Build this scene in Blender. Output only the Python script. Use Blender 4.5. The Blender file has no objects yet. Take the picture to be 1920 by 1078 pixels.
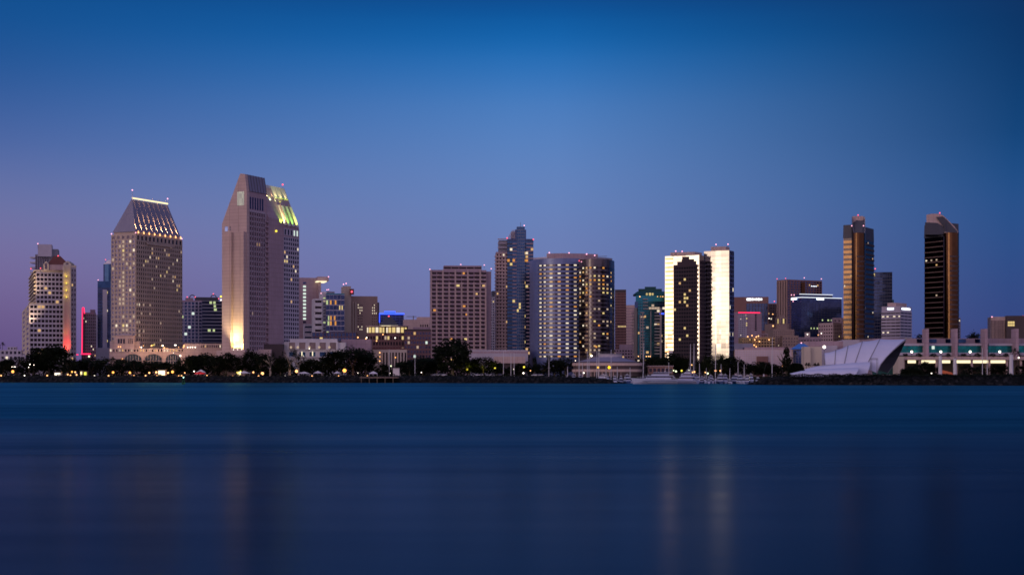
import bpy, math, random
from mathutils import Vector, noise as mnoise
S = bpy.context.scene
COL = S.collection
R = math.radians

# ------------------------------------------------------------------ camera
F = 2800.0          # focal length in pixels of the 1920 wide photograph
H = 6.0             # camera height above the water
HY = 700.0          # row of the horizon
cam_d = bpy.data.cameras.new("camera"); cam = bpy.data.objects.new("camera", cam_d); COL.objects.link(cam)
cam.location = (0, 0, H); cam.rotation_euler = (R(90), 0, 0)
cam_d.sensor_width = 36.0; cam_d.lens = F / 1920 * 36.0
cam_d.shift_y = (HY - 539) / 1920.0
cam_d.clip_start = 0.5; cam_d.clip_end = 40000
S.camera = cam
S.view_settings.view_transform = 'Standard'; S.view_settings.look = 'None'
S.view_settings.gamma = 1; S.view_settings.exposure = 0.0; S.view_settings.use_curve_mapping = False
S.render.engine = 'CYCLES'
S.cycles.use_denoising = True
S.cycles.filter_width = 1.65
S.cycles.max_bounces = 5; S.cycles.diffuse_bounces = 2; S.cycles.glossy_bounces = 3
S.cycles.sample_clamp_indirect = 4.0

def lin(r, g, b):
    f = lambda c: ((c / 255 + 0.055) / 1.055) ** 2.4 if c > 10 else c / 255 / 12.92
    return (f(r), f(g), f(b), 1)

# ------------------------------------------------------------------ world: dusk sky
W = bpy.data.worlds.new("World"); S.world = W; W.use_nodes = True
nt = W.node_tree; nt.nodes.clear()
def N(t, tree=None, **kw):
    n = (tree or nt).nodes.new(t)
    for k, v in kw.items(): setattr(n, k, v)
    return n
def val(sock, tree, v):
    if isinstance(v, (int, float)): sock.default_value = v
    elif isinstance(v, tuple): sock.default_value = v
    else: tree.links.new(v, sock)
def M_(op, a, b=0.0, c=None, tree=None, clamp=False):
    t = tree or nt
    n = t.nodes.new('ShaderNodeMath'); n.operation = op; n.use_clamp = clamp
    val(n.inputs[0], t, a); val(n.inputs[1], t, b)
    if c is not None: val(n.inputs[2], t, c)
    return n.outputs[0]
def MIX(f, a, b, tree=None, mode='MIX'):
    t = tree or nt
    n = t.nodes.new('ShaderNodeMix'); n.data_type = 'RGBA'; n.blend_type = mode
    val(n.inputs[0], t, f); val(n.inputs[6], t, a); val(n.inputs[7], t, b)
    return n.outputs[2]
def RAMP(f, stops, tree=None, interp='EASE'):
    t = tree or nt
    n = t.nodes.new('ShaderNodeValToRGB'); cr = n.color_ramp; cr.interpolation = interp
    cr.elements[0].position = stops[0][0]; cr.elements[0].color = stops[0][1]
    cr.elements[1].position = stops[-1][0]; cr.elements[1].color = stops[-1][1]
    for p, c in stops[1:-1]:
        e = cr.elements.new(p); e.color = c
    t.links.new(f, n.inputs[0])
    return n.outputs[0]
tc = N('ShaderNodeTexCoord'); sx = N('ShaderNodeSeparateXYZ'); nt.links.new(tc.outputs['Generated'], sx.inputs[0])
X, Y, Z = sx.outputs
EL = M_('DIVIDE', Z, 0.30, clamp=True)        # 0 at the horizon .. 1 at 17 degrees
def row(y): return min(1, max(0, math.sin(math.atan((HY - y) / F)) / 0.30))
left = RAMP(EL, [(0, lin(92, 74, 124)), (row(600), lin(108, 90, 140)), (row(500), lin(118, 108, 158)), (row(400), lin(108, 116, 166)), (row(290), lin(74, 102, 164)), (row(150), lin(28, 84, 150)), (row(0), lin(0, 76, 142)), (1, lin(0, 66, 126))], interp='B_SPLINE')
mid = RAMP(EL, [(0, lin(104, 104, 156)), (row(600), lin(110, 116, 170)), (row(450), lin(106, 127, 182)), (row(320), lin(96, 131, 190)), (row(200), lin(72, 124, 190)), (row(110), lin(26, 108, 182)), (row(40), lin(0, 88, 160)), (row(0), lin(0, 76, 146)), (1, lin(0, 62, 126))], interp='B_SPLINE')
right = RAMP(EL, [(0, lin(58, 62, 118)), (row(600), lin(50, 70, 130)), (row(400), lin(34, 82, 142)), (row(270), lin(0, 66, 122)), (row(0), lin(0, 40, 90)), (1, lin(0, 34, 78))], interp='B_SPLINE')
fl = M_('SMOOTH_MIN', M_('MULTIPLY', M_('MULTIPLY', X, -3.1), 1.0, clamp=True), 1.0, 0.1)
fr = M_('MULTIPLY', M_('SUBTRACT', X, 0.03), 3.5, clamp=True)
front = MIX(fr, MIX(fl, mid, left), right)
# upper sky and the sky behind the camera, with the afterglow of the sunset behind on the left
high = lin(52, 84, 140)
up = M_('SMOOTHSTEP' if False else 'MULTIPLY', M_('SUBTRACT', Z, 0.22), 2.5, clamp=True)
base = MIX(up, front, high)
back_ramp = RAMP(EL, [(0, lin(96, 84, 118)), (0.12, lin(176, 146, 176)), (0.35, lin(216, 184, 214)), (0.8, lin(212, 190, 222)), (1, lin(196, 184, 222))])
back = MIX(M_('MULTIPLY', M_('SUBTRACT', Z, 0.3), 1.2, clamp=True), back_ramp, high)
bk = M_('MULTIPLY', M_('ADD', M_('MULTIPLY', Y, -1.0), 0.45), 1.6, clamp=True)
base = MIX(bk, base, back)
SUN_AZ = 50.0       # degrees from straight behind the camera towards the left
gx, gy = -math.sin(R(SUN_AZ)), -math.cos(R(SUN_AZ))
dot = M_('ADD', M_('MULTIPLY', X, gx), M_('MULTIPLY', Y, gy))
dot = M_('MAXIMUM', dot, 0.0)
wide = M_('MULTIPLY', M_('POWER', dot, 3.0), M_('POWER', 2.718, M_('MULTIPLY', M_('MAXIMUM', Z, 0.0), -5.0)))
core = M_('MULTIPLY', M_('POWER', dot, 125.0), M_('POWER', 2.718, M_('MULTIPLY', M_('MAXIMUM', Z, 0.0), -7.0)))
cmap = N('ShaderNodeMapping'); cmap.inputs['Scale'].default_value = (9, 9, 70); nt.links.new(tc.outputs['Generated'], cmap.inputs[0])
cno = N('ShaderNodeTexNoise'); cno.inputs['Scale'].default_value = 1.0; cno.inputs['Detail'].default_value = 4; nt.links.new(cmap.outputs[0], cno.inputs['Vector'])
above = M_('ADD', M_('MULTIPLY', Z, 26.0), M_('MULTIPLY', M_('SUBTRACT', cno.outputs[0], 0.52), 2.2), clamp=True)        # dim ragged bank of cloud on the sunset horizon
above = M_('ADD', M_('MULTIPLY', above, 0.84), 0.16)
wide = M_('MULTIPLY', wide, above); core = M_('MULTIPLY', core, above)
def scale(col, f):
    n = nt.nodes.new('ShaderNodeVectorMath'); n.operation = 'SCALE'
    n.inputs[0].default_value = col[:3]; nt.links.new(f, n.inputs[3]); return n.outputs[0]
def addv(a, b):
    n = nt.nodes.new('ShaderNodeVectorMath'); n.operation = 'ADD'; nt.links.new(a, n.inputs[0]); nt.links.new(b, n.inputs[1]); return n.outputs[0]
sky = addv(addv(base, scale((1.1, 0.68, 0.56), M_('MULTIPLY', wide, 1.0))), scale((17.0, 14.0, 9.0), core))
below = M_('GREATER_THAN', Z, -0.002)
sky = MIX(below, (0.004, 0.016, 0.04, 1), sky)
bg = N('ShaderNodeBackground'); nt.links.new(sky, bg.inputs[0]); bg.inputs[1].default_value = 1.0
# the physical dusk sky, faint, on top of the graded one
nish = N('ShaderNodeTexSky'); nish.sky_type = 'NISHITA'; nish.sun_disc = False
nish.sun_elevation = R(1.0); nish.sun_rotation = R(180 + SUN_AZ)
bg2 = N('ShaderNodeBackground'); nt.links.new(nish.outputs[0], bg2.inputs[0]); bg2.inputs[1].default_value = 0.004
addb = N('ShaderNodeAddShader'); nt.links.new(bg.outputs[0], addb.inputs[0]); nt.links.new(bg2.outputs[0], addb.inputs[1])
wo = N('ShaderNodeOutputWorld'); nt.links.new(addb.outputs[0], wo.inputs[0])

# ------------------------------------------------------------------ last light of the sun
sd = bpy.data.lights.new("sun", 'SUN'); sun = bpy.data.objects.new("sun", sd); COL.objects.link(sun)
sd.energy = 0.5; sd.angle = R(90); sd.color = (1.0, 0.62, 0.52)
sun.rotation_euler = Vector((-gx * 1.0, -gy * 1.0, -math.tan(R(9)))).to_track_quat('-Z', 'Y').to_euler()
sun.location = (-300, -400, 300)

# ------------------------------------------------------------------ materials
MATS = {}
def wallmat(name, col, rough=0.8, var=0.10, scale=0.15, bump=0.0, metal=0.0, spec=0.3):
    if name in MATS: return MATS[name]
    m = bpy.data.materials.new(name); m.use_nodes = True; t = m.node_tree
    p = t.nodes['Principled BSDF']
    tcn = t.nodes.new('ShaderNodeTexCoord'); mp = t.nodes.new('ShaderNodeMapping')
    mp.inputs['Scale'].default_value = (scale, scale, scale * 0.35)
    t.links.new(tcn.outputs['Object'], mp.inputs[0])
    n = t.nodes.new('ShaderNodeTexNoise'); n.inputs['Scale'].default_value = 1.0; n.inputs['Detail'].default_value = 5; n.inputs['Roughness'].default_value = 0.65
    t.links.new(mp.outputs[0], n.inputs['Vector'])
    c = Vector(col[:3])
    r = RAMP(n.outputs[0], [(0.3, tuple(c * (1 - var)) + (1,)), (0.7, tuple(c * (1 + var)) + (1,))], tree=t, interp='LINEAR')
    if bump:        # panel joints
        sp_ = t.nodes.new('ShaderNodeSeparateXYZ'); t.links.new(tcn.outputs['Object'], sp_.inputs[0]); cb = t.nodes.new('ShaderNodeCombineXYZ')
        t.links.new(M_('ADD', sp_.outputs[0], sp_.outputs[1], tree=t), cb.inputs[0]); t.links.new(sp_.outputs[2], cb.inputs[1])
        br = t.nodes.new('ShaderNodeTexBrick'); br.offset = 0; br.inputs['Scale'].default_value = 1; br.inputs['Brick Width'].default_value = 3.6; br.inputs['Row Height'].default_value = bump; br.inputs['Mortar Size'].default_value = .16; br.inputs['Mortar Smooth'].default_value = .6
        br.inputs['Color1'].default_value = (1, 1, 1, 1); br.inputs['Color2'].default_value = (.93, .93, .93, 1); br.inputs['Mortar'].default_value = (.72, .70, .70, 1); t.links.new(cb.outputs[0], br.inputs['Vector'])
        r = MIX(1.0, r, br.outputs['Color'], tree=t, mode='MULTIPLY')
    t.links.new(r, p.inputs['Base Color'])
    p.inputs['Roughness'].default_value = rough; p.inputs['Metallic'].default_value = metal
    p.inputs['Specular IOR Level'].default_value = spec
    MATS[name] = m
    return m
def glass(name, col, rough=0.10, warp=0.02, metal=1.0):
    """facade glass: a tinted mirror coating whose panes sit a little out of true"""
    if name in MATS: return MATS[name]
    m = bpy.data.materials.new(name); m.use_nodes = True; t = m.node_tree
    p = t.nodes['Principled BSDF']
    geo = t.nodes.new('ShaderNodeNewGeometry'); mp = t.nodes.new('ShaderNodeVectorMath'); mp.operation = 'SNAP'
    mp.inputs[1].default_value = (3.1, 3.1, 3.4); t.links.new(geo.outputs['Position'], mp.inputs[0])
    wn = t.nodes.new('ShaderNodeTexWhiteNoise'); t.links.new(mp.outputs[0], wn.inputs['Vector'])
    s1 = t.nodes.new('ShaderNodeVectorMath'); s1.operation = 'SUBTRACT'; t.links.new(wn.outputs['Color'], s1.inputs[0]); s1.inputs[1].default_value = (.5, .5, .5)
    s2 = t.nodes.new('ShaderNodeVectorMath'); s2.operation = 'SCALE'; t.links.new(s1.outputs[0], s2.inputs[0]); s2.inputs[3].default_value = warp
    s3 = t.nodes.new('ShaderNodeVectorMath'); s3.operation = 'ADD'; t.links.new(s2.outputs[0], s3.inputs[0]); t.links.new(geo.outputs['Normal'], s3.inputs[1])
    s4 = t.nodes.new('ShaderNodeVectorMath'); s4.operation = 'NORMALIZE'; t.links.new(s3.outputs[0], s4.inputs[0])
    t.links.new(s4.outputs[0], p.inputs['Normal'])
    c = Vector(col[:3])
    r = RAMP(wn.outputs['Value'], [(0, tuple(c * 0.9) + (1,)), (1, tuple(c * 1.08) + (1,))], tree=t, interp='LINEAR')
    t.links.new(r, p.inputs['Base Color'])
    p.inputs['Metallic'].default_value = metal; p.inputs['Roughness'].default_value = rough
    MATS[name] = m
    return m
def glow(name, col, strength, var=0.45, sample=False):
    """a lit window or lamp; windows vary from room to room"""
    if name in MATS: return MATS[name]
    m = bpy.data.materials.new(name); m.use_nodes = True; t = m.node_tree; t.nodes.clear()
    e = t.nodes.new('ShaderNodeEmission'); o = t.nodes.new('ShaderNodeOutputMaterial'); t.links.new(e.outputs[0], o.inputs[0])
    e.inputs[0].default_value = col + (1,)
    if var > 0:
        geo = t.nodes.new('ShaderNodeNewGeometry'); sn = t.nodes.new('ShaderNodeVectorMath'); sn.operation = 'SNAP'
        sn.inputs[1].default_value = (1.3, 1.3, 3.0); t.links.new(geo.outputs['Position'], sn.inputs[0])
        wn = t.nodes.new('ShaderNodeTexWhiteNoise'); t.links.new(sn.outputs[0], wn.inputs['Vector'])
        f = M_('ADD', M_('MULTIPLY', wn.outputs['Value'], strength * var * 2), strength * (1 - var), tree=t)
        t.links.new(f, e.inputs[1])
    else: e.inputs[1].default_value = strength
    m.cycles.emission_sampling = 'AUTO' if sample else 'NONE'
    MATS[name] = m
    return m
# windows
G_DARK = glass('dark_window_glass', (0.06, 0.055, 0.08), 0.15)
G_BLUEW = glass('blue_window_glass', (0.08, 0.08, 0.14), 0.15)
G_BLUE = glass('blue_curtain_glass', (0.035, 0.08, 0.17), 0.14)
G_NAVY = glass('navy_curtain_glass', (0.045, 0.07, 0.15), 0.12)
G_TEAL = glass('teal_curtain_glass', (0.025, 0.15, 0.20), 0.14)
G_MIRROR = glass('mirror_curtain_glass', (0.215, 0.205, 0.21), 0.07, 0.014)
G_LILAC = glass('lilac_curtain_glass', (0.11, 0.16, 0.33), 0.12, 0.012)
G_SMOKE = glass('smoked_glass', (0.028, 0.022, 0.028), 0.18)
G_BRONZE = glass('bronze_curtain_glass', (0.062, 0.034, 0.020), 0.16, 0.015)
L_WARM = glow('warm_lit_window', (1.0, 0.60, 0.26), 0.62, .7)
L_YEL = glow('yellow_lit_window', (1.0, 0.74, 0.30), 0.75, .6)
L_WHITE = glow('white_lit_window', (1.0, 0.84, 0.62), 0.95, .5)
L_COOL = glow('cool_lit_window', (0.80, 0.95, 0.85), 0.7)
L_DIM = glow('dim_lit_window', (0.85, 0.62, 0.46), 0.20, .6)
L_ORANGE = glow('orange_lit_window', (1.0, 0.42, 0.10), 0.5, .6)
L_GREEN = glow('greenish_lit_window', (0.80, 0.95, 0.45), 0.36, .6)
E_RED = glow('red_beacon_light', (1.0, 0.10, 0.16), 2.2, 0)
E_PINKW = glow('white_beacon_light', (1.0, 0.42, 0.58), 2.4, 0)
E_WARM = glow('warm_lamp_glow', (1.0, 0.46, 0.17), 2.8, 0, True)
E_ORANGE = glow('orange_lamp_glow', (1.0, 0.40, 0.08), 2.6, 0, True)
E_WHITE = glow('white_lamp_glow', (1.0, 0.88, 0.74), 3.4, 0, True)
E_GREENW = glow('greenish_lamp_glow', (0.90, 1.0, 0.60), 2.0, 0, True)
E_YELLOW = glow('yellow_lamp_glow', (1.0, 0.80, 0.08), 1.6, 0, True)
E_SIGN = glow('white_sign_light', (0.85, 0.92, 1.0), 3.0, 0)
E_BLUE = glow('blue_neon_light', (0.03, 0.07, 1.0), 3.5, 0)
E_REDNEON = glow('red_neon_light', (1.0, 0.02, 0.10), 2.2, 0)
E_DECK = glow('lit_deck_ceiling', (1.0, 0.84, 0.52), 1.0, 0.15)
# walls
C_PINK = wallmat('pink_granite', (0.52, 0.38, 0.36), bump=2.4)
C_TAN = wallmat('tan_concrete', (0.44, 0.35, 0.30))
C_BROWN = wallmat('brown_concrete', (0.30, 0.21, 0.18))
C_RBROWN = wallmat('red_brown_granite', (0.20, 0.105, 0.10))
C_BEIGE = wallmat('beige_stucco', (0.50, 0.42, 0.36))
C_WHITE = wallmat('white_concrete', (0.62, 0.58, 0.60))
C_LILAC = wallmat('pale_grey_concrete', (0.42, 0.38, 0.46))
C_GREY = wallmat('grey_concrete', (0.24, 0.23, 0.28))
C_DGREY = wallmat('dark_grey_metal', (0.06, 0.06, 0.08), 0.5)
C_PURP = wallmat('mauve_stone', (0.37, 0.265, 0.31), bump=3.4)
C_DARK = wallmat('dark_brown_stone', (0.075, 0.055, 0.06))
C_REDROOF = wallmat('red_clay_roof_tile', (0.13, 0.045, 0.04))
C_METROOF = wallmat('blue_grey_standing_seam_roof', (0.20, 0.19, 0.27), 0.45, 0.08)
C_YEL = wallmat('ochre_stucco', (0.44, 0.30, 0.15))
C_TEALR = wallmat('green_copper_roof', (0.02, 0.09, 0.09), 0.5)
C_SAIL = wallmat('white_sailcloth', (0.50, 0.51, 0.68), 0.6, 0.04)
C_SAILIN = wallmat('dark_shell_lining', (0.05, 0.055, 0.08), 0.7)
C_FRAME = wallmat('white_painted_metal', (0.55, 0.53, 0.58), 0.5, 0.04)
C_POLE = wallmat('dark_painted_metal', (0.022, 0.02, 0.026), 0.5)
C_BAY = wallmat('painted_reflection_wall', (0.058, 0.044, 0.054), 0.8, spec=0.04)  # matte dark colour painting the neighbour's reflection on the mirror tower
C_REFLECTG = wallmat('painted_reflection_pane', (0.012, 0.012, 0.020), 0.6, spec=0.08)  # dark panes within that painted reflection
C_SPAN = wallmat('dark_bronze_spandrel', (0.13, 0.085, 0.075), 0.6)
C_STEEL = wallmat('steel_lattice', (0.16, 0.15, 0.18), 0.5)
C_HULL = wallmat('white_gelcoat', (0.40, 0.44, 0.60), 0.3, 0.05, 0.5, spec=0.5)
C_HULLB = wallmat('blue_hull_paint', (0.04, 0.07, 0.18), 0.3, 0.05, 0.5, spec=0.5)
C_MAST = wallmat('anodised_mast', (0.55, 0.55, 0.60), 0.4, 0.03)
C_CANVAS = wallmat('navy_canvas', (0.03, 0.05, 0.14), 0.9)
C_BARK = wallmat('tree_bark', (0.10, 0.08, 0.06), 0.9, 0.3, 2.0)
C_PALEBARK = wallmat('pale_eucalyptus_bark', (0.34, 0.28, 0.24), 0.9, 0.3, 2.0)
C_TIRE = wallmat('black_rubber', (0.02, 0.02, 0.02), 0.9)
C_CARG = G_DARK
# ------------------------------------------------------------------ helpers
def wx(px, d): return (px - 960) / F * d
def pt(px, d): return Vector((wx(px, d), d))
def wz(y, d): return H + (HY - y) / F * d
GZ = 4.0
class MB:
    def __init__(s): s.v = []; s.f = []; s.ch = []
    def add(s, vs, fs):
        k = len(s.v); s.ch.append((k, len(s.f))); s.v += [tuple(v) for v in vs]; s.f += [tuple(k + i for i in f) for f in fs]
    def prism(s, p, z0, z1, top=None, cap=True):
        n = len(p); q = top or p
        vs = [(a[0], a[1], z0) for a in p] + [(a[0], a[1], z1) for a in q]
        fs = [(i, (i + 1) % n, n + (i + 1) % n, n + i) for i in range(n)]
        if cap: fs += [tuple(range(n, 2 * n)), tuple(range(n - 1, -1, -1))]
        s.add(vs, fs)
    def ebox(s, p0, u, n, u0, u1, d0, d1, z0, z1):
        P = lambda a, b: (p0[0] + u[0] * a + n[0] * b, p0[1] + u[1] * a + n[1] * b)
        s.prism([P(u0, d1), P(u1, d1), P(u1, d0), P(u0, d0)], z0, z1)
    def box(s, c, sx, sy, sz):
        x, y, z = c
        s.prism([(x - sx / 2, y - sy / 2), (x + sx / 2, y - sy / 2), (x + sx / 2, y + sy / 2), (x - sx / 2, y + sy / 2)], z - sz / 2, z + sz / 2)
    def tube(s, a, b, r0, r1=None, n=6):
        a = Vector(a); b = Vector(b); r1 = r0 if r1 is None else r1
        d = (b - a).normalized(); x = d.orthogonal().normalized(); y = d.cross(x)
        vs = []
        for p, r in ((a, r0), (b, r1)):
            for i in range(n):
                t = 2 * math.pi * i / n; vs.append(p + (x * math.cos(t) + y * math.sin(t)) * r)
        s.add(vs, [(i, (i + 1) % n, n + (i + 1) % n, n + i) for i in range(n)] + [tuple(range(n, 2 * n)), tuple(range(n - 1, -1, -1))])
    def ball(s, c, rx, ry=None, rz=None, n=8, m=5):
        ry = rx if ry is None else ry; rz = rx if rz is None else rz
        vs = [(c[0], c[1], c[2] - rz)]
        for j in range(1, m):
            a = -math.pi / 2 + math.pi * j / m
            for i in range(n):
                t = 2 * math.pi * i / n
                vs.append((c[0] + rx * math.cos(a) * math.cos(t), c[1] + ry * math.cos(a) * math.sin(t), c[2] + rz * math.sin(a)))
        vs.append((c[0], c[1], c[2] + rz)); L = len(vs) - 1
        fs = [(0, 1 + (i + 1) % n, 1 + i) for i in range(n)]
        for j in range(m - 2):
            for i in range(n):
                a = 1 + j * n + i; b = 1 + j * n + (i + 1) % n; fs.append((a, b, b + n, a + n))
        fs += [(L, L - n + i, L - n + (i + 1) % n) for i in range(n)]
        s.add(vs, fs)
    def loft(s, rings, closed=False, cap=False):
        n = len(rings[0]); vs = [p for r in rings for p in r]; fs = []
        for j in range(len(rings) - 1):
            for i in range(n if closed else n - 1):
                a = j * n + i; b = j * n + (i + 1) % n; fs.append((a, b, b + n, a + n))
        if cap: fs += [tuple(range(n - 1, -1, -1)), tuple(range((len(rings) - 1) * n, len(rings) * n))]
        s.add(vs, fs)
    def mesh(s, name, mat, o=(0, 0, 0), smooth=False):
        me = bpy.data.meshes.new(name)
        me.from_pydata([(v[0] - o[0], v[1] - o[1], v[2] - o[2]) for v in s.v], [], s.f)
        me.materials.append(mat)
        if smooth: me.polygons.foreach_set('use_smooth', [True] * len(me.polygons))
        me.update()
        return me
    def build(s, name, mat, parent=None, o=(0, 0, 0), smooth=False):
        ob = bpy.data.objects.new(name, s.mesh(name, mat, o, smooth)); COL.objects.link(ob)
        if parent is not None: ob.parent = parent
        return ob
def tag(o, label, cat, group=None, kind=None):
    o['label'] = label; o['category'] = cat
    if group: o['group'] = group
    if kind: o['kind'] = kind
    return o
def empty(name, loc, rz=0):
    o = bpy.data.objects.new(name, None); COL.objects.link(o); o.location = loc; o.rotation_euler = (0, 0, rz); o.empty_display_size = 2
    return o
def structure(name, mb, mat, smooth=False):
    ob = mb.build(name, mat, smooth=smooth); ob['kind'] = 'structure'; return ob
def copy_tree(o, parent=None):
    c = o.copy(); COL.objects.link(c); c.parent = parent
    for ch in CH.get(o.name, ()): copy_tree(ch, c)
    return c
CH = {}
def reg(o): CH[o.name] = [c for c in COL.objects if c.parent == o]; [reg(c) for c in CH[o.name]]

QUAD = {}
def quad_mesh(mat):
    if mat.name not in QUAD:
        me = bpy.data.meshes.new('window_pane'); me.from_pydata([(0, 0, 0), (1, 0, 0), (1, 0, 1), (0, 0, 1)], [], [(0, 1, 2, 3)]); me.materials.append(mat); QUAD[mat.name] = me
    return QUAD[mat.name]
_bm = MB(); _bm.ball((0, 0, 0), 1, n=8, m=6)
BALL = {}
def ball_mesh(mat):
    if mat.name not in BALL: BALL[mat.name] = _bm.mesh('light_globe', mat)
    return BALL[mat.name]

SPLIT = {'balcony', 'spandrel_band', 'window_band', 'terrace_slab', 'upper_window', 'lit_pilaster', 'fin', 'deck_column', 'pilaster', 'column', 'floor_band', 'lit_ceiling', 'sloped_screen', 'gable', 'gable_window', 'penthouse', 'cornice', 'roof_house', 'spandrel', 'ridge_finial', 'neon_outline', 'neon_line', 'bay', 'crown_wall', 'deck', 'glass_block', 'glass_shaft', 'curved_glass_wall'}
class Bld:
    """one building: an Empty at its base, its walls, windows and roof pieces as children"""
    def __init__(s, name, label, at, seed=1, cat='building', group=None, base=GZ):
        s.o = Vector((at[0], at[1], base)); s.e = empty(name, s.o); tag(s.e, label, cat, group)
        s.m = {}; s.win = []; s.rng = random.Random(seed)
    def mb(s, name, mat):
        return s.m.setdefault((name, mat.name), (MB(), mat))[0]
    def mass(s, fp, z0, z1, mat, name='wall', top=None):
        s.mb(name, mat).prism([(p[0], p[1]) for p in fp], z0, z1, [(p[0], p[1]) for p in top] if top else None)
    def fac(s, p0, p1, z0, z1, cols, rows, ww=0.6, wh=0.6, lit=0.05, mats=None, dark=None, wall=None, wname='wall',
            pier=0.3, span=0.25, u0=0.0, u1=None, pane=True, off=0.06, wpart='window'):
        p0 = Vector(p0[:2]); p1 = Vector(p1[:2]); L = (p1 - p0).length; u = (p1 - p0) / L; n = Vector((u.y, -u.x))
        u1 = L if u1 is None else u1
        cw = (u1 - u0) / cols; ch = (z1 - z0) / rows; w = cw * ww; h = ch * wh
        if wall is not None:
            mb = s.mb(wname, wall)
            if pier > 0 and ww < 1:
                g = cw - w
                for i in range(cols + 1):
                    a = u0 + i * cw - g / 2; b = a + g; a = max(a, u0); b = min(b, u1)
                    mb.ebox(p0, u, n, a, b, -0.02, pier, z0, z1)
            if span > 0 and wh < 1:
                g = ch - h
                for j in range(rows + 1):
                    a = z0 + j * ch - g / 2; b = a + g; a = max(a, z0); b = min(b, z1)
                    mb.ebox(p0, u, n, u0 - 0.01, u1 + 0.01, -0.03, span if abs(span - pier) > 0.003 else span + 0.01, a, b)
        if pane:
            for j in range(rows):
                for i in range(cols):
                    if callable(lit): mm = lit(i, j, s.rng)
                    else: mm = s.rng.choice(mats or [L_WARM, L_YEL, L_WHITE]) if s.rng.random() < lit else None
                    if mm == 'skip': continue
                    q = p0 + u * (u0 + i * cw + (cw - w) / 2) + n * off
                    zq = z0 + j * ch + (ch - h) / 2; ang = math.atan2(u.y, u.x); wq = w
                    if mm is not None and w > 2.4 and mm is not L_COOL and 'crown' not in wpart:      # one lit room behind part of a wide ribbon
                        s.win.append((w, h, q.x, q.y, zq, ang, dark or G_DARK, False, wpart))
                        wq = w * s.rng.uniform(.3, .6); q = q + u * (w - wq) * s.rng.random() + n * .05
                    s.win.append((wq, h, q.x, q.y, zq, ang, mm or dark or G_DARK, mm is not None, wpart))
    def beacon(s, px, y, d, mat=None, r=0.55, pole=1.6):
        r *= .8
        x, d_ = pt(px, d); z = wz(y, d); d = d_
        m = MB(); m.tube((x, d, z - pole - 2), (x, d, z), 0.12)
        po = m.build('beacon_mast', C_STEEL, s.e, s.o)
        b = bpy.data.objects.new('beacon', ball_mesh(mat or E_PINKW)); COL.objects.link(b); b.parent = po
        b.location = Vector((x, d, z)) - s.o; b.scale = (r,) * 3
    def light(s, x, y, z, mat, r=0.5, name='wall_light'):
        b = bpy.data.objects.new(name, ball_mesh(mat)); COL.objects.link(b); b.parent = s.e
        b.location = Vector((x, y, z)) - s.o; b.scale = (r,) * 3
    def part(s, name, mb, mat, smooth=False): return mb.build(name, mat, s.e, s.o, smooth)
    def done(s):
        for (name, _), (mb, mat) in s.m.items():
            if name in SPLIT and len(mb.ch) > 1:
                ends = mb.ch[1:] + [(len(mb.v), len(mb.f))]
                for i, ((v0, f0), (v1, f1)) in enumerate(zip(mb.ch, ends)):
                    if i == 100: v1, f1 = len(mb.v), len(mb.f)
                    q = MB(); q.v = mb.v[v0:v1]; q.f = [tuple(k - v0 for k in f) for f in mb.f[f0:f1]]
                    ob = q.build(name, mat, s.e, s.o)
                    if i == 100: ob['kind'] = 'stuff'; break
            else: mb.build(name, mat, s.e, s.o)
        byp = {}
        for w in s.win: byp.setdefault(w[8], []).append(w)
        for wp, ws in byp.items():
            ws.sort(key=lambda w: (-round(w[0] * w[1] * 2), not w[7]))
            for w in ws[:100]:
                ob = bpy.data.objects.new(wp, quad_mesh(w[6])); COL.objects.link(ob); ob.parent = s.e
                ob.location = (w[2] - s.o.x, w[3] - s.o.y, w[4] - s.o.z); ob.rotation_euler = (0, 0, w[5]); ob.scale = (w[0], 1, w[1])
            rest = ws[100:]
            if rest:
                vs, fs, mi, ml = [], [], [], []
                for w in rest:
                    c, sn = math.cos(w[5]), math.sin(w[5]); k = len(vs)
                    x, y, z = w[2] - s.o.x, w[3] - s.o.y, w[4] - s.o.z
                    vs += [(x, y, z), (x + c * w[0], y + sn * w[0], z), (x + c * w[0], y + sn * w[0], z + w[1]), (x, y, z + w[1])]
                    fs.append((k, k + 1, k + 2, k + 3))
                    if w[6] not in ml: ml.append(w[6])
                    mi.append(ml.index(w[6]))
                me = bpy.data.meshes.new(wp); me.from_pydata(vs, [], fs)
                for m in ml: me.materials.append(m)
                me.polygons.foreach_set('material_index', mi); me.update()
                ob = bpy.data.objects.new(wp, me); COL.objects.link(ob); ob.parent = s.e; ob['kind'] = 'stuff'

def rect(pl, pc, pr, d, phi, depth=22.0):
    """footprint of a block from the columns of its left edge, near corner and right edge; CCW: near, right, back, left"""
    ph = R(phi); r = Vector((math.cos(ph), math.sin(ph))); l = Vector((-math.sin(ph), math.cos(ph)))
    tl, tr = (pl - 960) / F, (pr - 960) / F; xc = wx(pc, d)
    L1 = (tr * d - xc) / (r.x - tr * r.y) if pr > pc else depth
    L2 = (xc - tl * d) / (-l.x + tl * l.y) if pl < pc else depth
    n = Vector((xc, d))
    return [n, n + r * L1, n + r * L1 + l * L2, n + l * L2]
def sub(fp, a, b, c, e):
    """part of a footprint: fractions a..b along its right face, c..e in depth"""
    n, r_, _, l_ = fp; r = r_ - n; l = l_ - n
    return [n + r * a + l * c, n + r * b + l * c, n + r * b + l * e, n + r * a + l * e]
def grow(fp, k):
    c = sum(fp, Vector((0, 0))) / len(fp)
    return [c + (p - c) * k for p in fp]
def cen(fp): return sum(fp, Vector((0, 0))) / len(fp)
def circle(cx, cy, r, n=20, a0=0, a1=2 * math.pi):
    return [Vector((cx + r * math.cos(a0 + (a1 - a0) * i / n), cy + r * math.sin(a0 + (a1 - a0) * i / n))) for i in range(n)]
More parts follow.
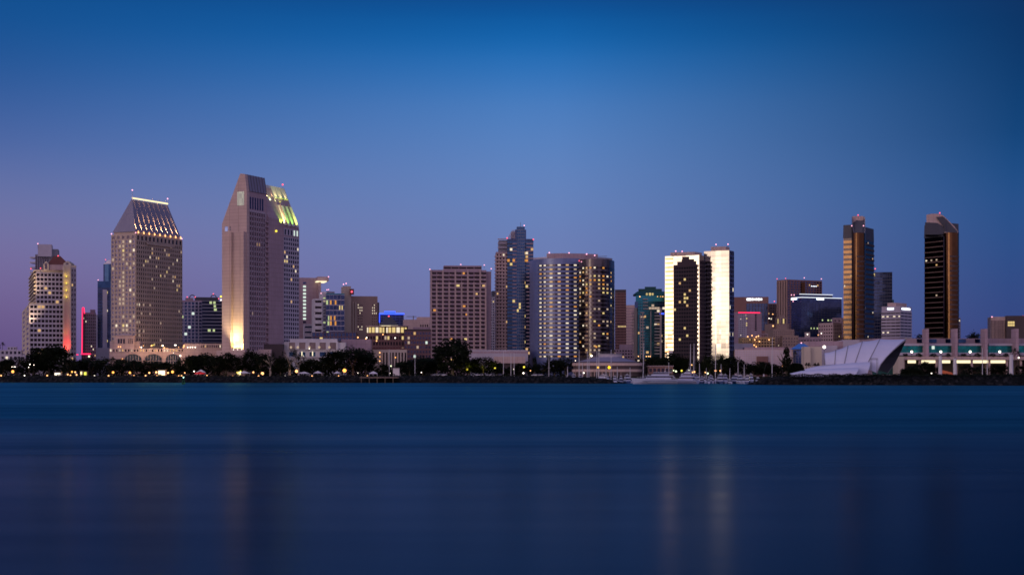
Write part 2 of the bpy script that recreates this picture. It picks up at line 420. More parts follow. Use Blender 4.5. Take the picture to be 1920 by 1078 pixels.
def spot(x, y, z, tx, ty, tz, power, color, angle, blend=0.6, size=0.2, parent=None):
    l = bpy.data.lights.new('spot', 'SPOT'); l.energy = power; l.color = color; l.spot_size = R(angle); l.spot_blend = blend; l.shadow_soft_size = size
    o = bpy.data.objects.new('floodlight', l); COL.objects.link(o)
    o.location = (x, y, z); o.rotation_euler = Vector((tx - x, ty - y, tz - z)).to_track_quat('-Z', 'Y').to_euler()
    if parent is not None:
        o.parent = parent; o.location = Vector((x, y, z)) - parent.location
    return o
ORD = ['first', 'second', 'third', 'fourth', 'fifth', 'sixth', 'seventh', 'eighth', 'ninth', 'tenth', 'eleventh', 'twelfth', 'thirteenth', 'fourteenth', 'fifteenth', 'sixteenth', 'seventeenth', 'eighteenth', 'nineteenth', 'twentieth']

# ------------------------------------------------------------------ water, ground, banks
wm = bpy.data.materials.new('bay_water'); wm.use_nodes = True; t = wm.node_tree; t.nodes.clear()
geo = t.nodes.new('ShaderNodeNewGeometry'); sp = t.nodes.new('ShaderNodeSeparateXYZ'); t.links.new(geo.outputs['Position'], sp.inputs[0])
def wnoise(sx_, sy_, det):
    mp = t.nodes.new('ShaderNodeMapping'); mp.inputs['Scale'].default_value = (sx_, sy_, 1); t.links.new(geo.outputs['Position'], mp.inputs[0])
    n_ = t.nodes.new('ShaderNodeTexNoise'); n_.inputs['Scale'].default_value = 1; n_.inputs['Detail'].default_value = det; t.links.new(mp.outputs[0], n_.inputs['Vector']); return n_.outputs[0]
n1 = wnoise(0.006, 0.03, 4); n2 = wnoise(0.015, 0.22, 4); n3 = wnoise(0.004, 0.012, 3)
# calm water near the viewer, wind-ruffled beyond about 130 m
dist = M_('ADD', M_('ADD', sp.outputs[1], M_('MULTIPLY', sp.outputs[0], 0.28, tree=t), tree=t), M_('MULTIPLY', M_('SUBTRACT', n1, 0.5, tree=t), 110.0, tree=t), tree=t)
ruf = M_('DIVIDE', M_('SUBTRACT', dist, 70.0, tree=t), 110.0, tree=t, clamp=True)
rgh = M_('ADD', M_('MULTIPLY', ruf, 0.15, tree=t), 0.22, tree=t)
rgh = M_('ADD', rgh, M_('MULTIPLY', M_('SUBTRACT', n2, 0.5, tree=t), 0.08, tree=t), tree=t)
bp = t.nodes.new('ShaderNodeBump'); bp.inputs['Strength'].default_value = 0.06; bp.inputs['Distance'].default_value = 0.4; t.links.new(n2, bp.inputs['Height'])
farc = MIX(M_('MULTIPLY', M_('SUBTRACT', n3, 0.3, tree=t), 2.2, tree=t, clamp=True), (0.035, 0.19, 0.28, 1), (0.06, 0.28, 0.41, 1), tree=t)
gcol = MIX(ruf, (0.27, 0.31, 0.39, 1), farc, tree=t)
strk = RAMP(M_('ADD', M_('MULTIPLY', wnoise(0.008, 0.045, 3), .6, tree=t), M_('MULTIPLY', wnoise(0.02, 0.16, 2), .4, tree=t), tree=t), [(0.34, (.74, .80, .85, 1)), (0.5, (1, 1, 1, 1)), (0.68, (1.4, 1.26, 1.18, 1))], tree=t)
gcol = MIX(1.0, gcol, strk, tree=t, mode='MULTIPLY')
gl = t.nodes.new('ShaderNodeBsdfGlossy'); gl.distribution = 'GGX'; t.links.new(gcol, gl.inputs['Color']); t.links.new(rgh, gl.inputs['Roughness']); t.links.new(bp.outputs[0], gl.inputs['Normal'])
df = t.nodes.new('ShaderNodeBsdfDiffuse'); df.inputs['Color'].default_value = (0.0, 0.008, 0.022, 1)
fz = t.nodes.new('ShaderNodeFresnel'); fz.inputs['IOR'].default_value = 1.33
mx = t.nodes.new('ShaderNodeMixShader'); t.links.new(fz.outputs[0], mx.inputs[0]); t.links.new(df.outputs[0], mx.inputs[1]); t.links.new(gl.outputs[0], mx.inputs[2])
ow = t.nodes.new('ShaderNodeOutputMaterial'); t.links.new(mx.outputs[0], ow.inputs[0])
m = MB(); m.add([(-9000, -3000, 0), (9000, -3000, 0), (9000, 1400, 0), (-9000, 1400, 0)], [(0, 1, 2, 3)])
structure('water', m, wm)

gm = wallmat('ground_grass_and_paving', (0.025, 0.028, 0.022), 0.95, 0.35, 0.05, spec=0.05)
shore = [(-900, 1010), (0, 1000), (700, 960), (1000, 925), (1034, 925), (1034, 990), (1490, 990), (1490, 800), (1920, 745), (2700, 720)]
sp_ = [pt(a, d) for a, d in shore]
m = MB(); far = [Vector((9000, sp_[-1].y)), Vector((9000, 12000)), Vector((-9000, 12000)), Vector((-9000, sp_[0].y))]
m.prism([(q.x, q.y) for q in sp_ + far], 0.4, GZ)
structure('ground', m, gm)

rm = bpy.data.materials.new('riprap_boulders'); rm.use_nodes = True; t = rm.node_tree; p = t.nodes['Principled BSDF']
vo = t.nodes.new('ShaderNodeTexVoronoi'); vo.inputs['Scale'].default_value = 0.7
tcn = t.nodes.new('ShaderNodeTexCoord'); t.links.new(tcn.outputs['Object'], vo.inputs['Vector'])
t.links.new(RAMP(vo.outputs['Color'], [(0, (0.003, 0.004, 0.005, 1)), (0.6, (0.010, 0.011, 0.013, 1)), (1, (0.035, 0.035, 0.037, 1))], tree=t, interp='LINEAR'), p.inputs['Base Color'])
p.inputs['Roughness'].default_value = 0.95; p.inputs['Specular IOR Level'].default_value = 0.05
def bank(name, line, hts, width, step=1.4, inner=6.0, seed=3):
    """a sloping boulder bank: line of waterline points, crest heights per point"""
    rng = random.Random(seed); m = MB(); rings = []
    for k in range(len(line) - 1):
        a, b = line[k], line[k + 1]; L = (b - a).length; u = (b - a) / L; nrm = Vector((-u.y, u.x))
        ns = max(1, int(L / step))
        for i in range(ns + (k == len(line) - 2)):
            f = i / ns; q = a + (b - a) * f; h = hts[k] + (hts[k + 1] - hts[k]) * f; w = width * min(1, h / 3 + .15); r = []
            for j, (o, zf) in enumerate([(-0.6, -0.3), (0.5, 0.12), (w * .3, .4), (w * .5, .62), (w * .75, .85), (w, 1.0), (w + inner * .5, 1.0), (w + inner, 0.55)]):
                jx = (rng.random() - .5) * .9; jz = (rng.random() - .5) * (1.0 if 0 < j < 6 else 0.25)
                r.append((q.x + nrm.x * o + u.x * jx, q.y + nrm.y * o + u.y * jx, max(-0.5, h * zf + jz * min(1, h / 2))))
            rings.append(r)
    m.loft([r[::-1] for r in rings]); return structure(name, m, rm)
bank('embankment', [pt(a, d) for a, d in [(-900, 1004), (0, 994), (700, 954), (1000, 905), (1100, 893), (1150, 889), (1172, 888)]], [4.3, 4.3, 4.3, 4.2, 3.6, 1.9, 0.1], 7.0, seed=3)
bank('embankment', [pt(a, d) for a, d in [(1396, 792), (1412, 788), (1450, 784), (1500, 778), (1920, 735), (2700, 710)]], [0.2, 2.6, 4.6, 5.1, 5.3, 5.3], 8.0, seed=5)
# promenade path and lawn strip
pm = wallmat('promenade_concrete', (0.20, 0.19, 0.18), 0.9)
m = MB(); a = [pt(q, d + 16) for q, d in shore[:4]]; b = [pt(q, d + 22) for q, d in shore[:4]]
m.add([(q.x, q.y, GZ + .02) for q in a] + [(q.x, q.y, GZ + .02) for q in b], [(i, i + 1, 5 + i, 4 + i) for i in range(3)])
structure('promenade', m, pm)
m = MB(); m.add([(-4000, 1064, GZ + .02), (wx(1500, 1064), 1064, GZ + .02), (wx(1500, 1076), 1076, GZ + .02), (-4000, 1076, GZ + .02)], [(0, 1, 2, 3)])
structure('harbour_road', m, wallmat('asphalt', (0.05, 0.05, 0.05), 0.9))
# ================================================================== BUILDINGS, left to right
# low white condominium at the left edge
fp = rect(-30, -30, 40, 1090, 14, 16)
b = Bld('apartment_building', 'low white apartment block at the far left edge beside the beige condominium tower', cen(fp), 1)
z = wz(676, 1090); z = wz(656, 1090); b.mass(fp, GZ, z, C_LILAC)
b.fac(fp[0], fp[1], 8, z, 9, 4, .6, .55, .06, [L_WHITE, L_WARM], wall=C_LILAC)
f2 = sub(fp, .62, .86, .1, .7); b.mass(f2, z, wz(650, 1090), C_LILAC)
b.fac(f2[0], f2[1], z, wz(650, 1090), 3, 1, .5, .5, 0, wall=C_LILAC)
b.done()
fp = rect(38, 38, 82, 1086, 14, 14)
b = Bld('apartment_building', 'low terrace of white flats between the left edge and the large round tree', cen(fp), 2)
z = wz(666, 1086); b.mass(fp, GZ, z, C_LILAC); b.fac(fp[0], fp[1], 7, z, 5, 3, .8, .5, .05, wall=C_LILAC); b.done()

# back condo tower with vertical strips
fp = rect(66, 66, 92, 1220, 14, 18)
b = Bld('condominium_tower', 'grey tower with vertical ribs and a boxed top rising behind the beige gabled tower', cen(fp), 3)
z = wz(477, 1220); b.mass(fp, GZ, z, C_GREY); b.fac(fp[0], fp[1], wz(560, 1220), z - 1, 6, 1, .6, .98, 0, wall=C_GREY, wpart='window')
f2 = rect(71, 71, 97, 1216, 14, 16); b.mass(f2, z - 2, wz(458, 1216), C_LILAC, 'penthouse'); 
f3 = rect(92, 92, 109, 1222, 14, 18); b.mass(f3, GZ, wz(467, 1222), C_GREY)
mb = b.mb('balcony', C_LILAC)
for i in range(7):
    z0 = wz(484 + i * 9.4, 1218); q = fp[0]; mb.prism([q + Vector((-4.2, -1)), q + Vector((0.5, -1.6)), q + Vector((.5, 8)), q + Vector((-4.2, 8))], z0, z0 + 1.1)
b.beacon(71, 457, 1216); b.done()

# beige gabled condo tower
b = Bld('condominium_tower', 'beige gabled condominium tower with dark red hip roof and a red-lit foot', pt(92, 1140), 4)
def lp(i, j, r): return L_WARM if r.random() < .05 else None
fa = rect(57, 68, 118, 1140, 20); za = wz(506, 1140); b.mass(fa, GZ, za, C_BEIGE)
b.fac(fa[0], fa[1], 8, za - 2, 7, 22, .74, .6, lp, wall=C_LILAC, dark=G_SMOKE)
c0 = fb0 = pt(50, 1128)
for zz_ in (60, 40): spot(wx(50, 1128), 1128, zz_, wx(63, 1142), 1142, zz_ + 22, 26000, (1, .72, .40), 70, 1, .5, b.e)
b.fac(fa[3], fa[0], wz(575, 1140), za - 2, 1, 8, .7, .55, .2, wall=C_BEIGE)
mb = b.mb('balcony', C_BEIGE)
u = (fa[0] - fa[3]).normalized(); n = Vector((u.y, -u.x)); L = (fa[0] - fa[3]).length
for i in range(22):
    z0 = wz(508 + i * 7.2, 1140); mb.ebox(fa[3], u, n, 0.3, L - .3, 0, 1.7, z0, z0 + 1.0)
ur = (fa[1] - fa[0]).normalized()
fb = rect(42, 56, 119, 1136, 20); zb = wz(568, 1136); b.mass(fb, GZ, zb, C_BEIGE)
b.fac(fb[0], fb[1], 8, zb - 1, 9, 14, .78, .58, lp, wall=C_LILAC, dark=G_SMOKE)
b.fac(fb[3], fb[0], 8, zb - 1, 2, 13, .5, .5, .05, wall=C_BEIGE)
fc = rect(119, 119, 143, 1138, 18, 20); zc = wz(497, 1138); b.mass(fc, GZ, zc, C_BEIGE)
b.fac(fc[0], fc[1], 8, zc - 2, 2, 21, .5, .5, .02, wall=C_LILAC, u0=5.5)
# projecting bay with the lit strip
bay = rect(118, 118, 133, 1133, 18, 8); zbay = wz(499, 1133); b.mass(bay, GZ, zbay, C_BEIGE, 'bay')
uu = (bay[1] - bay[0]).normalized(); nn = Vector((uu.y, -uu.x)); LL = (bay[1] - bay[0]).length
mb = b.mb('bay', C_BEIGE); mb.ebox(bay[0], uu, nn, 0, 1.2, 0, 1.3, 8, zbay); mb.ebox(bay[0], uu, nn, LL - 1.2, LL, 0, 1.3, 8, zbay)
gp = bay[0] + uu * (LL / 2)
for yy in (518, 531, 544, 557):
    b.light(gp.x, gp.y - 1.2, wz(yy, 1132), E_YELLOW, .5)
    l = bpy.data.lights.new('wall_lamp', 'POINT'); l.energy = 160; l.color = (1, .7, .12); l.shadow_soft_size = .5
    lo = bpy.data.objects.new('wall_lamp', l); COL.objects.link(lo); lo.parent = b.e; lo.location = Vector((gp.x, gp.y - 2.4, wz(yy, 1132) + 1)) - b.o
spot(gp.x, gp.y - 3.2, wz(672, 1132), gp.x, gp.y + .5, wz(600, 1132), 60000, (1, .06, .04), 50, .8, .4, b.e)
spot(gp.x, gp.y - 3.0, wz(640, 1132), gp.x, gp.y + .3, wz(575, 1132), 2500, (1, .55, .12), 50, .8, .4, b.e)
# gables and hip roof
def gable(px0, px1, d, y0, y1, y2):
    mb = b.mb('gable', C_BEIGE); a, c = wx(px0, d), wx(px1, d); mm = (a + c) / 2
    vs = [(a, d, wz(y0, d)), (c, d, wz(y0, d)), (c, d, wz(y1, d)), (mm, d, wz(y2, d)), (a, d, wz(y1, d))]
    vs += [(x_, y_ + 9, z_) for x_, y_, z_ in vs]
    mb.add(vs, [(0, 1, 2, 3, 4), (9, 8, 7, 6, 5), (0, 5, 6, 1), (1, 6, 7, 2), (2, 7, 8, 3), (3, 8, 9, 4), (4, 9, 5, 0)])
    mb = b.mb('gable_window', G_DARK); mb.add([(mm - 1, d - .1, wz(y0, d) + 1), (mm + 1, d - .1, wz(y0, d) + 1), (mm + 1, d - .1, wz(y1, d) + .6), (mm - 1, d - .1, wz(y1, d) + .6)], [(0, 1, 2, 3)])
gable(81.5, 91, 1141, 507, 495, 490); gable(119, 133, 1139.5, 499, 494, 489)
rp = [pt(88, 1142), pt(130, 1144), pt(131, 1160), pt(88, 1160)]
b.mass(rp, za, wz(496, 1142), C_PURP)
b.mass(rp, wz(496, 1142), wz(480, 1150), C_REDROOF, 'roof', [pt(101, 1150), pt(113, 1150), pt(113, 1152), pt(101, 1152)])
b.beacon(109, 480, 1150, E_RED, .7, 1); b.beacon(58, 504, 1140, E_RED, .6, 1); b.beacon(76, 503, 1140, E_RED, .6, 1)
b.done()

# red neon slab
fp = rect(156, 156, 180, 1260, 16, 20)
b = Bld('hotel_building', 'reddish slab building with a tall thin red neon outline on its left edge', cen(fp), 5)
z = wz(586, 1260); b.mass(fp, GZ, z, C_PURP); b.mass(sub(fp, .55, .95, .1, .8), z, wz(580, 1260), C_PURP)
b.fac(fp[0], fp[1], 12, z - 1, 7, 17, .5, .5, .05, [L_WARM, L_WHITE], dark=G_SMOKE, wall=C_PURP, pier=.2, span=.15)
mb = b.mb('neon_outline', E_REDNEON)
P3 = lambda px, y, d=1256: (wx(px, d), d, wz(y, d))
mb.tube(P3(153.8, 663), P3(154.6, 577), .45); mb.tube(P3(154.6, 577), P3(157.4, 577), .4); mb.tube(P3(157.4, 577), P3(158.5, 588), .4); mb.tube(P3(152, 663.5), P3(170, 663.5), .5); mb.tube(P3(141, 664.8), P3(147, 664.8), .35)
mb = b.mb('neon_frame', C_DGREY); mb.tube(P3(154.2, 690, 1256.8), P3(155, 578, 1256.8), .8); mb.tube(P3(158, 690, 1257), P3(158.6, 588, 1257), .5)
b.done()

# blue glass towers behind the hotel
fp = rect(183, 183, 207, 1330, 14, 24)
b = Bld('office_tower', 'dark blue glass tower with a pale stone fin left of the tan hotel', cen(fp), 6)
z = wz(527, 1330); b.mass(fp, GZ, z, G_BLUE)
b.fac(fp[0], fp[1], 12, z - 6, 5, 26, .86, .8, .03, [L_COOL, L_YEL, L_WHITE], dark=G_NAVY, wall=C_DGREY, wname='mullion', pier=.15, span=.12, pane=True)
mb = b.mb('fin', C_LILAC); uu = (fp[1] - fp[0]).normalized(); nn = Vector((uu.y, -uu.x)); mb.ebox(fp[0], uu, nn, 4.4, 8.2, 0, 2, GZ, wz(543, 1330))
b.mass(rect(176, 176, 206, 1320, 14, 20), GZ, wz(652, 1320), C_LILAC, 'plinth')
mb = b.mb('pilaster', C_LILAC); mb.tube(P3(181, 690, 1326), P3(181, 590, 1326), 1.0)
b.beacon(184, 525, 1330, r=.5, pole=1)
b.done()
b = Bld('office_tower', 'blue glass tower with a rounded white crown peeping out left of the tan hotel', pt(203, 1420), 7)
c = circle(wx(207, 1432), 1432, 6.6, 20); b.mass(c, GZ, wz(494, 1420), G_BLUE, 'glass_shaft')
b.mass(c, wz(494, 1420), wz(486, 1420), C_WHITE, 'crown', [q * 1 for q in circle(wx(208, 1432), 1432, 2.6, 20)])
b.beacon(198, 487, 1426, E_RED, .6, 1); b.done()

# ---------------- the tan hotel tower with the floodlit hip roof
fp = rect(209, 254.5, 341, 1100, 65)
b = Bld('hotel_tower', 'tan hotel tower with floodlit blue-grey hip roof and a lit ridge', cen(fp), 8)
N0 = fp[0]; r_ = (fp[1] - fp[0]).normalized(); l_ = (fp[3] - fp[0]).normalized(); L1 = (fp[1] - fp[0]).length; L2 = (fp[3] - fp[0]).length
z = wz(438, 1100); b.mass(fp, GZ, z, C_TAN)
def lr(i, j, r): return r.choice([L_WHITE, L_YEL, L_WARM]) if r.random() < .022 else (L_DIM if r.random() < .06 else None)
b.fac(fp[0], fp[1], 26, z - 5, 22, 24, .55, .58, lr, wall=C_TAN, pier=.5, span=.3)
b.fac(fp[0], fp[1], z - 5, z - .8, 12, 1, .5, .75, 0, wall=C_TAN, pier=.5, span=.5, wpart='attic_window')
mb = b.mb('cornice', C_TAN); nn = Vector((r_.y, -r_.x)); mb.ebox(fp[0], r_, nn, 12, L1 - 12, 0, 1.2, z - 7.2, z - 5.6)
def ll(i, j, r): return (L_YEL if r.random() < .10 else (L_DIM if r.random() < .6 else None)) if i == 3 else (L_WHITE if r.random() < .05 else (L_DIM if r.random() < .12 else None))
b.fac(fp[3], fp[0], 30, z - 4, 7, 23, .6, .6, ll, dark=G_BLUEW, wall=C_TAN, pier=.4, span=.25)
b.fac(fp[3], fp[0], z - 4, z - .8, 5, 1, .55, .7, 0, wall=C_TAN, wpart='attic_window')
A = lambda u_, v_: N0 + r_ * u_ + l_ * v_
eave = [A(-.3, -.3), A(L1 + .3, -.3), A(L1 + .3, L2 + .3), A(-.3, L2 + .3)]
ef = [A(1.2, 1.2), A(L1 - 1.2, 1.2), A(L1 - 1.2, L2 - 1.2), A(1.2, L2 - 1.2)]
b.mass(ef, z, z + 1.6, C_TAN, 'parapet')
er = [A(.4, .8), A(L1 - .4, .8), A(L1 - .4, L2 - .6), A(.4, L2 - .6)]
zr = wz(374, 1112); rd = [A(9.3, L2 / 2 - .5), A(51, L2 / 2 - .5), A(51, L2 / 2 + .5), A(9.3, L2 / 2 + .5)]
b.mass(er, z + 1.6, zr, C_METROOF, 'roof', rd)
mb = b.mb('ridge_light', glow('ridge_tube_light', (1, .80, .40), 1.6, 0, True)); q0, q1 = rd[0], rd[1]; mb.tube((q0.x, q0.y, zr + 1.1), (q1.x, q1.y, zr + 1.1), .55)
mb = b.mb('ridge_finial', C_FRAME)
for i in range(17): q = q0 + (q1 - q0) * (i / 16); mb.tube((q.x, q.y, zr), (q.x, q.y, zr + (3.0 if i % 3 else 3.8)), .1)
for q, hh in ((q0, 7), (q1, 5)): mb.tube((q.x, q.y, zr), (q.x, q.y, zr + hh), .25, .1); b.light(q.x, q.y, zr + hh, E_PINKW, .5, 'beacon')
for i in range(9):
    f = .04 + i / 8 * .92; q = A(L1 * f, -.7)
    b.light(q.x, q.y, z + .9, E_WARM, .6, 'eave_lamp')
    qq = A(L1 * f + 1.2, .4); b.light(qq.x, qq.y, z + 2.0, E_WARM, .35, 'eave_lamp')
    tq = A(L1 * f * .92 + 2, 6.5)
    spot(q.x + .3, q.y - .5, z + 1.9, tq.x, tq.y, z + 8.5, 34000, (1, .52, .17), 19, 1, .15, b.e); tq = A(L1 * f * .9 + 2.4, 7.5); spot(q.x + .3, q.y - .7, z + 2.4, tq.x, tq.y, z + 21, 150000, (1, .50, .16), 7.5, 1, .1, b.e); spot(q.x + .3, q.y - .6, z + 2.2, tq.x, tq.y, z + 16, 110000, (1, .50, .16), 9.5, 1, .1, b.e); spot(q.x + .3, q.y - .6, z + 2.1, tq.x, tq.y, z + 12, 70000, (1, .50, .16), 12.5, 1, .1, b.e)
for q in (A(0, 0), A(L1, 0), A(0, L2)): b.light(q.x, q.y, z + .6, E_PINKW, .45, 'beacon')
b.done()

# podium of the hotel
b = Bld('hotel_podium', 'long pink hotel podium with three arched windows and a lamp-lit terrace', pt(310, 1082), 9)
f1 = rect(205, 205, 350, 1080, 8, 26); z1 = wz(653, 1080); b.mass(f1, GZ, z1, C_PINK)
uu = (f1[1] - f1[0]).normalized(); nn = Vector((uu.y, -uu.x)); L = (f1[1] - f1[0]).length
f2 = rect(345, 345, 418, 1086, 8, 22); z2 = wz(644, 1086); b.mass(f2, GZ, z2, C_PINK)
b.fac(f2[0], f2[1], wz(652, 1086), z2 - .8, 12, 1, .5, .8, .2, [L_WARM, L_WHITE], dark=G_SMOKE, wall=C_PINK, u0=12, pier=.3, span=.3)
f0 = rect(206, 206, 262, 1084, 8, 20); z0 = wz(640, 1084); b.mass(f0, z1, z0, C_PINK)
f3 = rect(215, 215, 252, 1082, 8, 12); z3 = wz(629, 1082); b.mass(f3, z1, z3, C_PINK); b.mass(grow(f3, 1.06), z3, wz(625, 1082), C_PINK, 'roof', [cen(f3) + (q - cen(f3)) * .2 for q in f3])
b.fac(f3[0], f3[1], wz(645, 1082), wz(634, 1082), 3, 1, .7, .8, 0, wall=C_PINK, u0=2, u1=7.5); b.fac(f3[0], f3[1], wz(645, 1082), wz(634, 1082), 3, 1, .5, .8, 0, wall=C_PINK, u0=9.5, u1=13)
b.fac(f1[0], f1[1], wz(660, 1080), wz(653.5, 1080), 26, 1, .45, .7, .35, [L_WARM, L_DIM, L_WHITE], dark=G_SMOKE, wall=C_PINK, pier=.35, span=.25)
archg = glass('dim_green_arch_glass', (.10, .13, .12), .2)
for c0, c1 in ((234, 265), (272, 303), (311, 338)):
    ua = (c0 - 205) / 145 * L; ub = (c1 - 205) / 145 * L; zb_ = wz(684, 1078); zt = wz(663, 1078)
    q = [f1[0] + uu * ua, f1[0] + uu * ub]; vs = []
    K = 12
    for i in range(K + 1):
        f = i / K; pq = q[0] + (q[1] - q[0]) * f + nn * .5; vs.append((pq.x, pq.y, zb_)); vs.append((pq.x, pq.y, zt - 2.6 + 2.6 * math.sin(math.pi * f) ** .6))
    mb = MB(); mb.add(vs, [(2 * i, 2 * i + 2, 2 * i + 3, 2 * i + 1) for i in range(K)]); aw = b.part('arch_window', mb, archg)
    mb = MB()
    for i in range(K): mb.tube(Vector(vs[2 * i + 1]) + Vector((0, -.3, .1)), Vector(vs[2 * i + 3]) + Vector((0, -.3, .1)), .45, n=5)
    for i in range(1, 6): pq = q[0] + (q[1] - q[0]) * (i / 6) + nn * .7; mb.tube((pq.x, pq.y, zb_), (pq.x, pq.y, zt - 1.2), .14, n=4)
    mb.tube((q[0].x, q[0].y - .8, (zb_ + zt) / 2 - 1), (q[1].x, q[1].y - .8, (zb_ + zt) / 2 - 1), .15, n=4)
    mb.build('window_frame', C_PINK, aw, b.o)
for px, y, mt, r in [(217, 664, L_WHITE, .01)] + [(222, 650, E_WARM, .45), (226, 650, E_WARM, .5), (265, 651, E_WHITE, .6), (262, 651, E_WARM, .4), (269, 648, E_WARM, .4), (284, 648, E_WARM, .75), (287, 647, E_YELLOW, .5), (305, 648, E_WHITE, .75), (308, 652, E_WARM, .7), (303, 648, E_WARM, .5), (313, 653, E_WARM, .4), (328, 647, E_WHITE, .6), (330, 647, E_WHITE, .5), (345, 648, E_WARM, .7), (344, 651, E_WARM, .6), (352, 651, E_WHITE, .5), (357, 651, E_WHITE, .5), (361, 651, E_WHITE, .5), (366, 651, E_WHITE, .55), (335, 651, E_WARM, .4), (338, 667, E_WHITE, .8), (325, 662, E_WHITE, .4), (229.5, 673, E_WARM, .6)]:
    yd = 1080.6 + (px - 205) * .055 if 640 < y < 654 and px < 345 else (1079.2 + (px - 205) * .055 if px < 345 else 1085.5)
    if r > .1: b.light(wx(px, yd), yd, wz(y, yd), mt, r * .8, 'terrace_lamp')
for px in (266, 287, 306, 329):
    l = bpy.data.lights.new('terrace_lamp_light', 'POINT'); l.energy = 2600; l.color = (1, .6, .3); l.shadow_soft_size = 1
    lo = bpy.data.objects.new('terrace_lamp_light', l); COL.objects.link(lo); lo.parent = b.e; lo.location = Vector((wx(px, 1072), 1072, wz(648, 1072))) - b.o
b.done()

# office building with two arched roof frames
fp = rect(338, 338, 379, 1300, 14, 24)
b = Bld('office_building', 'blue-grey office block with two round arches on its roof between the two tall hotel towers', pt(378, 1300), 10)
z = wz(563, 1300); b.mass(fp, GZ, z, C_PURP)
b.fac(fp[0], fp[1], wz(642, 1300), z - 1, 6, 12, .72, .75, .12, [L_COOL, L_GREEN, L_WHITE], dark=G_NAVY, wall=C_LILAC, pier=.3, span=.3)
b.mass(sub(fp, .25, .6, .1, .6), z, wz(558, 1300), C_PURP)
f2 = rect(379, 379, 417, 1296, 14, 26); zz = wz(564, 1296); b.mass(f2, GZ, zz, G_NAVY, 'glass_block')
b.fac(f2[0], f2[1], wz(642, 1296), zz, 4, 12, .97, .72, lambda i, j, r: L_GREEN if (j in (9, 10, 11, 3) and 0 < i < 3 and r.random() < .8) else None, dark=G_NAVY, wall=C_GREY, pier=0, span=.25)
b.mass(rect(366, 366, 410, 1306, 14, 10), z, wz(557, 1306), C_DGREY, 'roof_house')
for px in (360.5, 400.5):
    mb = MB(); c0 = Vector((wx(px, 1298), 1298, wz(560, 1298))); pr = None
    for i in range(13):
        a = math.pi * i / 12; q = c0 + Vector((math.cos(a) * 2.6, 0, math.sin(a) * 3.2)); 
        if pr: mb.tube(pr, q, .42, n=5)
        pr = q
    b.part('roof_arch', mb, C_DGREY)
for px, y in ((341, 562), (351, 557), (366, 557), (400, 551), (410, 560)): b.beacon(px, y, 1297, E_RED, .6, .5)
b.light(wx(414.3, 1290), 1290, wz(556, 1290), E_YELLOW, .9, 'roof_lamp'); b.light(wx(414.3, 1290), 1290, wz(562.5, 1290), E_WHITE, .6, 'roof_lamp')
b.done()

# ---------------- the tallest hotel tower
fp = rect(417.5, 464, 561, 1050, 65)
b = Bld('hotel_tower', 'tallest tower, a pink slab with sloping top of green lit panels and a floodlit foot', cen(fp), 11)
N0 = fp[0]; r_ = (fp[1] - fp[0]).normalized(); l_ = (fp[3] - fp[0]).normalized(); nr = Vector((r_.y, -r_.x)); nl = -r_
L1 = (fp[1] - fp[0]).length; L2 = (fp[3] - fp[0]).length
A = lambda u_, v_: N0 + r_ * u_ + l_ * v_
def prof(mb, pts, ua, ub):      # extrude a (v, z) profile along the long axis
    n = len(pts); vs = []
    for u_ in (ua, ub):
        for v_, z_ in pts: q = A(u_, v_); vs.append((q.x, q.y, z_))
    mb.add(vs, [tuple(range(n - 1, -1, -1)), tuple(range(n, 2 * n))] + [(i, (i + 1) % n, n + (i + 1) % n, n + i) for i in range(n)])
z1 = 134.5; zt = 146.0; zs = 112.0
endp = [(0, GZ), (0, z1), (1.6, zt), (5.6, zt + .6), (L2, zs), (L2, GZ)]
prof(b.mb('end_wall', C_PINK), endp, -.8, 2.2)
prof(b.mb('wall', C_PURP), [(.7, GZ), (.7, z1 - 1), (4, zt - 2), (L2 - .6, zs - 1), (L2 - .6, GZ)], 2.2, 25)
prof(b.mb('roof', C_METROOF), [(.3, z1), (2.4, zt + .2), (6, zt + .2), (9, zt - 6), (9, z1)], 2.4, 24.6)
mb = b.mb('roof_rib', C_DGREY)
for i in range(7): q = A(3 + i * 3.5, .2); qq = A(3 + i * 3.5, 2.3); mb.tube((q.x, q.y, z1), (qq.x, qq.y, zt + .3), .22, n=4)
# dark window bay of section one
b.fac(fp[0], fp[1], 22, z1 - 14, 7, 28, .55, .62, lambda i, j, r: (L_WARM if (j == 21 and i in (3, 4)) else (L_DIM if r.random() < .01 else None)), dark=G_BLUEW, wall=C_PURP, u0=2.4, u1=22, pier=.1, span=.0, off=-.64)
mb = b.mb('wall', C_PURP)
mb2 = b.mb('pier', C_LILAC)
for i in range(8):
    a = 2.3 + i * 2.8; mb2.ebox(fp[0], r_, nr, a, a + .9, -.72, -.2, 22, z1 - 14)
for j in range(29): zz = 22 + (z1 - 36) * j / 28; mb2.ebox(fp[0], r_, nr, 2.3, 22, -.72, -.35, zz - .55, zz + .55)
b.fac(fp[0], fp[1], z1 - 13, z1 - 3.5, 6, 1, .5, .9, 0, dark=G_NAVY, u0=3, u1=21, off=-.62, wpart='tall_window')
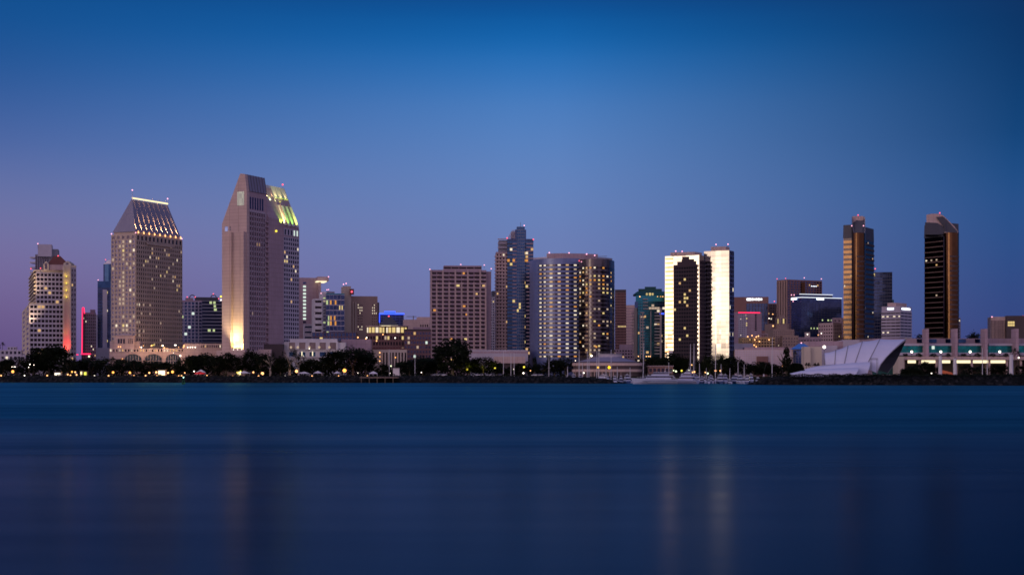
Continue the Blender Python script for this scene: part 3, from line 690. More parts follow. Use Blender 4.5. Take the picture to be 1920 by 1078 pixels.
# smooth shaft and section two
prof(b.mb('shaft', C_PURP), [(-.6, GZ), (-.6, 113.5), (-.6, 118), (10.5, 141.5), (16, 141.5), (L2, 117), (L2, GZ)], 25, 44.5)
prof(b.mb('wall', C_PURP), [(0, GZ), (0, 113), (13, 143.5), (16, 143.5), (L2 + 3, 112), (L2 + 3, GZ)], 44.5, L1)
b.fac(fp[0], fp[1], 18, 106, 7, 27, .62, .62, lambda i, j, r: (r.choice([L_WHITE, L_YEL, L_WARM]) if (((i in (0, 1)) and 18 < j < 25 and r.random() < .4) or (i > 2 and j > 16 and r.random() < .16) or r.random() < .012) else None), dark=G_NAVY, wall=C_LILAC, u0=45.2, u1=L1 - .6, pier=.25, span=.2)
b.fac(fp[0], fp[1], 107, 112, 5, 1, .5, .8, lambda i, j, r: L_COOL if i > 2 else None, u0=45.5, u1=L1 - 1, wall=C_LILAC, wpart='attic_window')
mb = b.mb('balcony', C_PURP)
for j in range(26): zz = 24 + j * 3.6; mb.ebox(fp[0], r_, nr, 22, 24.9, -.7, .9, zz, zz + 1)
# slope helper on section two: s runs up the slope
def SL(u_, s_, k=0.0):
    v_ = 13 * s_; z_ = 113 + 30.5 * s_; q = A(u_, v_ - k * .92); return Vector((q.x, q.y, z_ + k * .39))
pg = wallmat('pale_roof_panel', (0.50, 0.50, 0.48), .55, .05)
for i in range(5):           # lower lit panels, each a shallow trough with its own lamp
    u0 = 38.5 + i * (L1 - 38.5) / 5; u1 = u0 + (L1 - 38.5) / 5 - .5
    mb = MB(); a, c, d_, e_ = SL(u0, .03, .9), SL(u1, .03, .9), SL(u1 - .3, .53, .9), SL(u0 - .3, .53, .9)
    a2, c2, d2, e2 = SL(u0, .03, -.2), SL(u1, .03, -.2), SL(u1 - .3, .53, -.2), SL(u0 - .3, .53, -.2)
    mb.add([a, c, d_, e_, a2, c2, d2, e2], [(0, 1, 2, 3), (4, 7, 6, 5), (0, 4, 5, 1), (1, 5, 6, 2), (2, 6, 7, 3), (3, 7, 4, 0)])
    b.part('roof_panel', mb, pg)
    col = [(.42, .80, .06), (1.0, .80, .30), (.30, .65, .05), (.30, .70, .05), (.80, .90, .12)][i]
    s0 = SL((u0 + u1) / 2, -.05, 4.2); s1 = SL((u0 + u1) / 2 - .3, .36, .9)
    spot(s0.x, s0.y, s0.z, s1.x, s1.y, s1.z, [26000, 60000, 22000, 22000, 42000][i], col, 52, .9, .3, b.e)
    fm_ = b.mb('panel_fin', C_PURP); e0, e1, e2, e3 = SL(u0 - .35, .0, 1.9), SL(u0 - .35, .55, 1.9), SL(u0 - .35, .55, 0), SL(u0 - .35, 0, 0); k_ = Vector((r_.x, r_.y, 0)) * .3
    fm_.add([e0, e1, e2, e3, e0 + k_, e1 + k_, e2 + k_, e3 + k_], [(0, 1, 2, 3), (7, 6, 5, 4), (0, 4, 5, 1), (1, 5, 6, 2), (2, 6, 7, 3), (3, 7, 4, 0)])
for i in range(6):           # upper panels
    u0 = 26 + i * (L1 - 27) / 6; u1 = u0 + (L1 - 27) / 6 - .7
    mb = MB(); a, c, d_, e_ = SL(u0, .72, .8), SL(u1, .72, .8), SL(u1, 1.0, .8), SL(u0, 1.0, .8)
    a2, c2, d2, e2 = SL(u0, .72, -.2), SL(u1, .72, -.2), SL(u1, 1, -.2), SL(u0, 1, -.2)
    mb.add([a, c, d_, e_, a2, c2, d2, e2], [(0, 1, 2, 3), (4, 7, 6, 5), (0, 4, 5, 1), (1, 5, 6, 2), (2, 6, 7, 3), (3, 7, 4, 0)])
    b.part('roof_panel', mb, pg)
    s0 = SL((u0 + u1) / 2, .69, 2.0); s1 = SL((u0 + u1) / 2, .9, .8)
    spot(s0.x, s0.y, s0.z, s1.x, s1.y, s1.z, [3600, 3600, 2800, 3200, 2600, 2600][i], (1, .72, .26), 70, .9, .3, b.e)
for i in range(4):
    q = SL(29 + i * 7.5, .62, .8); b.light(q.x, q.y, q.z, [E_YELLOW, E_GREENW, E_WHITE, E_YELLOW][i], .35, 'roof_lamp')
    s1 = SL(30 + i * 7.5, .68, .6); s0 = SL(29 + i * 7.5, .58, 3.0); spot(s0.x, s0.y, s0.z, s1.x, s1.y, s1.z, [2600, 2200, 1600, 600][i], (.75, 1, .3), 90, .9, .3, b.e)
# notches in the end wall and the shallow floodlit panel
for v0, v1, ya, yb, mt in ((2.2, 8.2, 386, 360, glass('dim_lit_notch', (.16, .2, .2), .2)), (16, 18.6, 433, 424, G_LILAC), (13.4, 14.6, 432, 424, G_DARK)):
    mb = MB(); q0 = A(-.9, v1); q1 = A(-.9, v0); mb.add([(q0.x, q0.y, wz(ya, 1053)), (q1.x, q1.y, wz(ya, 1053)), (q1.x, q1.y, wz(yb, 1053)), (q0.x, q0.y, wz(yb, 1053))], [(0, 1, 2, 3)])
    b.part('notch_window', mb, mt)
mb = b.mb('end_panel', C_PINK); mb.ebox(A(-.8, L2), -l_, nl, L2 - 11.5, L2 - 1.6, 0, .7, wz(657, 1047), wz(434, 1047))
b.mass([A(-6, -2), A(26, -2), A(26, L2 + 1), A(-6, L2 + 1)], GZ, wz(657, 1047), C_PINK, 'podium')
b.fac(fp[0], fp[1], GZ + 2, 20, 10, 1, .5, .9, .1, dark=G_SMOKE, wall=C_DARK, u0=28, u1=62, pier=.4, off=.2, wpart='lobby_window')
c0 = A(-3.3, 6.6); t0 = A(-1.5, 6.6)
mb = b.mb('panel_fin', C_PINK)
for v_ in (1.1, 11.8): q = A(-.8, v_); mb.ebox(q, -l_, nl, 0, .5, 0, 2.9, 22.3, wz(434, 1047))
for k in (3.2, 6.4, 9.6):
    c0 = A(-3.0, k); t0 = A(-1.5, k); spot(c0.x, c0.y, 23.4, t0.x, t0.y, 27, 6000, (1, .80, .20), 120, 1, .4, b.e)
    spot(c0.x, c0.y, 23.4, t0.x, t0.y, 42, 34000, (1, .76, .24), 46, 1, .4, b.e)
c0 = A(-9, 9); t0 = A(-1, 10); spot(c0.x, c0.y, 23.6, t0.x, t0.y, 50, 50000, (1, .80, .40), 90, 1, .5, b.e)
for k in (3.2, 6.6, 10): q = A(-2.6, k); b.light(q.x, q.y, 22.8, E_WHITE, .35, 'ground_floodlight')
q = A(34, -1.2); b.light(q.x, q.y, wz(432, 1075), E_YELLOW, .8, 'roof_lamp')
q = SL(27, 1, 0); b.beacon(493, 336.5, 1080, E_RED, .8, .5); b.beacon(530, 346.5, 1108, E_RED, .8, .5)
b.done()

# podium wing right of it
b = Bld('hotel_wing', 'low dark-fronted hotel wing with pale end blocks right of the floodlit tower foot', pt(500, 1066), 12)
f1 = rect(462, 462, 530, 1068, 4, 16); b.mass(f1, GZ, wz(645, 1068), C_DARK)
f2 = rect(484, 484, 508, 1060, 4, 8); b.mass(f2, GZ, wz(655, 1060), C_PINK); b.fac(f2[0], f2[1], 14, 19, 1, 1, .6, .8, 0, wall=C_PINK)
b.done()

# ---------------- purple slab with a lit underside
fp = rect(560, 560, 601, 1280, 14, 30)
b = Bld('courthouse', 'mauve slab building with one column of lit windows and a lit roof overhang', cen(fp), 13)
z = wz(520.5, 1280); b.mass(fp, GZ, z, C_PURP)
b.fac(fp[0], fp[1], wz(634, 1280), wz(527, 1280), 1, 16, .9, .55, lambda i, j, r: None if (j > 14 or j == 3 or j == 4) else L_COOL, dark=G_NAVY, wall=G_NAVY, wname='wall', pier=0, span=0, u0=3.6, u1=6.4)
b.mass(rect(596, 596, 616.5, 1276, 14, 30), wz(526.5, 1276), wz(518.6, 1276), C_PURP, 'roof_overhang')
mb = b.mb('lit_soffit', E_DECK); q = rect(594, 594, 613, 1272, 14, 20); mb.prism([(a.x, a.y) for a in q], wz(528, 1272), wz(526.6, 1272))
b.mass(rect(598, 598, 602, 1277, 14, 12), GZ, wz(526.6, 1277), C_PURP)
b.mass(rect(571, 571, 590, 1266, 14, 12), GZ, wz(607, 1266), C_LILAC, 'annex')
b.fac(*rect(571, 571, 590, 1266, 14, 12)[:2], 12, wz(608, 1266), 1, 8, .95, .3, 0, dark=G_NAVY)
b.beacon(616, 519, 1276, E_PINKW, .6, .5); b.done()

# ---------------- white and green glass civic building
b = Bld('office_building', 'white office building with curved balconies and green-lit glass corner', pt(618, 1220), 14)
f1 = rect(588.5, 588.5, 604, 1216, 14, 16); z = wz(560, 1216); b.mass(f1, GZ, z, C_WHITE); b.fac(f1[0], f1[1], wz(636, 1216), z, 1, 7, .85, .4, .1, dark=G_SMOKE, wall=C_WHITE, pier=.2, span=.9, u0=.5)
f2 = rect(603, 603, 613, 1222, 14, 18); b.mass(f2, GZ, wz(547, 1222), C_WHITE); b.fac(f2[0], f2[1], wz(636, 1222), wz(556, 1222), 1, 14, .4, .4, .25, [L_GREEN, L_DIM], wall=C_WHITE)
f3 = rect(611, 611, 646, 1220, 14, 20); z = wz(550, 1220); b.mass(f3, GZ, z, G_TEAL, 'glass_block')
b.fac(f3[0], f3[1], wz(640, 1220), z - 1, 5, 9, .93, .8, lambda i, j, r: (L_GREEN if i == 0 and r.random() < .5 else L_ORANGE if (i in (1, 2) and j in (3, 4, 7)) else L_YEL if (i > 2 and j == 6) else None), dark=G_NAVY, wall=C_LILAC, wname='mullion', pier=.3, span=.3)
b.mass(sub(f3, .1, .5, .2, .8), z, wz(546, 1220), C_GREY, 'roof_house')
for px, y in ((613, 543.5), (616, 543), (602, 550)): b.beacon(px, y, 1220, E_PINKW, .5, .5)
b.done()

# ---------------- brown jail-like block
b = Bld('office_building', 'brown windowless-looking block with a tall left shaft carrying a red-lit box', pt(678, 1240), 15)
f1 = rect(645, 645, 658, 1236, 14, 18); b.mass(f1, GZ, wz(536.5, 1236), C_TAN, 'shaft')
f2 = rect(656, 656, 708, 1240, 14, 26); z = wz(555, 1240); b.mass(f2, GZ, z, C_BROWN)
mb = b.mb('rib', C_TAN); uu = (f2[1] - f2[0]).normalized(); nn = Vector((uu.y, -uu.x))
for a, h in ((.2, 545), (2.2, 566), (4.3, 566)): mb.ebox(f2[0], uu, nn, a, a + .9, 0, 1.2, GZ, wz(h, 1240))
for a0 in (6.2, 18.2): b.fac(f2[0], f2[1], wz(620, 1240), wz(569, 1240), 3, 10, .35, .45, lambda i, j, r: L_WHITE if (j > 5 or j < 2) and r.random() < .8 else None, dark=G_SMOKE, u0=a0, u1=a0 + 4.6)
b.mass(rect(708, 708, 711, 1246, 14, 20), GZ, wz(567, 1246), C_DARK)
mb = b.mb('red_box', C_REDROOF); mb.box((wx(659.5, 1234), 1234, wz(547, 1234)), 3.4, 3, 4.6)
b.light(wx(659.5, 1231.6), 1231.6, wz(547, 1231.6), E_RED, .8, 'red_light')
for px, y in ((644, 533), (649, 531.5)): b.beacon(px, y, 1236, E_PINKW, .6, .5)
b.done()

# ---------------- blue LED building
fp = rect(712, 712, 757, 1600, 8, 30)
b = Bld('office_building', 'dark glass office block outlined in blue neon along its roof edge', cen(fp), 16)
z = wz(589, 1600); b.mass(fp, GZ, z, G_NAVY)
b.fac(fp[0], fp[1], wz(612, 1600), z - 1, 6, 5, .9, .6, 0, dark=G_NAVY, wall=C_DGREY, wname='mullion', pier=.2, span=.2)
f2 = rect(721, 721, 741, 1604, 8, 16); b.mass(f2, z, wz(585, 1604), G_NAVY, 'roof_house')
mb = b.mb('neon_line', E_BLUE); q = grow(fp, 1.03); mb.tube((q[0].x, q[0].y, z + .5), (q[1].x, q[1].y, z + .5), .7); mb.tube((q[0].x, q[0].y, z + .5), (q[0].x, q[0].y, z - 9), .5)
q = grow(f2, 1.03); mb.tube((q[0].x, q[0].y, wz(584.6, 1604)), (q[1].x, q[1].y, wz(584.6, 1604)), .7)
l = bpy.data.lights.new('blue_light', 'AREA'); l.energy = 5000; l.color = (.05, .1, 1); l.size = 20; lo = bpy.data.objects.new('blue_light', l); COL.objects.link(lo); lo.parent = b.e
lo.location = Vector((wx(734, 1590), 1590, z + 6)) - b.o; lo.rotation_euler = (R(-30) + R(60), 0, 0)
b.done()

# ---------------- brown condominiums with the lit crown
b = Bld('condominium_building', 'brown terraced condominiums with a round crown of tall lit windows and a dark pyramid roof', pt(725, 1190), 17)
c = circle(wx(705, 1196), 1196, 7.6, 16); zc = wz(612, 1190); b.mass(c, GZ, zc, C_RBROWN)
c2 = circle(wx(744, 1198), 1198, 9, 16); b.mass(c2, GZ, zc, C_RBROWN)
b.mass(grow(c, 1.08), zc, wz(610.5, 1190), C_PINK, 'cornice'); b.mass(grow(c2, 1.06), zc, wz(610.5, 1190), C_PINK, 'cornice')
for cc, sel in ((c, range(9, 15)), (c2, range(9, 15))):
    for k in sel: b.fac(cc[k], cc[(k + 1) % 16], wz(624, 1188), wz(613, 1188), 1, 1, .75, .9, lambda i, j, r: L_YEL if k % 3 else L_WHITE, off=.15, wpart='crown_window')
pr = [Vector((wx(711, 1192), 1192)), Vector((wx(748, 1192), 1192)), Vector((wx(748, 1204), 1204)), Vector((wx(711, 1204), 1204))]
b.mass(pr, zc + .8, wz(594, 1198), C_DGREY, 'pyramid_roof', [Vector((wx(729, 1198) + a, 1198 + c_)) for a, c_ in ((-2, -1), (2, -1), (2, 1), (-2, 1))])
mb = b.mb('lit_cornice', E_DECK); mb.ebox(Vector((wx(712, 1190), 1190)), Vector((1, 0)), Vector((0, -1)), 0, wx(746, 1190) - wx(712, 1190), 0, .4, wz(611, 1190), wz(610.2, 1190))
b.beacon(729, 593, 1198, E_RED, .8, .5)
f1 = rect(688, 688, 763, 1180, 6, 18); z = wz(628, 1180); b.mass(f1, GZ, z, C_DARK); b.fac(f1[0], f1[1], 14, z, 14, 5, .65, .6, .13, [L_WARM, L_DIM, L_YEL], dark=G_SMOKE, wall=C_RBROWN)
f2 = rect(758, 758, 808, 1176, 6, 18); z = wz(617, 1176); b.mass(f2, GZ, z, C_DARK); b.fac(f2[0], f2[1], 14, z - 1.5, 9, 7, .7, .6, .12, [L_WARM, L_DIM, L_COOL], dark=G_BLUEW, wall=C_RBROWN)
b.mass(rect(775, 775, 806, 1178, 6, 10), z, wz(613, 1178), C_PURP)
for px, y, mt in ((686, 635, E_WARM), (687.5, 633, E_WHITE), (706, 639, E_WARM), (741, 633.5, E_WHITE), (718, 627, E_WARM)): b.light(wx(px, 1174), 1174, wz(y, 1174), mt, .5, 'terrace_lamp')
b.done()
# pink block behind
fp = rect(757, 757, 808, 1500, 6, 22)
b = Bld('office_building', 'plain pink block with slit windows behind the brown condominiums', cen(fp), 18)
b.mass(fp, GZ, wz(599, 1500), C_PINK); b.mass(sub(fp, .5, 1, .1, .9), wz(599, 1500), wz(594, 1500), C_PINK); b.fac(fp[0], fp[1], wz(617, 1500), wz(608, 1500), 4, 1, .5, 1, 0, u0=16, u1=25, wall=C_PINK); b.done()
b = Bld('tower_crane', 'thin tower crane arm seen above the pink block', pt(772, 1700), 19, 'crane')
mb = b.mb('mast', C_STEEL); mb.tube((wx(775, 1700), 1700, GZ), (wx(775, 1700), 1700, wz(592, 1700)), .6); mb = b.mb('jib', C_STEEL); mb.tube((wx(762, 1700), 1700, wz(593.5, 1700)), (wx(781, 1700), 1700, wz(593.5, 1700)), .35)
b.done()
# courthouse-like beige building in front with tall recesses
fp = rect(694, 694, 763, 1120, 4, 16)
b = Bld('restaurant_building', 'beige building with tall dark recesses and three orange lamps behind the park trees', cen(fp), 20)
z = wz(655, 1120); b.mass(fp, GZ, z, C_BEIGE); b.fac(fp[0], fp[1], 8, z - 2, 8, 1, .5, .96, 0, dark=G_SMOKE, wall=C_BEIGE, pier=1, u0=9)
b.mass(grow(fp, 1.02), z, z + 1.2, C_REDROOF, 'roof', grow(fp, .9))
for y in (661, 669, 676.5): b.light(wx(712, 1117), 1117, wz(y, 1117), E_WARM, .5)
b.light(wx(741.5, 1117), 1117, wz(670, 1117), E_ORANGE, .45); b.done()

# ---------------- white low hotel
b = Bld('conference_hall', 'low white hall with square recesses and blue lower windows behind park trees', pt(600, 1090), 21)
f1 = rect(520, 520, 690, 1092, 3, 26); b.mass(f1, GZ, wz(653, 1092), C_PURP)
f2 = rect(533, 533, 634, 1084, 3, 8); z = wz(641, 1084); b.mass(f2, GZ, z, C_WHITE)
uu = (f2[1] - f2[0]).normalized(); nn = Vector((uu.y, -uu.x)); L = (f2[1] - f2[0]).length
b.mass(sub(f2, .1, .98, 0.05, 1), z, wz(635, 1084), C_WHITE)
b.fac(f2[0], f2[1], wz(656, 1084), wz(641, 1084), 5, 1, .62, .85, 0, dark=glass('dim_recess_glass', (.2, .16, .16), .3), wall=C_WHITE, pier=1.4, span=1.2, u0=2, off=.1, wpart='recess_window')
b.fac(f2[0], f2[1], wz(670, 1084), wz(658, 1084), 5, 1, .6, .7, 0, dark=G_BLUE, wall=C_WHITE, pier=1.0, span=1.0, u0=2, off=.1, wpart='lower_window')
b.mass(rect(634, 634, 648, 1086, 3, 8), GZ, wz(642, 1086), C_WHITE); b.mass(rect(640, 640, 696, 1100, 3, 14), GZ, wz(636, 1100), C_PURP)
b.mass(rect(515, 515, 534, 1088, 3, 8), GZ, wz(643, 1088), C_LILAC); b.mass(rect(509, 509, 534, 1080, 3, 6), GZ, wz(656, 1080), C_PINK)
for px in (545, 558, 579.5, 598, 617): b.light(wx(px + .5, 1082), 1082, wz(651, 1082), L_DIM, .9, 'recess_lamp')
for px in (566, 586): mb = b.mb('lit_pilaster', E_DECK); mb.box((wx(px, 1081), 1081, wz(663, 1081)), .6, .4, 3.2)
b.light(wx(580, 1081.5), 1081.5, wz(653.5, 1081.5), E_WHITE, .35); b.light(wx(569, 708) * 1081 / 708, 1081, wz(667, 1081), E_WHITE, .3)
b.done()
# dark wing behind it
fp = rect(585, 585, 668, 1130, 3, 20)
b = Bld('apartment_building', 'dark low-rise with brown frames above the white hall roof', cen(fp), 22)
z = wz(623, 1130); b.mass(fp, GZ, z, C_DARK); b.fac(fp[0], fp[1], wz(640, 1130), z, 12, 2, .8, .8, .04, dark=G_NAVY, wall=C_RBROWN)
b.light(wx(671, 1126), 1126, wz(632.5, 1126), E_WARM, .55); b.done()

# ---------------- brown office grid
fp = rect(807, 807, 912, 1180, 4, 26)
b = Bld('apartment_tower', 'broad mauve-brown tower with dark ribbon windows between pale vertical piers', cen(fp), 23)
z = wz(506, 1180); b.mass(fp, GZ, z, C_PURP)
b.fac(fp[0], fp[1], 12, z - 1, 9, 23, .88, .52, lambda i, j, r: (r.choice([L_WARM, L_YEL, L_DIM, L_ORANGE]) if r.random() < .06 else None), dark=G_SMOKE, wall=C_PURP, pier=.0, span=.7)
mb = b.mb('pier', C_PINK); uu = (fp[1] - fp[0]).normalized(); nn = Vector((uu.y, -uu.x)); L = (fp[1] - fp[0]).length
for i in range(10): a = L * i / 9; a = min(max(a, .6), L - .6); mb.ebox(fp[0], uu, nn, a - .6, a + .6, -.05, 1.5, GZ, z - (14 * .0 if i in (0, 2, 4, 6, 8) else 10))
mb = b.mb('balcony', C_PINK)
for j in range(23):
    zz = 12 + (z - 13) * j / 23
    for i in range(9): mb.ebox(fp[0], uu, nn, L * i / 9 + .7, L * i / 9 + 1.7, .7, 1.35, zz - .5, zz + .8)
f3 = rect(912, 912, 921, 1186, 4, 20); b.mass(f3, GZ, wz(509, 1186), C_PURP)
f4 = rect(832, 832, 903, 1184, 4, 16); b.mass(f4, z, wz(498, 1184), C_PURP); b.fac(f4[0], f4[1], z, wz(498, 1184), 5, 1, .93, .4, 0, wall=C_PURP, dark=G_SMOKE)
for px, y in ((806, 505), (864, 496), (908, 497), (921, 504)): b.beacon(px, y, 1180, E_PINKW, .5, .6)
b.done()
fp = rect(919, 919, 931, 1300, 4, 20)
b = Bld('condominium_tower', 'thin grey tower squeezed between the mauve-brown tower and the blue stepped tower', cen(fp), 24)
z = wz(556, 1300); b.mass(fp, GZ, z, C_GREY); b.mass(sub(fp, .35, 1, .1, .9), z, wz(545, 1300), C_DGREY, 'roof_house'); b.fac(fp[0], fp[1], 12, z - 1, 3, 26, .5, .5, .06, wall=C_LILAC, dark=G_BLUEW); b.done()

# ---------------- stepped blue glass tower
D = 1200
b = Bld('condominium_tower', 'stepped blue glass tower with pale pink balcony stacks and a tall flat-topped central shaft', pt(965, D), 25)
f1 = rect(930, 930, 953, D + 2, 2, 26); z = wz(472, D); b.mass(f1, GZ, z, C_PURP); b.fac(f1[0], f1[1], 12, z - 1, 4, 32, .5, .55, .05, [L_WARM, L_WHITE], dark=G_SMOKE, wall=C_PINK, pier=.3, span=.6)
mb = b.mb('balcony', C_PINK)
for j in range(32): zz = 12 + (z - 13) * j / 32; mb.ebox(f1[0], Vector((1, 0)), Vector((0, -1)), -1.2, 4.5, 0, 1.3, zz - .5, zz + .5)
f2 = rect(935, 935, 951, D + 8, 2, 18); b.mass(f2, z, wz(449, D), C_GREY)
mb = b.mb('terrace_slab', C_LILAC)
for y in (447, 455, 463): mb.ebox(f2[0], Vector((1, 0)), Vector((0, -1)), -.8, 6.6, 0, 1.4, wz(y + 1, D), wz(y - 1, D))
f3 = rect(951, 951, 1000, D, 2, 26); z3 = wz(448, D); b.mass(f3, GZ, z3, G_NAVY, 'glass_shaft')
def lb(i, j, r): return (r.choice([L_WARM, L_YEL, L_WHITE]) if r.random() < .07 else (L_ORANGE if j == 28 and i < 8 and r.random() < .7 else None))
b.fac(f3[0], f3[1], 12, z3 - 1, 10, 34, .9, .7, lb, dark=G_BLUE, wall=C_DGREY, wname='mullion', pier=.12, span=.1)
mb = b.mb('balcony', C_PURP)
for j in range(34):
    zz = 12 + (z3 - 13) * j / 34
    mb.ebox(f3[0], Vector((1, 0)), Vector((0, -1)), 4.2, 9.6, 0, 1.2, zz - .4, zz + .5)
    if j > 4: mb.ebox(f3[0], Vector((1, 0)), Vector((0, -1)), 15.4, 20.9, 0, 1.2, zz - .4, zz + .5)
f4 = rect(969, 969, 984, D - 1.5, 2, 20); z4 = wz(425.5, D); b.mass(f4, GZ, z4, G_BLUE, 'glass_shaft'); b.fac(f4[0], f4[1], 12, z4, 4, 44, .9, .85, lambda i, j, r: L_YEL if (j < 28 and r.random() < .03) else 'skip', wall=C_GREY, wname='mullion', pier=.1, span=.1)
f5 = rect(966, 966, 986.5, D + 3, 2, 18); b.mass(f5, z3, wz(430, D), G_NAVY, 'glass_shaft')
mb = b.mb('sloped_screen', C_LILAC)
for k in range(7):
    f = k / 6; z_ = wz(446 - 14 * f, D); x0 = wx(951 + 9 * f, D); mb.box(((x0 + wx(966, D)) / 2, D + 1, z_), wx(966, D) - x0, 1.2, .5)
mb.box((wx(962, D), D + 4, wz(441, D)), 3.5, 3, 6)
mb = b.mb('antenna', C_STEEL); mb.tube((wx(976, D), D, z4), (wx(976, D), D, wz(417, D)), .15)
b.beacon(983, 423, D, E_PINKW, .6, .8); b.beacon(951, 446.5, D - 2, E_RED, .7, .3); b.beacon(1000, 449, D - 2, E_RED, .7, .3)
b.done()
_pt, _wx, _wz = pt, wx, wz
pt = lambda px, d: Vector(((px - 960) / F * (d + 50), d + 50))
wx = lambda px, d: _wx(px, d + 50)
wz = lambda y, d: _wz(y, d + 50)
# ---------------- the curved hotel with rows of lit rooms
b = Bld('hotel_tower', 'broad curved glass hotel with rows of small lit windows and a red-tinted penthouse', pt(1070, 1050), 26)
back = 1092
a1 = [(993, 1078), (996, 1068), (1001, 1060), (1010, 1053.5), (1026, 1048.5), (1041, 1046), (1056, 1045), (1071, 1045.6), (1085.5, 1048)]
P1 = [pt(*q) for q in a1]; z1 = wz(485, 1050)
G_CURVE = glass('blue_hotel_glass', (.13, .165, .33), .34, .01, .3)
def curved(P, zt_, mat):
    mb = MB(); n = len(P); mb.add([(q.x, q.y, GZ) for q in P] + [(q.x, q.y, zt_) for q in P], [(i, i + 1, n + i + 1, n + i) for i in range(n - 1)]); b.part('curved_glass_wall', mb, mat, True)
curved(P1, z1, G_CURVE)
b.mass([P1[0] + Vector((.5, .5))] + [q + Vector((0, .6)) for q in P1[1:-1]] + [P1[-1] + Vector((-.3, .6)), pt(1085.5, back), pt(996, back)], GZ, z1 - .02, C_GREY, 'wall')
zw0, zw1 = wz(672, 1050), wz(494, 1050)
for k in range(3, 8):
    b.fac(P1[k], P1[k + 1], zw0, zw1, 2 if k == 3 else 1, 23, .36 if k > 3 else .5, .34, lambda i, j, r: (r.choice([L_WHITE, L_WARM, L_DIM, L_DIM]) if r.random() < .6 else (L_ORANGE if r.random() < .15 else L_DIM)), off=.32)
    e = P1[k + 1] - P1[k]; L = e.length; e = e / L; n = Vector((e.y, -e.x)); mb = b.mb('window_band', G_SMOKE); ch = (zw1 - zw0) / 23
    for j in range(23): mb.ebox(P1[k], e, n, -.01, L + .01, .02, .14, zw0 + j * ch + ch * .31, zw0 + j * ch + ch * .69)
mb = b.mb('mullion', C_GREY)
for k in range(0, 4):
    e = P1[k + 1] - P1[k]; L = e.length; e = e / L; n = Vector((e.y, -e.x))
    for j in range(24): mb.ebox(P1[k], e, n, 0, L, -.02, .05, GZ + 5 + j * 3.4, GZ + 5.12 + j * 3.4)
a2 = [(1085.5, 1036), (1091, 1033.2), (1097, 1030.4), (1103.5, 1028.2), (1111, 1027), (1119, 1027), (1127, 1028.4), (1135, 1031.4), (1142, 1035.5), (1148, 1042), (1152, 1050)]
P2 = [pt(*q) for q in a2]; z2 = wz(487, 1036)
curved(P2, z2, glass('grey_bronze_glass', (.09, .08, .095), .22, .03, .6))
b.mass([P2[0] + Vector((.4, .6))] + [q + Vector((0, .6)) for q in P2[1:-1]] + [P2[-1] + Vector((-.4, .3)), pt(1152.2, back), pt(1085.8, back)], GZ, z2 - .02, C_GREY, 'wall')
zb0, zb1 = wz(668, 1032), wz(499, 1032)
for k in range(len(P2) - 1):
    b.fac(P2[k], P2[k + 1], zb0, zb1, 1, 22, .46, .42, (lambda i, j, r: (r.choice([L_WARM, L_YEL, L_WHITE, L_ORANGE]) if r.random() < (.38 if j > 13 else .14) else (L_DIM if r.random() < .2 else None))) if k < 9 else .05, off=.22)
    e = P2[k + 1] - P2[k]; L = e.length; e = e / L; n = Vector((e.y, -e.x)); ch = (zb1 - zb0) / 22
    mb = b.mb('window_band', G_SMOKE)
    for j in range(22): mb.ebox(P2[k], e, n, -.01, L + .01, .02, .12, zb0 + j * ch + ch * .25, zb0 + j * ch + ch * .75)
    if k < 3:
        mb = b.mb('spandrel_band', glass('champagne_spandrel_glass', (.22, .19, .13), .1, .03))
        for j in range(22): mb.ebox(P2[k], e, n, -.01, L + .01, .02, .5, zb0 + j * ch - ch * .21, zb0 + j * ch + ch * .2)
pent = [pt(1025, 1056), pt(1055, 1053), pt(1090, 1056), pt(1121, 1062), pt(1121, 1082), pt(1025, 1082)]
b.mass(pent, z1, wz(475.5, 1056), C_PURP, 'penthouse')
b.mass([pt(1000, 1064), pt(1026, 1054), pt(1026, 1080), pt(1000, 1080)], z1, wz(482, 1056), C_LILAC, 'penthouse')
b.mass([pt(1119, 1040), pt(1134, 1044), pt(1148, 1052), pt(1148, 1080), pt(1119, 1080)], z2, wz(483, 1044), C_GREY, 'penthouse')
for px, y in ((1030, 474), (1067, 474.5), (1100, 476.5), (1115, 479)): b.beacon(px, y, 1057, E_PINKW, .6, .3)
b.beacon(1086, 489, 1034, E_RED, .5, .3); b.beacon(1090, 491, 1033, E_PINKW, .4, .3)
mb = b.mb('maintenance_crane', C_STEEL); mb.tube((wx(1121, 1060), 1110, wz(481, 1060)), (wx(1138, 1056), 1106, wz(480.5, 1056)), .2)
b.light(wx(1109, 1024), 1074, wz(667, 1024), E_WHITE, .7); b.light(wx(1118, 1025), 1075, wz(650, 1025), L_ORANGE, .8)
b.done()

pt, wx, wz = _pt, _wx, _wz
# hotel meeting-room pavilion right in front, round sloping roofs
b = Bld('waterfront_pavilion', 'low round pavilion with sloping grey roof and two pale balcony bands behind the masts', pt(1140, 1010), 27)
def ell(cx, cy, rx, ry, n=28): return [Vector((cx + rx * math.cos(2 * math.pi * i / n), cy + ry * math.sin(2 * math.pi * i / n))) for i in range(n)]
cx, cy = wx(1139, 1018), 1020
k_ = 1018 / F
c0 = ell(cx, cy, 66 * k_, 16); c1 = ell(cx, cy, 64 * k_, 15.4); c2 = ell(wx(1140, 1018), cy, 24 * k_, 9); c3 = ell(wx(1144, 1018), cy, 22 * k_, 8)
zz = lambda y: wz(y, 1010)
b.mass(c1, GZ, zz(678), C_DARK); b.mass(c0, zz(697), zz(692), C_PINK, 'balcony'); b.mass(c0, zz(685.5), zz(680.5), C_PINK, 'balcony')
b.mass(grow(c0, .99), zz(680.5) + .05, zz(669), C_METROOF, 'roof', c2)
b.mass(c3, zz(669), zz(664), C_LILAC, 'cupola'); b.mass(grow(c3, 1.05), zz(664), zz(662.5), C_GREY, 'roof')
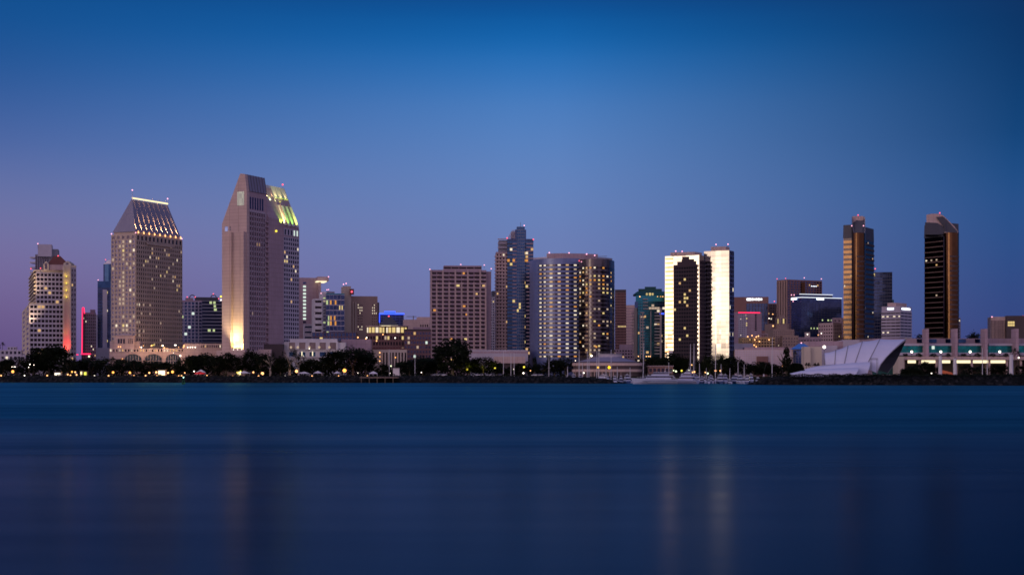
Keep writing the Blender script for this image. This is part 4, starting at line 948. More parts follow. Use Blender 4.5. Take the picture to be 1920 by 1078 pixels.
b.light(wx(1122, 999), 1003 - 2, wz(688.7, 1001), glow('amber_lantern', (1, .55, .02), 2.2, 0), .75, 'lantern'); b.light(wx(1142.5, 999), 1000, wz(688.7, 1000), glow('amber_lantern', (1, .55, .02), 2.2, 0), 1.0, 'lantern')
b.light(wx(1095, 1000), 1003, wz(699, 1003), E_WHITE, .5, 'lantern')
for px in range(1080, 1200, 7): mb = b.mb('column', C_PINK); mb.box((wx(px, 1005), cy - 15.2 * math.sqrt(max(0.02, 1 - ((px - 1139) / 66) ** 2)), zz(701)), .5, .5, 6)
b.done()
b = Bld('boathouse', 'small flat-roofed boathouse half hidden by trees right of the round pavilion', pt(1235, 1005), 28)
f = rect(1216, 1216, 1262, 1008, 0, 10); b.mass(f, GZ, wz(687, 1008), C_DARK); b.mass(grow(f, 1.05), wz(687, 1008), wz(685.5, 1008), C_PURP, 'roof'); b.fac(f[0], f[1], 6, wz(688, 1008), 6, 1, .7, .6, 0, wall=C_RBROWN); b.done()

# dark slab and pink slab
fp = rect(1153, 1153, 1174, 1400, -4, 24)
b = Bld('office_tower', 'plain dark slab tower directly right of the curved hotel', cen(fp), 29)
z = wz(543, 1400); b.mass(fp, GZ, z, C_DARK); b.fac(fp[0], fp[1], wz(660, 1400), z - 3, 8, 22, .6, .5, lambda i, j, r: L_YEL if (j == 9 and i > 1) else None, dark=G_SMOKE, wall=C_RBROWN, pier=.2, span=.12); b.done()
fp = rect(1173, 1173, 1190, 1500, -4, 24)
b = Bld('office_tower', 'pinkish slab tower with horizontal bands between the dark slab and the teal tower', cen(fp), 30)
z = wz(572, 1500); b.mass(fp, GZ, z, C_PINK); b.fac(fp[0], fp[1], wz(660, 1500), z - 2, 1, 16, .96, .45, 0, dark=C_PURP, wall=C_PINK, pier=0, span=.3); b.done()
fp = rect(1150, 1150, 1192, 1300, -2, 20)
b = Bld('apartment_building', 'low grey stepped block at the foot of the dark slab tower', cen(fp), 31)
b.mass(fp, GZ, wz(655, 1300), C_PURP); b.mass(sub(fp, .3, .9, 0, 1), wz(655, 1300), wz(646, 1300), C_PURP); b.fac(fp[0], fp[1], wz(672, 1300), wz(655, 1300), 8, 3, .6, .5, .05, wall=C_PURP); b.done()

# teal tower
D = 1150
b = Bld('condominium_tower', 'teal glass tower with a green flared roof and two pale balcony columns', pt(1217, D), 32)
fm = [pt(1190, D + 8), pt(1196, D), pt(1247, D), pt(1252, D + 8), pt(1252, D + 30), pt(1190, D + 30)]
z = wz(565, D); b.mass(fm, GZ, z, G_TEAL, 'glass_shaft')
b.fac(fm[1], fm[2], wz(668, D), z, 10, 20, .92, .8, lambda i, j, r: (L_DIM if (j == 17 and 3 < i < 8) else (r.choice([L_WARM, L_WHITE, L_DIM]) if r.random() < .03 else None)), dark=G_TEAL, wall=C_DGREY, wname='mullion', pier=.1, span=.12)
for c_, w_, yt in ((1190, 6, 577), (1199, 2, 590), (1204, 1.5, 585), (1219, 1.5, 583), (1237, 3, 577)):
    mb = b.mb('pilaster', C_BEIGE); y0 = D + 4 if c_ < 1195 else D - 1.6; mb.box((wx(c_ + w_ / 2, D), y0, (GZ + wz(yt, D)) / 2), w_ * D / F, 4.2 if c_ < 1195 else 1.0, wz(yt, D) - GZ)
mb = b.mb('balcony', C_BEIGE)
for j in range(14):
    zz_ = wz(663 - j * 5.9, D)
    for x0, x1 in ((1200, 1208), (1227, 1237)): mb.box((wx((x0 + x1) / 2, D), D - 1.0, zz_), (x1 - x0) * D / F, 2.0, .9)
    mb.box((wx(1189, D), D + 6, zz_), 2.4, 4, .9)
for j in range(4): mb.box((wx(1210, D), D - .7, wz(579 - j * 6, D)), 9 * D / F, 1.4, .8)
b.mass([pt(1192, D + 3), pt(1247, D + 2), pt(1250, D + 24), pt(1192, D + 24)], z, wz(552, D), G_TEAL, 'glass_shaft')
b.mass([pt(1187, D - 1), pt(1250, D - 1), pt(1250, D + 26), pt(1187, D + 26)], wz(552.5, D), wz(546, D), C_TEALR, 'roof', [pt(1195, D + 4), pt(1247, D + 4), pt(1247, D + 22), pt(1195, D + 22)])
b.mass([pt(1197, D + 4), pt(1241, D + 4), pt(1241, D + 20), pt(1197, D + 20)], wz(546, D), wz(541, D), C_TEALR, 'roof'); b.mass([pt(1209, D + 5), pt(1230, D + 5), pt(1230, D + 18), pt(1209, D + 18)], wz(541, D), wz(537, D), C_TEALR, 'roof')
for px, mt, r in ((1200, E_WARM, .45), (1213, L_YEL, .9), (1219, L_YEL, 1.1), (1224, L_YEL, .9), (1233, E_WARM, .3), (1239, L_ORANGE, .6), (1243, E_WARM, .35)): b.light(wx(px, D - .6), D + .4, wz(556 if r < .8 else 551.5, D), mt, r, 'loggia_lamp')
mb = b.mb('blue_neon', E_BLUE); mb.box((wx(1241, D - .6), D - .6, wz(588, D)), 3.4, .3, .9)
for px in (1197, 1212, 1216, 1219): b.light(wx(px, D - 3), D - 3, wz(668, D - 3), E_WARM, .4)
b.done()

# ---------------- bright mirror hotel, left half
D = 1060
b = Bld('hotel_tower', 'mirror-glass hotel tower whose painted dark stepped reflection is framed by bright gold bands', pt(1285, D), 33)
fp = rect(1247, 1311, 1320, D, 61); z = wz(478, D)
b.mass(fp, GZ, z, G_MIRROR, 'mirror_wall')
n0, rr, bb, ll_ = fp; ul = (n0 - ll_).normalized(); nl = Vector((ul.y, -ul.x)); LL = (n0 - ll_).length
S_ = lambda px: (lambda t_: ((ll_.x - t_ * ll_.y) / (t_ * ul.y - ul.x)))((px - 960) / F)
zt = lambda y: wz(y, D + 8)
mb = b.mb('window_band', glass('amber_window_band', (.30, .13, .06), .12))
for j in range(24): z0 = zt(668 - j * 7.9); mb.ebox(ll_, ul, nl, .3, S_(1262), .02, .14, z0, z0 + 1.05)
# neighbour's dark stepped reflection, built as a matte volume on the mirror wall
mb = b.mb('painted_reflection', C_BAY)
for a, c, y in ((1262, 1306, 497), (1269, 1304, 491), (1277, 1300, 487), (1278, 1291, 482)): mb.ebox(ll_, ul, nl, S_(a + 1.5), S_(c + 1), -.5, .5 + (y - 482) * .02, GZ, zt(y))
b.fac(ll_, n0, zt(668), zt(500), 9, 24, .8, .62, lambda i, j, r: (L_YEL if (i == 4 and 13 < j < 21 and r.random() < .4) else r.choice([L_WARM, L_YEL]) if r.random() < .03 else None), dark=C_REFLECTG, wall=C_BAY, wname='painted_reflection_grid', pier=1.0, span=1.3, u0=S_(1264), u1=S_(1306), off=.95)  # dark grid and panes are part of the painted reflection
mb = b.mb('window_band', G_SMOKE)
for j in range(22): z0 = zt(668 - j * 7.9); mb.ebox(ll_, ul, nl, S_(1306), S_(1310), .02, .12, z0, z0 + 1.7)
mb = b.mb('painted_reflection', C_BAY); ur = (rr - n0).normalized(); nr = Vector((ur.y, -ur.x)); mb.ebox(n0, ur, nr, 0, (rr - n0).length, .02, .6, GZ, wz(489, D))
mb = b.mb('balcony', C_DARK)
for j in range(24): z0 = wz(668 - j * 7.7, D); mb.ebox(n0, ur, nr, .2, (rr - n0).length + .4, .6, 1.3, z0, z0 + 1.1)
b.mass([pt(1257, D + 8), pt(1302, D + 1), pt(1316, D + 10), pt(1262, D + 18)], z, wz(472, D), C_PINK, 'penthouse')
for px, y in ((1267, 471), (1279, 471.5)): b.beacon(px, y, D + 6, E_PINKW, .55, .6)
mb = b.mb('lit_pier', C_WHITE); q = ll_ + ul * S_(1259) + nl * 1.2; mb.box((q.x, q.y, wz(666, D)), 2.4, 1, 7)
b.done()
# right half
b = Bld('hotel_tower', 'brightest mirror-glass tower reflecting a pale gold sky above the marina', pt(1345, D), 34)
c0 = rect(1320, 1367, 1376, D, 61)
n0, rr, bb, ll_ = c0; d_ = (n0 - ll_); L = d_.length
def rot(v, a): c, s_ = math.cos(R(a)), math.sin(R(a)); return Vector((v.x * c - v.y * s_, v.x * s_ + v.y * c))
u_ = d_ / L
# three slightly turned facets
g1 = ll_ + rot(u_, -2.2) * L * .46; g2 = g1 + rot(u_, 1.5) * L * .22; 
poly = [n0, rr, bb, ll_, g1, g2]; z = wz(469.5, D)
b.mass(poly, GZ, z, G_MIRROR, 'mirror_wall')
b.fac(ll_, g1, wz(675, D), z - .5, 7, 26, .97, .95, 0, wall=C_LILAC, wname='mullion', pier=.03, span=.035, pane=False)
b.fac(g1, g2, wz(675, D), z - .5, 4, 26, .97, .95, 0, wall=C_LILAC, wname='mullion', pier=.03, span=.035, pane=False)
b.fac(g2, n0, wz(675, D), z - .5, 5, 26, .97, .95, lambda i, j, r: L_WARM if (r.random() < .03) else 'skip', wall=C_LILAC, wname='mullion', pier=.03, span=.035)
b.fac(n0, rr, GZ + 6, z - .5, 3, 26, .9, .8, lambda i, j, r: L_WHITE if r.random() < .05 else None, dark=G_BLUE, wall=G_CURVE, wname='side_glass', pier=.2, span=.2)
b.mass([pt(1333, D + 6), pt(1361, D + 3), pt(1368, D + 10), pt(1336, D + 16)], z, wz(461.5, D), C_PINK, 'penthouse')
for px, y in ((1342.5, 458.5), (1365, 458)): b.beacon(px, y, D + 6, E_PINKW, .55, .8)
b.done()

# ---------------- offices right of it
fp = rect(1376, 1376, 1441, 1700, -8, 30)
b = Bld('office_building', 'grey-brown office block with a long white glowing roof sign', cen(fp), 35)
z = wz(557, 1700); b.mass(fp, GZ, z, C_RBROWN); uu = (fp[1] - fp[0]).normalized(); nn = Vector((uu.y, -uu.x))
b.fac(fp[0], fp[1], wz(620, 1700), wz(569, 1700), 7, 9, .85, .9, .01, dark=G_NAVY, wall=C_DARK, u0=14, u1=38, pier=.4, span=.1)
mb = MB(); rg = random.Random(5); x = 14.5
while x < 31: w = rg.uniform(.8, 1.5); h = rg.uniform(1.7, 2.7); zc_ = wz(561.5, 1700); mb.ebox(fp[0], uu, nn, x, x + w, .1, .5, zc_ - h / 2, zc_ + h / 2); x += w + .25
b.part('sign_letters', mb, E_SIGN); b.done()
fp = rect(1376, 1384, 1428, 1500, 12)
b = Bld('hotel_building', 'mauve block with a red light line along its roof edge', cen(fp), 36)
z = wz(585, 1500); b.mass(fp, GZ, z, C_PURP); uu = (fp[1] - fp[0]).normalized(); nn = Vector((uu.y, -uu.x))
b.fac(fp[0], fp[1], wz(634, 1500), z - 2, 5, 12, .4, .5, .1, [L_WHITE, L_WARM], wall=C_LILAC, u0=0, u1=9, pier=.2)
b.fac(fp[0], fp[1], wz(620, 1500), wz(588, 1500), 1, 9, .8, .7, 0, u0=17.5, u1=20)
mb = b.mb('red_light_line', E_REDNEON); mb.ebox(fp[0], uu, nn, 0, (fp[1] - fp[0]).length * .93, .05, .4, z - .9, z - .1)
for y in (597, 606, 610): b.light(wx(1400, 1495), 1495, wz(y, 1495), L_YEL, .7)
mb = b.mb('pilaster', C_LILAC); mb.ebox(fp[0], uu, nn, 7.6, 9, 0, .8, GZ, z - 4)
b.done()
fp = rect(1434, 1434, 1458, 1750, -8, 24)
b = Bld('office_building', 'dark reddish block with one red beacon left of the tall brown twin-tone tower', cen(fp), 37)
z = wz(569, 1750); b.mass(fp, GZ, z, C_RBROWN); b.fac(fp[0], fp[1], wz(630, 1750), z - 1, 5, 12, .5, .5, .02, dark=G_SMOKE, wall=C_DARK, pier=.2, span=.15); b.beacon(1452, 565, 1750, E_RED, .9, 1)
b.light(wx(1449, 1740), 1740, wz(589, 1740), E_WARM, .6); b.light(wx(1442, 1740), 1740, wz(597, 1740), E_WHITE, .6); b.done()
fp = rect(1457, 1476, 1541, 1500, 30)
b = Bld('office_tower', 'tall brown office tower with an orange stripe behind the white-edged black glass block', cen(fp), 38)
z = wz(524, 1500); b.mass(fp, GZ, z, C_RBROWN)
b.fac(fp[3], fp[0], wz(640, 1500), z - 1, 4, 1, .35, .98, 0, dark=G_DARK, wall=C_BROWN, pier=.5, span=.2)
b.fac(fp[0], fp[1], wz(640, 1500), z - 1, 12, 24, .7, .6, lambda i, j, r: L_WARM if r.random() < .02 else None, dark=G_NAVY, wall=C_RBROWN, pier=.3, span=.15)
uu = (fp[1] - fp[0]).normalized(); nn = Vector((uu.y, -uu.x)); mb = b.mb('bronze_strip', G_BRONZE); q = fp[0] + uu * 18; mb.ebox(q, rot(uu, -2), rot(nn, -2), 0, 4.2, .2, 1.0, GZ, z - 2)
for px, y in ((1457, 523), (1508, 521), (1540, 523), (1473, 522)): b.beacon(px, y, 1495, E_PINKW if px > 1500 else E_RED, .6, .4)
mb = b.mb('sign_letters', E_SIGN); q = fp[0] + uu * 33
for i in range(4): mb.ebox(fp[0], uu, nn, 31 + i * 2, 32.2 + i * 2, .5, .7, wz(537, 1515), wz(536, 1515))
b.done()
fp = rect(1484, 1502, 1578, 1380, 24)
b = Bld('office_building', 'black glass office block edged with white light lines and a bright sign', cen(fp), 39)
z = wz(558, 1380); b.mass(fp, GZ, z, G_NAVY, 'glass_block'); uu = (fp[1] - fp[0]).normalized(); nn = Vector((uu.y, -uu.x)); L = (fp[1] - fp[0]).length
ul = (fp[0] - fp[3]).normalized(); nl = Vector((ul.y, -ul.x)); L2 = (fp[0] - fp[3]).length
b.fac(fp[0], fp[1], wz(625, 1380), z - 4, 14, 15, .95, .8, lambda i, j, r: ((L_GREEN if r.random() < .7 else None) if (j == 6 and i > 6) else (L_GREEN if j == 2 and 2 < i < 6 else 'skip')), wall=C_DGREY, wname='mullion', pier=.08, span=.06, dark=G_NAVY)
b.fac(fp[3], fp[0], wz(625, 1380), z - 4, 5, 15, .95, .8, lambda i, j, r: 'skip', wall=C_DGREY, wname='mullion', pier=.08, span=.06)
f2 = sub(fp, .05, .82, .2, .8); b.mass(f2, z, wz(551.5, 1380), G_NAVY, 'roof_house')
wl = glow('white_line_light', (.85, .9, 1), 1.3, 0)
mb = b.mb('roof_light_line', wl); mb.ebox(fp[0], uu, nn, -.3, L + .3, -.1, .4, z, z + .6); mb.ebox(fp[3], ul, nl, 0, L2, -.1, .4, z, z + .6)
u2 = (f2[1] - f2[0]).normalized(); mb.ebox(f2[0], u2, Vector((u2.y, -u2.x)), -2, (f2[1] - f2[0]).length + .3, -.1, .3, wz(551.5, 1380), wz(550.5, 1380))
mb = MB(); x = 17
while x < 25: w = rg.uniform(.7, 1.3); mb.ebox(fp[0], uu, nn, x, x + w, .5, .8, z - 1.8, z - .2); x += w + .2
b.part('sign_letters', mb, E_SIGN)
mb = MB(); x = .5
while x < L2 * .6: w = rg.uniform(.7, 1.3); mb.ebox(fp[3], ul, nl, x, x + w, .5, .8, z - 1.6, z - .2); x += w + .2
b.part('sign_letters', mb, E_SIGN)
for px, y, mt in ((1484, 553, E_PINKW), (1489, 553, E_PINKW), (1487, 565, E_PINKW), (1489, 559, E_RED)): b.beacon(px, y, 1384, mt, .6, .3)
b.done()

# cluster of low buildings
def simple(name, label, pl, pc, pr, d, phi, ytop, yb, wall, cols, rows, ww, wh, lit, seed, dark=None, depth=18, lcols=0, mats=None, extra=None, cat='building', pier=.3):
    fp = rect(pl, pc, pr, d, phi, depth); b = Bld(name, label, cen(fp), seed, cat); z = wz(ytop, d); b.mass(fp, GZ, z, wall)
    if cols: b.fac(fp[0], fp[1], wz(yb, d), z - 1.2, cols, rows, ww, wh, lit, mats, dark=dark, wall=wall, pier=pier)
    if lcols: b.fac(fp[3], fp[0], wz(yb, d), z - 1.2, lcols, rows, ww, wh, lit, mats, dark=dark, wall=wall, pier=pier)
    if extra: extra(b, fp, z)
    b.done(); return b
def ex(b, fp, z):
    f = rect(1455, 1462, 1476, 1206, 24); zz_ = wz(595, 1206); b.mass(f, z, zz_, C_BROWN)
    b.fac(f[0], f[1], wz(607, 1206), wz(597, 1206), 1, 1, .6, .9, lambda *a: L_YEL, wall=C_BROWN); b.fac(f[3], f[0], wz(607, 1206), wz(597, 1206), 1, 1, .6, .9, lambda *a: L_YEL, wall=C_BROWN)
    b.mass(grow(f, .5), zz_, zz_ + 2, C_BROWN); b.light(wx(1449.5, 1204), 1204, wz(611, 1204), E_WARM, .6)
    f = rect(1434, 1444, 1480, 1212, 20); b.mass(f, z - 10, wz(607, 1212), C_BROWN)
simple('office_building', 'stepped brown block topped by a small turret with two bright yellow windows', 1440, 1450, 1489, 1200, 14, 617, 654, C_BROWN, 10, 8, .3, .4, .06, 40, extra=ex, mats=[L_WHITE])
def ex(b, fp, z):
    for px, y in ((1402, 631), (1410, 629), (1418, 631.5), (1422, 630), (1415, 637), (1424, 640), (1442, 637), (1414, 647), (1418, 650)): b.light(wx(px, 1138), 1138, wz(y, 1138), E_WARM, .5, 'roof_lamp')
    f = rect(1391, 1391, 1411, 1144, 4, 12); b.mass(f, z - 12, wz(633, 1144), C_YEL); b.fac(f[0], f[1], wz(650, 1144), wz(634, 1144), 6, 3, .6, .4, .05, wall=C_YEL)
    mb = b.mb('pergola', C_PURP); mb.prism([pt(1422, 1150), pt(1440, 1150), pt(1440, 1160), pt(1422, 1160)], z + 2.4, z + 3)
    for px in (1423, 1431, 1439): mb.tube((wx(px, 1150.5), 1150.5, z), (wx(px, 1150.5), 1150.5, z + 2.4), .25)
simple('hotel_building', 'ochre stucco hotel dotted with warm lamps behind the pink grid wall', 1410, 1411, 1453, 1140, 4, 632, 657, C_YEL, 8, 4, .62, .55, .02, 41, extra=ex, dark=G_SMOKE)
simple('apartment_building', 'grey-mauve low block left of the ochre hotel', 1372, 1372, 1412, 1120, 0, 644, 660, C_LILAC, 0, 1, 1, 1, 0, 42)
simple('office_building', 'pink granite block with a stepped right side in front of the black glass block', 1535, 1562, 1578, 1250, 40, 605, 640, C_PINK, 5, 5, .5, .4, .03, 43, lcols=6, depth=20)
def ex(b, fp, z): b.mass(rect(1509, 1509, 1519, 1232, -10, 8), z, wz(623, 1232), C_BEIGE); b.light(wx(1514, 1222), 1222, wz(626.7, 1222), E_WHITE, .5, 'roof_lamp'); b.light(wx(1540, 1222), 1222, wz(625, 1222), E_WHITE, .45, 'roof_lamp'); b.light(wx(1534, 1222), 1222, wz(628, 1222), E_WARM, .35, 'roof_lamp')
simple('apartment_building', 'low mauve block with roof lamps below the black glass block', 1495, 1495, 1540, 1228, -10, 632, 650, C_PURP, 8, 2, .7, .5, .02, 44, extra=ex)
simple('office_building', 'brown low block with a thin lit eave between the turret building and the blue canopy', 1467, 1467, 1497, 1190, -8, 629, 655, C_BROWN, 6, 4, .5, .4, .03, 45)
simple('office_building', 'lilac block just left of the first round-topped bronze tower', 1562, 1562, 1586, 1290, -8, 596, 636, C_PURP, 3, 7, .4, .4, 0, 46)

# ---------------- twin elliptical bronze towers
def twin(label, pl, pc, pr, d, phi, ytop, cpx, rpx, ctop, cbot, seed, lgold, slant):
    fp = rect(pl, pc, pr, d, phi); b = Bld('residential_tower', label, cen(fp), seed, 'building', 'twin round-topped residential towers')
    z = wz(ytop, d)
    ul = (fp[0] - fp[3]).normalized(); LL = (fp[0] - fp[3]).length; ur = (fp[1] - fp[0]).normalized(); LR = (fp[1] - fp[0]).length
    b.mass(fp, GZ, z, G_BRONZE if lgold else G_SMOKE, 'tower_wall')
    nl = Vector((ul.y, -ul.x)); nr = Vector((ur.y, -ur.x))
    ztop = z - 11
    mbl = b.mb('balcony', glass('bronze_spandrel', (.088, .050, .031), .18, .02) if lgold else C_SPAN); mbr = b.mb('balcony', C_DARK)
    mg = b.mb('window_band', G_SMOKE); n = 25
    for j in range(n):
        zz_ = 14 + (ztop - 14) * j / n; h = (ztop - 14) / n
        mbl.ebox(fp[3], ul, nl, .4, LL - .5, 0, .8, zz_, zz_ + h * (.52 if lgold else .20)); mg.ebox(fp[3], ul, nl, .2, LL, 0, .2, zz_ + h * (.55 if lgold else .2), zz_ + h)
        mbr.ebox(fp[0], ur, nr, .4, LR - .2, 0, .8, zz_, zz_ + h * .35); mg.ebox(fp[0], ur, nr, .2, LR, 0, .2, zz_ + h * .35, zz_ + h)
    md = b.mb('dark_cap', C_DGREY); md.prism([tuple(q) for q in grow(fp, 1.03)], ztop, z, [tuple(q) for q in grow(fp, 1.005)])
    b.fac(fp[3], fp[0], 14, ztop, 4, n, .3, .3, lambda i, j, r: r.choice([L_WHITE, L_WARM, L_DIM]) if r.random() < .06 else 'skip', off=.9)
    b.fac(fp[0], fp[1], 14, ztop, 4, n, .3, .3, lambda i, j, r: r.choice([L_WHITE, L_WARM, L_DIM]) if r.random() < .06 else 'skip', off=.9)
    # round core with a slanted top
    r = rpx * d / F; cx_ = wx(cpx, d); cy_ = d + slant[3]; K = 40; zl, zh = wz(cbot, d), wz(ctop, d)
    c = circle(cx_, cy_, r, K); ax = Vector((math.cos(R(slant[0])), math.sin(R(slant[0]))))
    def zt_(q): f = ((q - Vector((cx_, cy_))).dot(ax) / r + 1) / 2; f = max(0, min(1, (f - slant[1]) / (slant[2] - slant[1]))); return zl + (zh - zl) * f
    vs = [(q.x, q.y, GZ) for q in c] + [(q.x, q.y, zt_(q)) for q in c]
    mb = MB(); mb.add(vs, [(i, (i + 1) % K, K + (i + 1) % K, K + i) for i in range(K)]); o = b.part('round_core', mb, G_BRONZE, True)
    mb = MB(); ci = [Vector((cx_, cy_)) + (q - Vector((cx_, cy_))) * .9 for q in c]
    mb.add([(q.x, q.y, zt_(p_) + .1) for q, p_ in zip(c, c)] + [(q.x, q.y, zt_(p_) + .1) for q, p_ in zip(ci, c)] + [(q.x, q.y, zt_(p_) - 2.0) for q, p_ in zip(ci, c)], [(i, (i + 1) % K, K + (i + 1) % K, K + i) for i in range(K)] + [(K + i, K + (i + 1) % K, 2 * K + (i + 1) % K, 2 * K + i) for i in range(K)])
    b.part('crown_rim', mb, C_GREY, True)
    mb = MB(); mb.add([(q.x, q.y, zt_(p_) - 2.0) for q, p_ in zip(ci, c)], [tuple(range(K))]); b.part('slanted_roof', mb, C_DGREY)
    mb = b.mb('crown_wall', C_PINK); hb = [Vector((cx_, cy_)) + (q - Vector((cx_, cy_))) * .93 for q in c if zt_(q) > zl + (zh - zl) * .9]
    hb = sorted(hb, key=lambda q: math.atan2(q.y - cy_, q.x - cx_) % (2 * math.pi)); cc_ = circle(cx_, cy_ + r * .1, r * .86, 16, R(slant[0] - 75), R(slant[0] + 75)); mb.prism([(q.x, q.y) for q in cc_], zh - 4, zh + .8)
    mb = b.mb('floor_band', C_DARK)
    for j in range(n - 2):
        zz_ = 14 + (zl - 22) * j / n
        for k in range(K):
            q = c[k]; q2 = c[(k + 1) % K]; m_ = (q + q2) / 2 - Vector((cx_, cy_)); a = math.degrees(math.atan2(m_.x, -m_.y))
            if -25 < a < 75 and zz_ < zl - 14:
                e = (q2 - q).normalized(); mb.ebox(q, e, Vector((e.y, -e.x)), 0, (q2 - q).length, -.1, .12, zz_, zz_ + 1.2)
    for px, y in slant[4]: b.beacon(px, y, d + slant[3], E_RED if y < ctop + 1 else E_PINKW, .65, .4)
    return b
b = twin('bronze glass tower with banded gold left side, nearer the white sail roof', 1581.5, 1605, 1638, 1220, 59, 421, 1609, 12.5, 407, 438, 47, True, (90, .25, .45, -1, [(1609, 403.5)]))
b.light(wx(1597, 1205), 1205, wz(423.5, 1205), E_PINKW, .45, 'beacon'); b.light(wx(1619, 1205), 1205, wz(423.5, 1205), E_PINKW, .45, 'beacon'); b.done()
b = twin('dark bronze glass tower with one gold stripe and a slanted crown, rightmost tall tower', 1733.5, 1772, 1797, 1220, 30, 418, 1782, 14.2, 437.5, 438, 48, False, (140, .1, .92, -2, [(1762, 399.5)]))
def slab(pts, y0, y1, name, mat):
    n = len(pts); mb = b.mb(name, mat); vs = [(wx(px, y0), y0, wz(yy, y0)) for px, yy in pts] + [(wx(px, y0) + (y1 - y0) * .29, y1, wz(yy, y0)) for px, yy in pts]
    mb.add(vs, [tuple(range(n)), tuple(range(2 * n - 1, n - 1, -1))] + [(i, n + i, n + (i + 1) % n, (i + 1) % n) for i in range(n)])
slab([(1737, 420), (1776, 440), (1796.5, 440), (1796, 434), (1790, 425), (1769, 404.5), (1764, 402), (1757, 401), (1746, 401), (1737, 403)], 1222, 1240, 'crown_wall', C_PINK)
slab([(1755, 407), (1768, 406), (1776, 413), (1795, 434), (1794, 438), (1778, 436), (1772, 429)], 1221, 1223, 'slanted_roof', C_DGREY)
slab([(1734.5, 417), (1757, 418), (1766, 423), (1773, 433), (1773, 440), (1734.5, 440)], 1221.2, 1238, 'dark_cap', C_DGREY)
b.done()
fp = rect(1636, 1636, 1673, 1500, -10, 26)
b = Bld('office_tower', 'dark teal-blue glass tower directly behind the gold-banded tower', cen(fp), 49)
z = wz(510.5, 1500); b.mass(fp, GZ, z, G_NAVY, 'glass_block'); b.fac(fp[0], fp[1], 20, z - 1, 8, 26, .9, .8, .01, dark=G_NAVY, wall=C_DGREY, wname='mullion', pier=.1, span=.1); b.beacon(1641, 504, 1500, E_RED, .8, 2)
b.mass(rect(1668, 1668, 1676, 1505, -10, 14), GZ, wz(562, 1505), G_TEAL, 'glass_block'); b.done()
fp = rect(1653, 1688, 1709, 1340, 52)
b = Bld('office_building', 'white office block with dark ribbon windows and two glowing signs', cen(fp), 50)
z = wz(574, 1340); b.mass(fp, GZ, z, C_LILAC)
b.fac(fp[3], fp[0], wz(638, 1340), wz(584, 1340), 4, 9, .93, .38, lambda i, j, r: L_WHITE if (j == 2 and i in (0, 1)) or (j == 7 and r.random() < .5) else None, dark=G_DARK, wall=C_LILAC, pier=.1, span=.5)
b.fac(fp[0], fp[1], wz(638, 1345), wz(584, 1345), 3, 9, .9, .38, lambda i, j, r: L_YEL if (j == 0 and i > 0) else None, dark=G_DARK, wall=C_LILAC, pier=.1, span=.5)
b.mass(rect(1664, 1680, 1700, 1352, 52), z - 2, wz(567.5, 1352), C_PINK, 'roof_house')
for a_, b_, p_, q_ in ((fp[3], fp[0], .32, .62), (fp[0], fp[1], .12, .85)):
    u = (b_ - a_); L = u.length; u = u / L; n = Vector((u.y, -u.x)); mb = MB(); x = L * p_
    while x < L * q_: w = rg.uniform(.8, 1.5); mb.ebox(a_, u, n, x, x + w, .1, .5, wz(580, 1340), wz(577, 1340)); x += w + .25
    b.part('sign_letters', mb, E_SIGN)
b.done()
simple('apartment_building', 'slim dark block with a few lights peeping right of the slanted-crown tower', 1793, 1793, 1801, 1300, -10, 596, 640, C_GREY, 2, 8, .5, .5, .25, 51, mats=[L_WHITE])
fp = rect(1858, 1858, 1950, 1240, -10, 20)
b = Bld('hotel_building', 'pink and dark block at the right edge with a yellow-lit corner', cen(fp), 52)
z = wz(594, 1240); b.mass(fp, GZ, z, C_PINK); b.fac(fp[0], fp[1], wz(636, 1240), z - 3, 12, 1, .5, 1, 0, wall=C_PINK, dark=G_SMOKE, u1=13)
f2 = rect(1887, 1887, 1950, 1232, -10, 10); b.mass(f2, GZ, z + .6, C_DARK); b.fac(f2[0], f2[1], wz(635, 1232), wz(601, 1232), 10, 7, .5, .55, lambda i, j, r: L_WHITE if i == 6 and r.random() < .8 else 'skip')
b.fac(f2[0], f2[1], wz(612, 1232), wz(602, 1232), 3, 2, .9, .8, lambda *a: L_YEL, u0=1, u1=6.5, off=.1)
for px, y, mt in ((1860, 594, E_PINKW), (1887, 593, E_RED), (1918, 592.5, E_RED)): b.beacon(px, y, 1236, mt, .6, .5)
b.done()

# ---------------- convention halls
b = Bld('exhibition_hall', 'long pink grid-walled hall with a maroon recess behind the dark hedge', pt(1440, 1050), 53)
fp = rect(1378, 1378, 1528, 1050, -6, 40); z = wz(655, 1050); b.mass(fp, GZ, z, C_PINK)
b.fac(fp[0], fp[1], wz(686, 1050), z - .4, 34, 8, .88, .84, 0, wall=C_PINK, dark=wallmat('pale_grid_panel', (.52, .44, .52), .5), pier=.10, span=.12, wpart='wall_panel')
b.mass(rect(1396, 1396, 1528, 1062, -6, 30), z, wz(651, 1062), C_PURP, 'roof')
uu = (fp[1] - fp[0]).normalized(); nn = Vector((uu.y, -uu.x)); mb = b.mb('maroon_recess', C_RBROWN); mb.ebox(fp[0], uu, nn, 15, 23, 0, 1.2, GZ, wz(668, 1046))
b.done()
b = Bld('pavilion_canopy', 'blue hipped canopy roof over a pink grid pavilion left of the sandy stage block', pt(1500, 980), 54)
fp = rect(1487, 1487, 1512, 985, -6, 10); b.mass(fp, GZ, wz(655, 985), C_PINK); b.fac(fp[0], fp[1], wz(690, 985), wz(656, 985), 5, 7, .9, .9, 0, wall=C_STEEL, dark=G_LILAC, pier=.1, span=.1)
q = rect(1484, 1484, 1524, 983, -6, 12); b.mass(q, wz(654.5, 983), wz(644, 983), wallmat('blue_canopy_fabric', (.05, .17, .50), .6), 'roof', [cen(q) + (p_ - cen(q)) * .25 for p_ in q]); b.light(wx(1502.5, 980), 980, wz(642.8, 980), E_PINKW, .4, 'roof_lamp'); b.done()
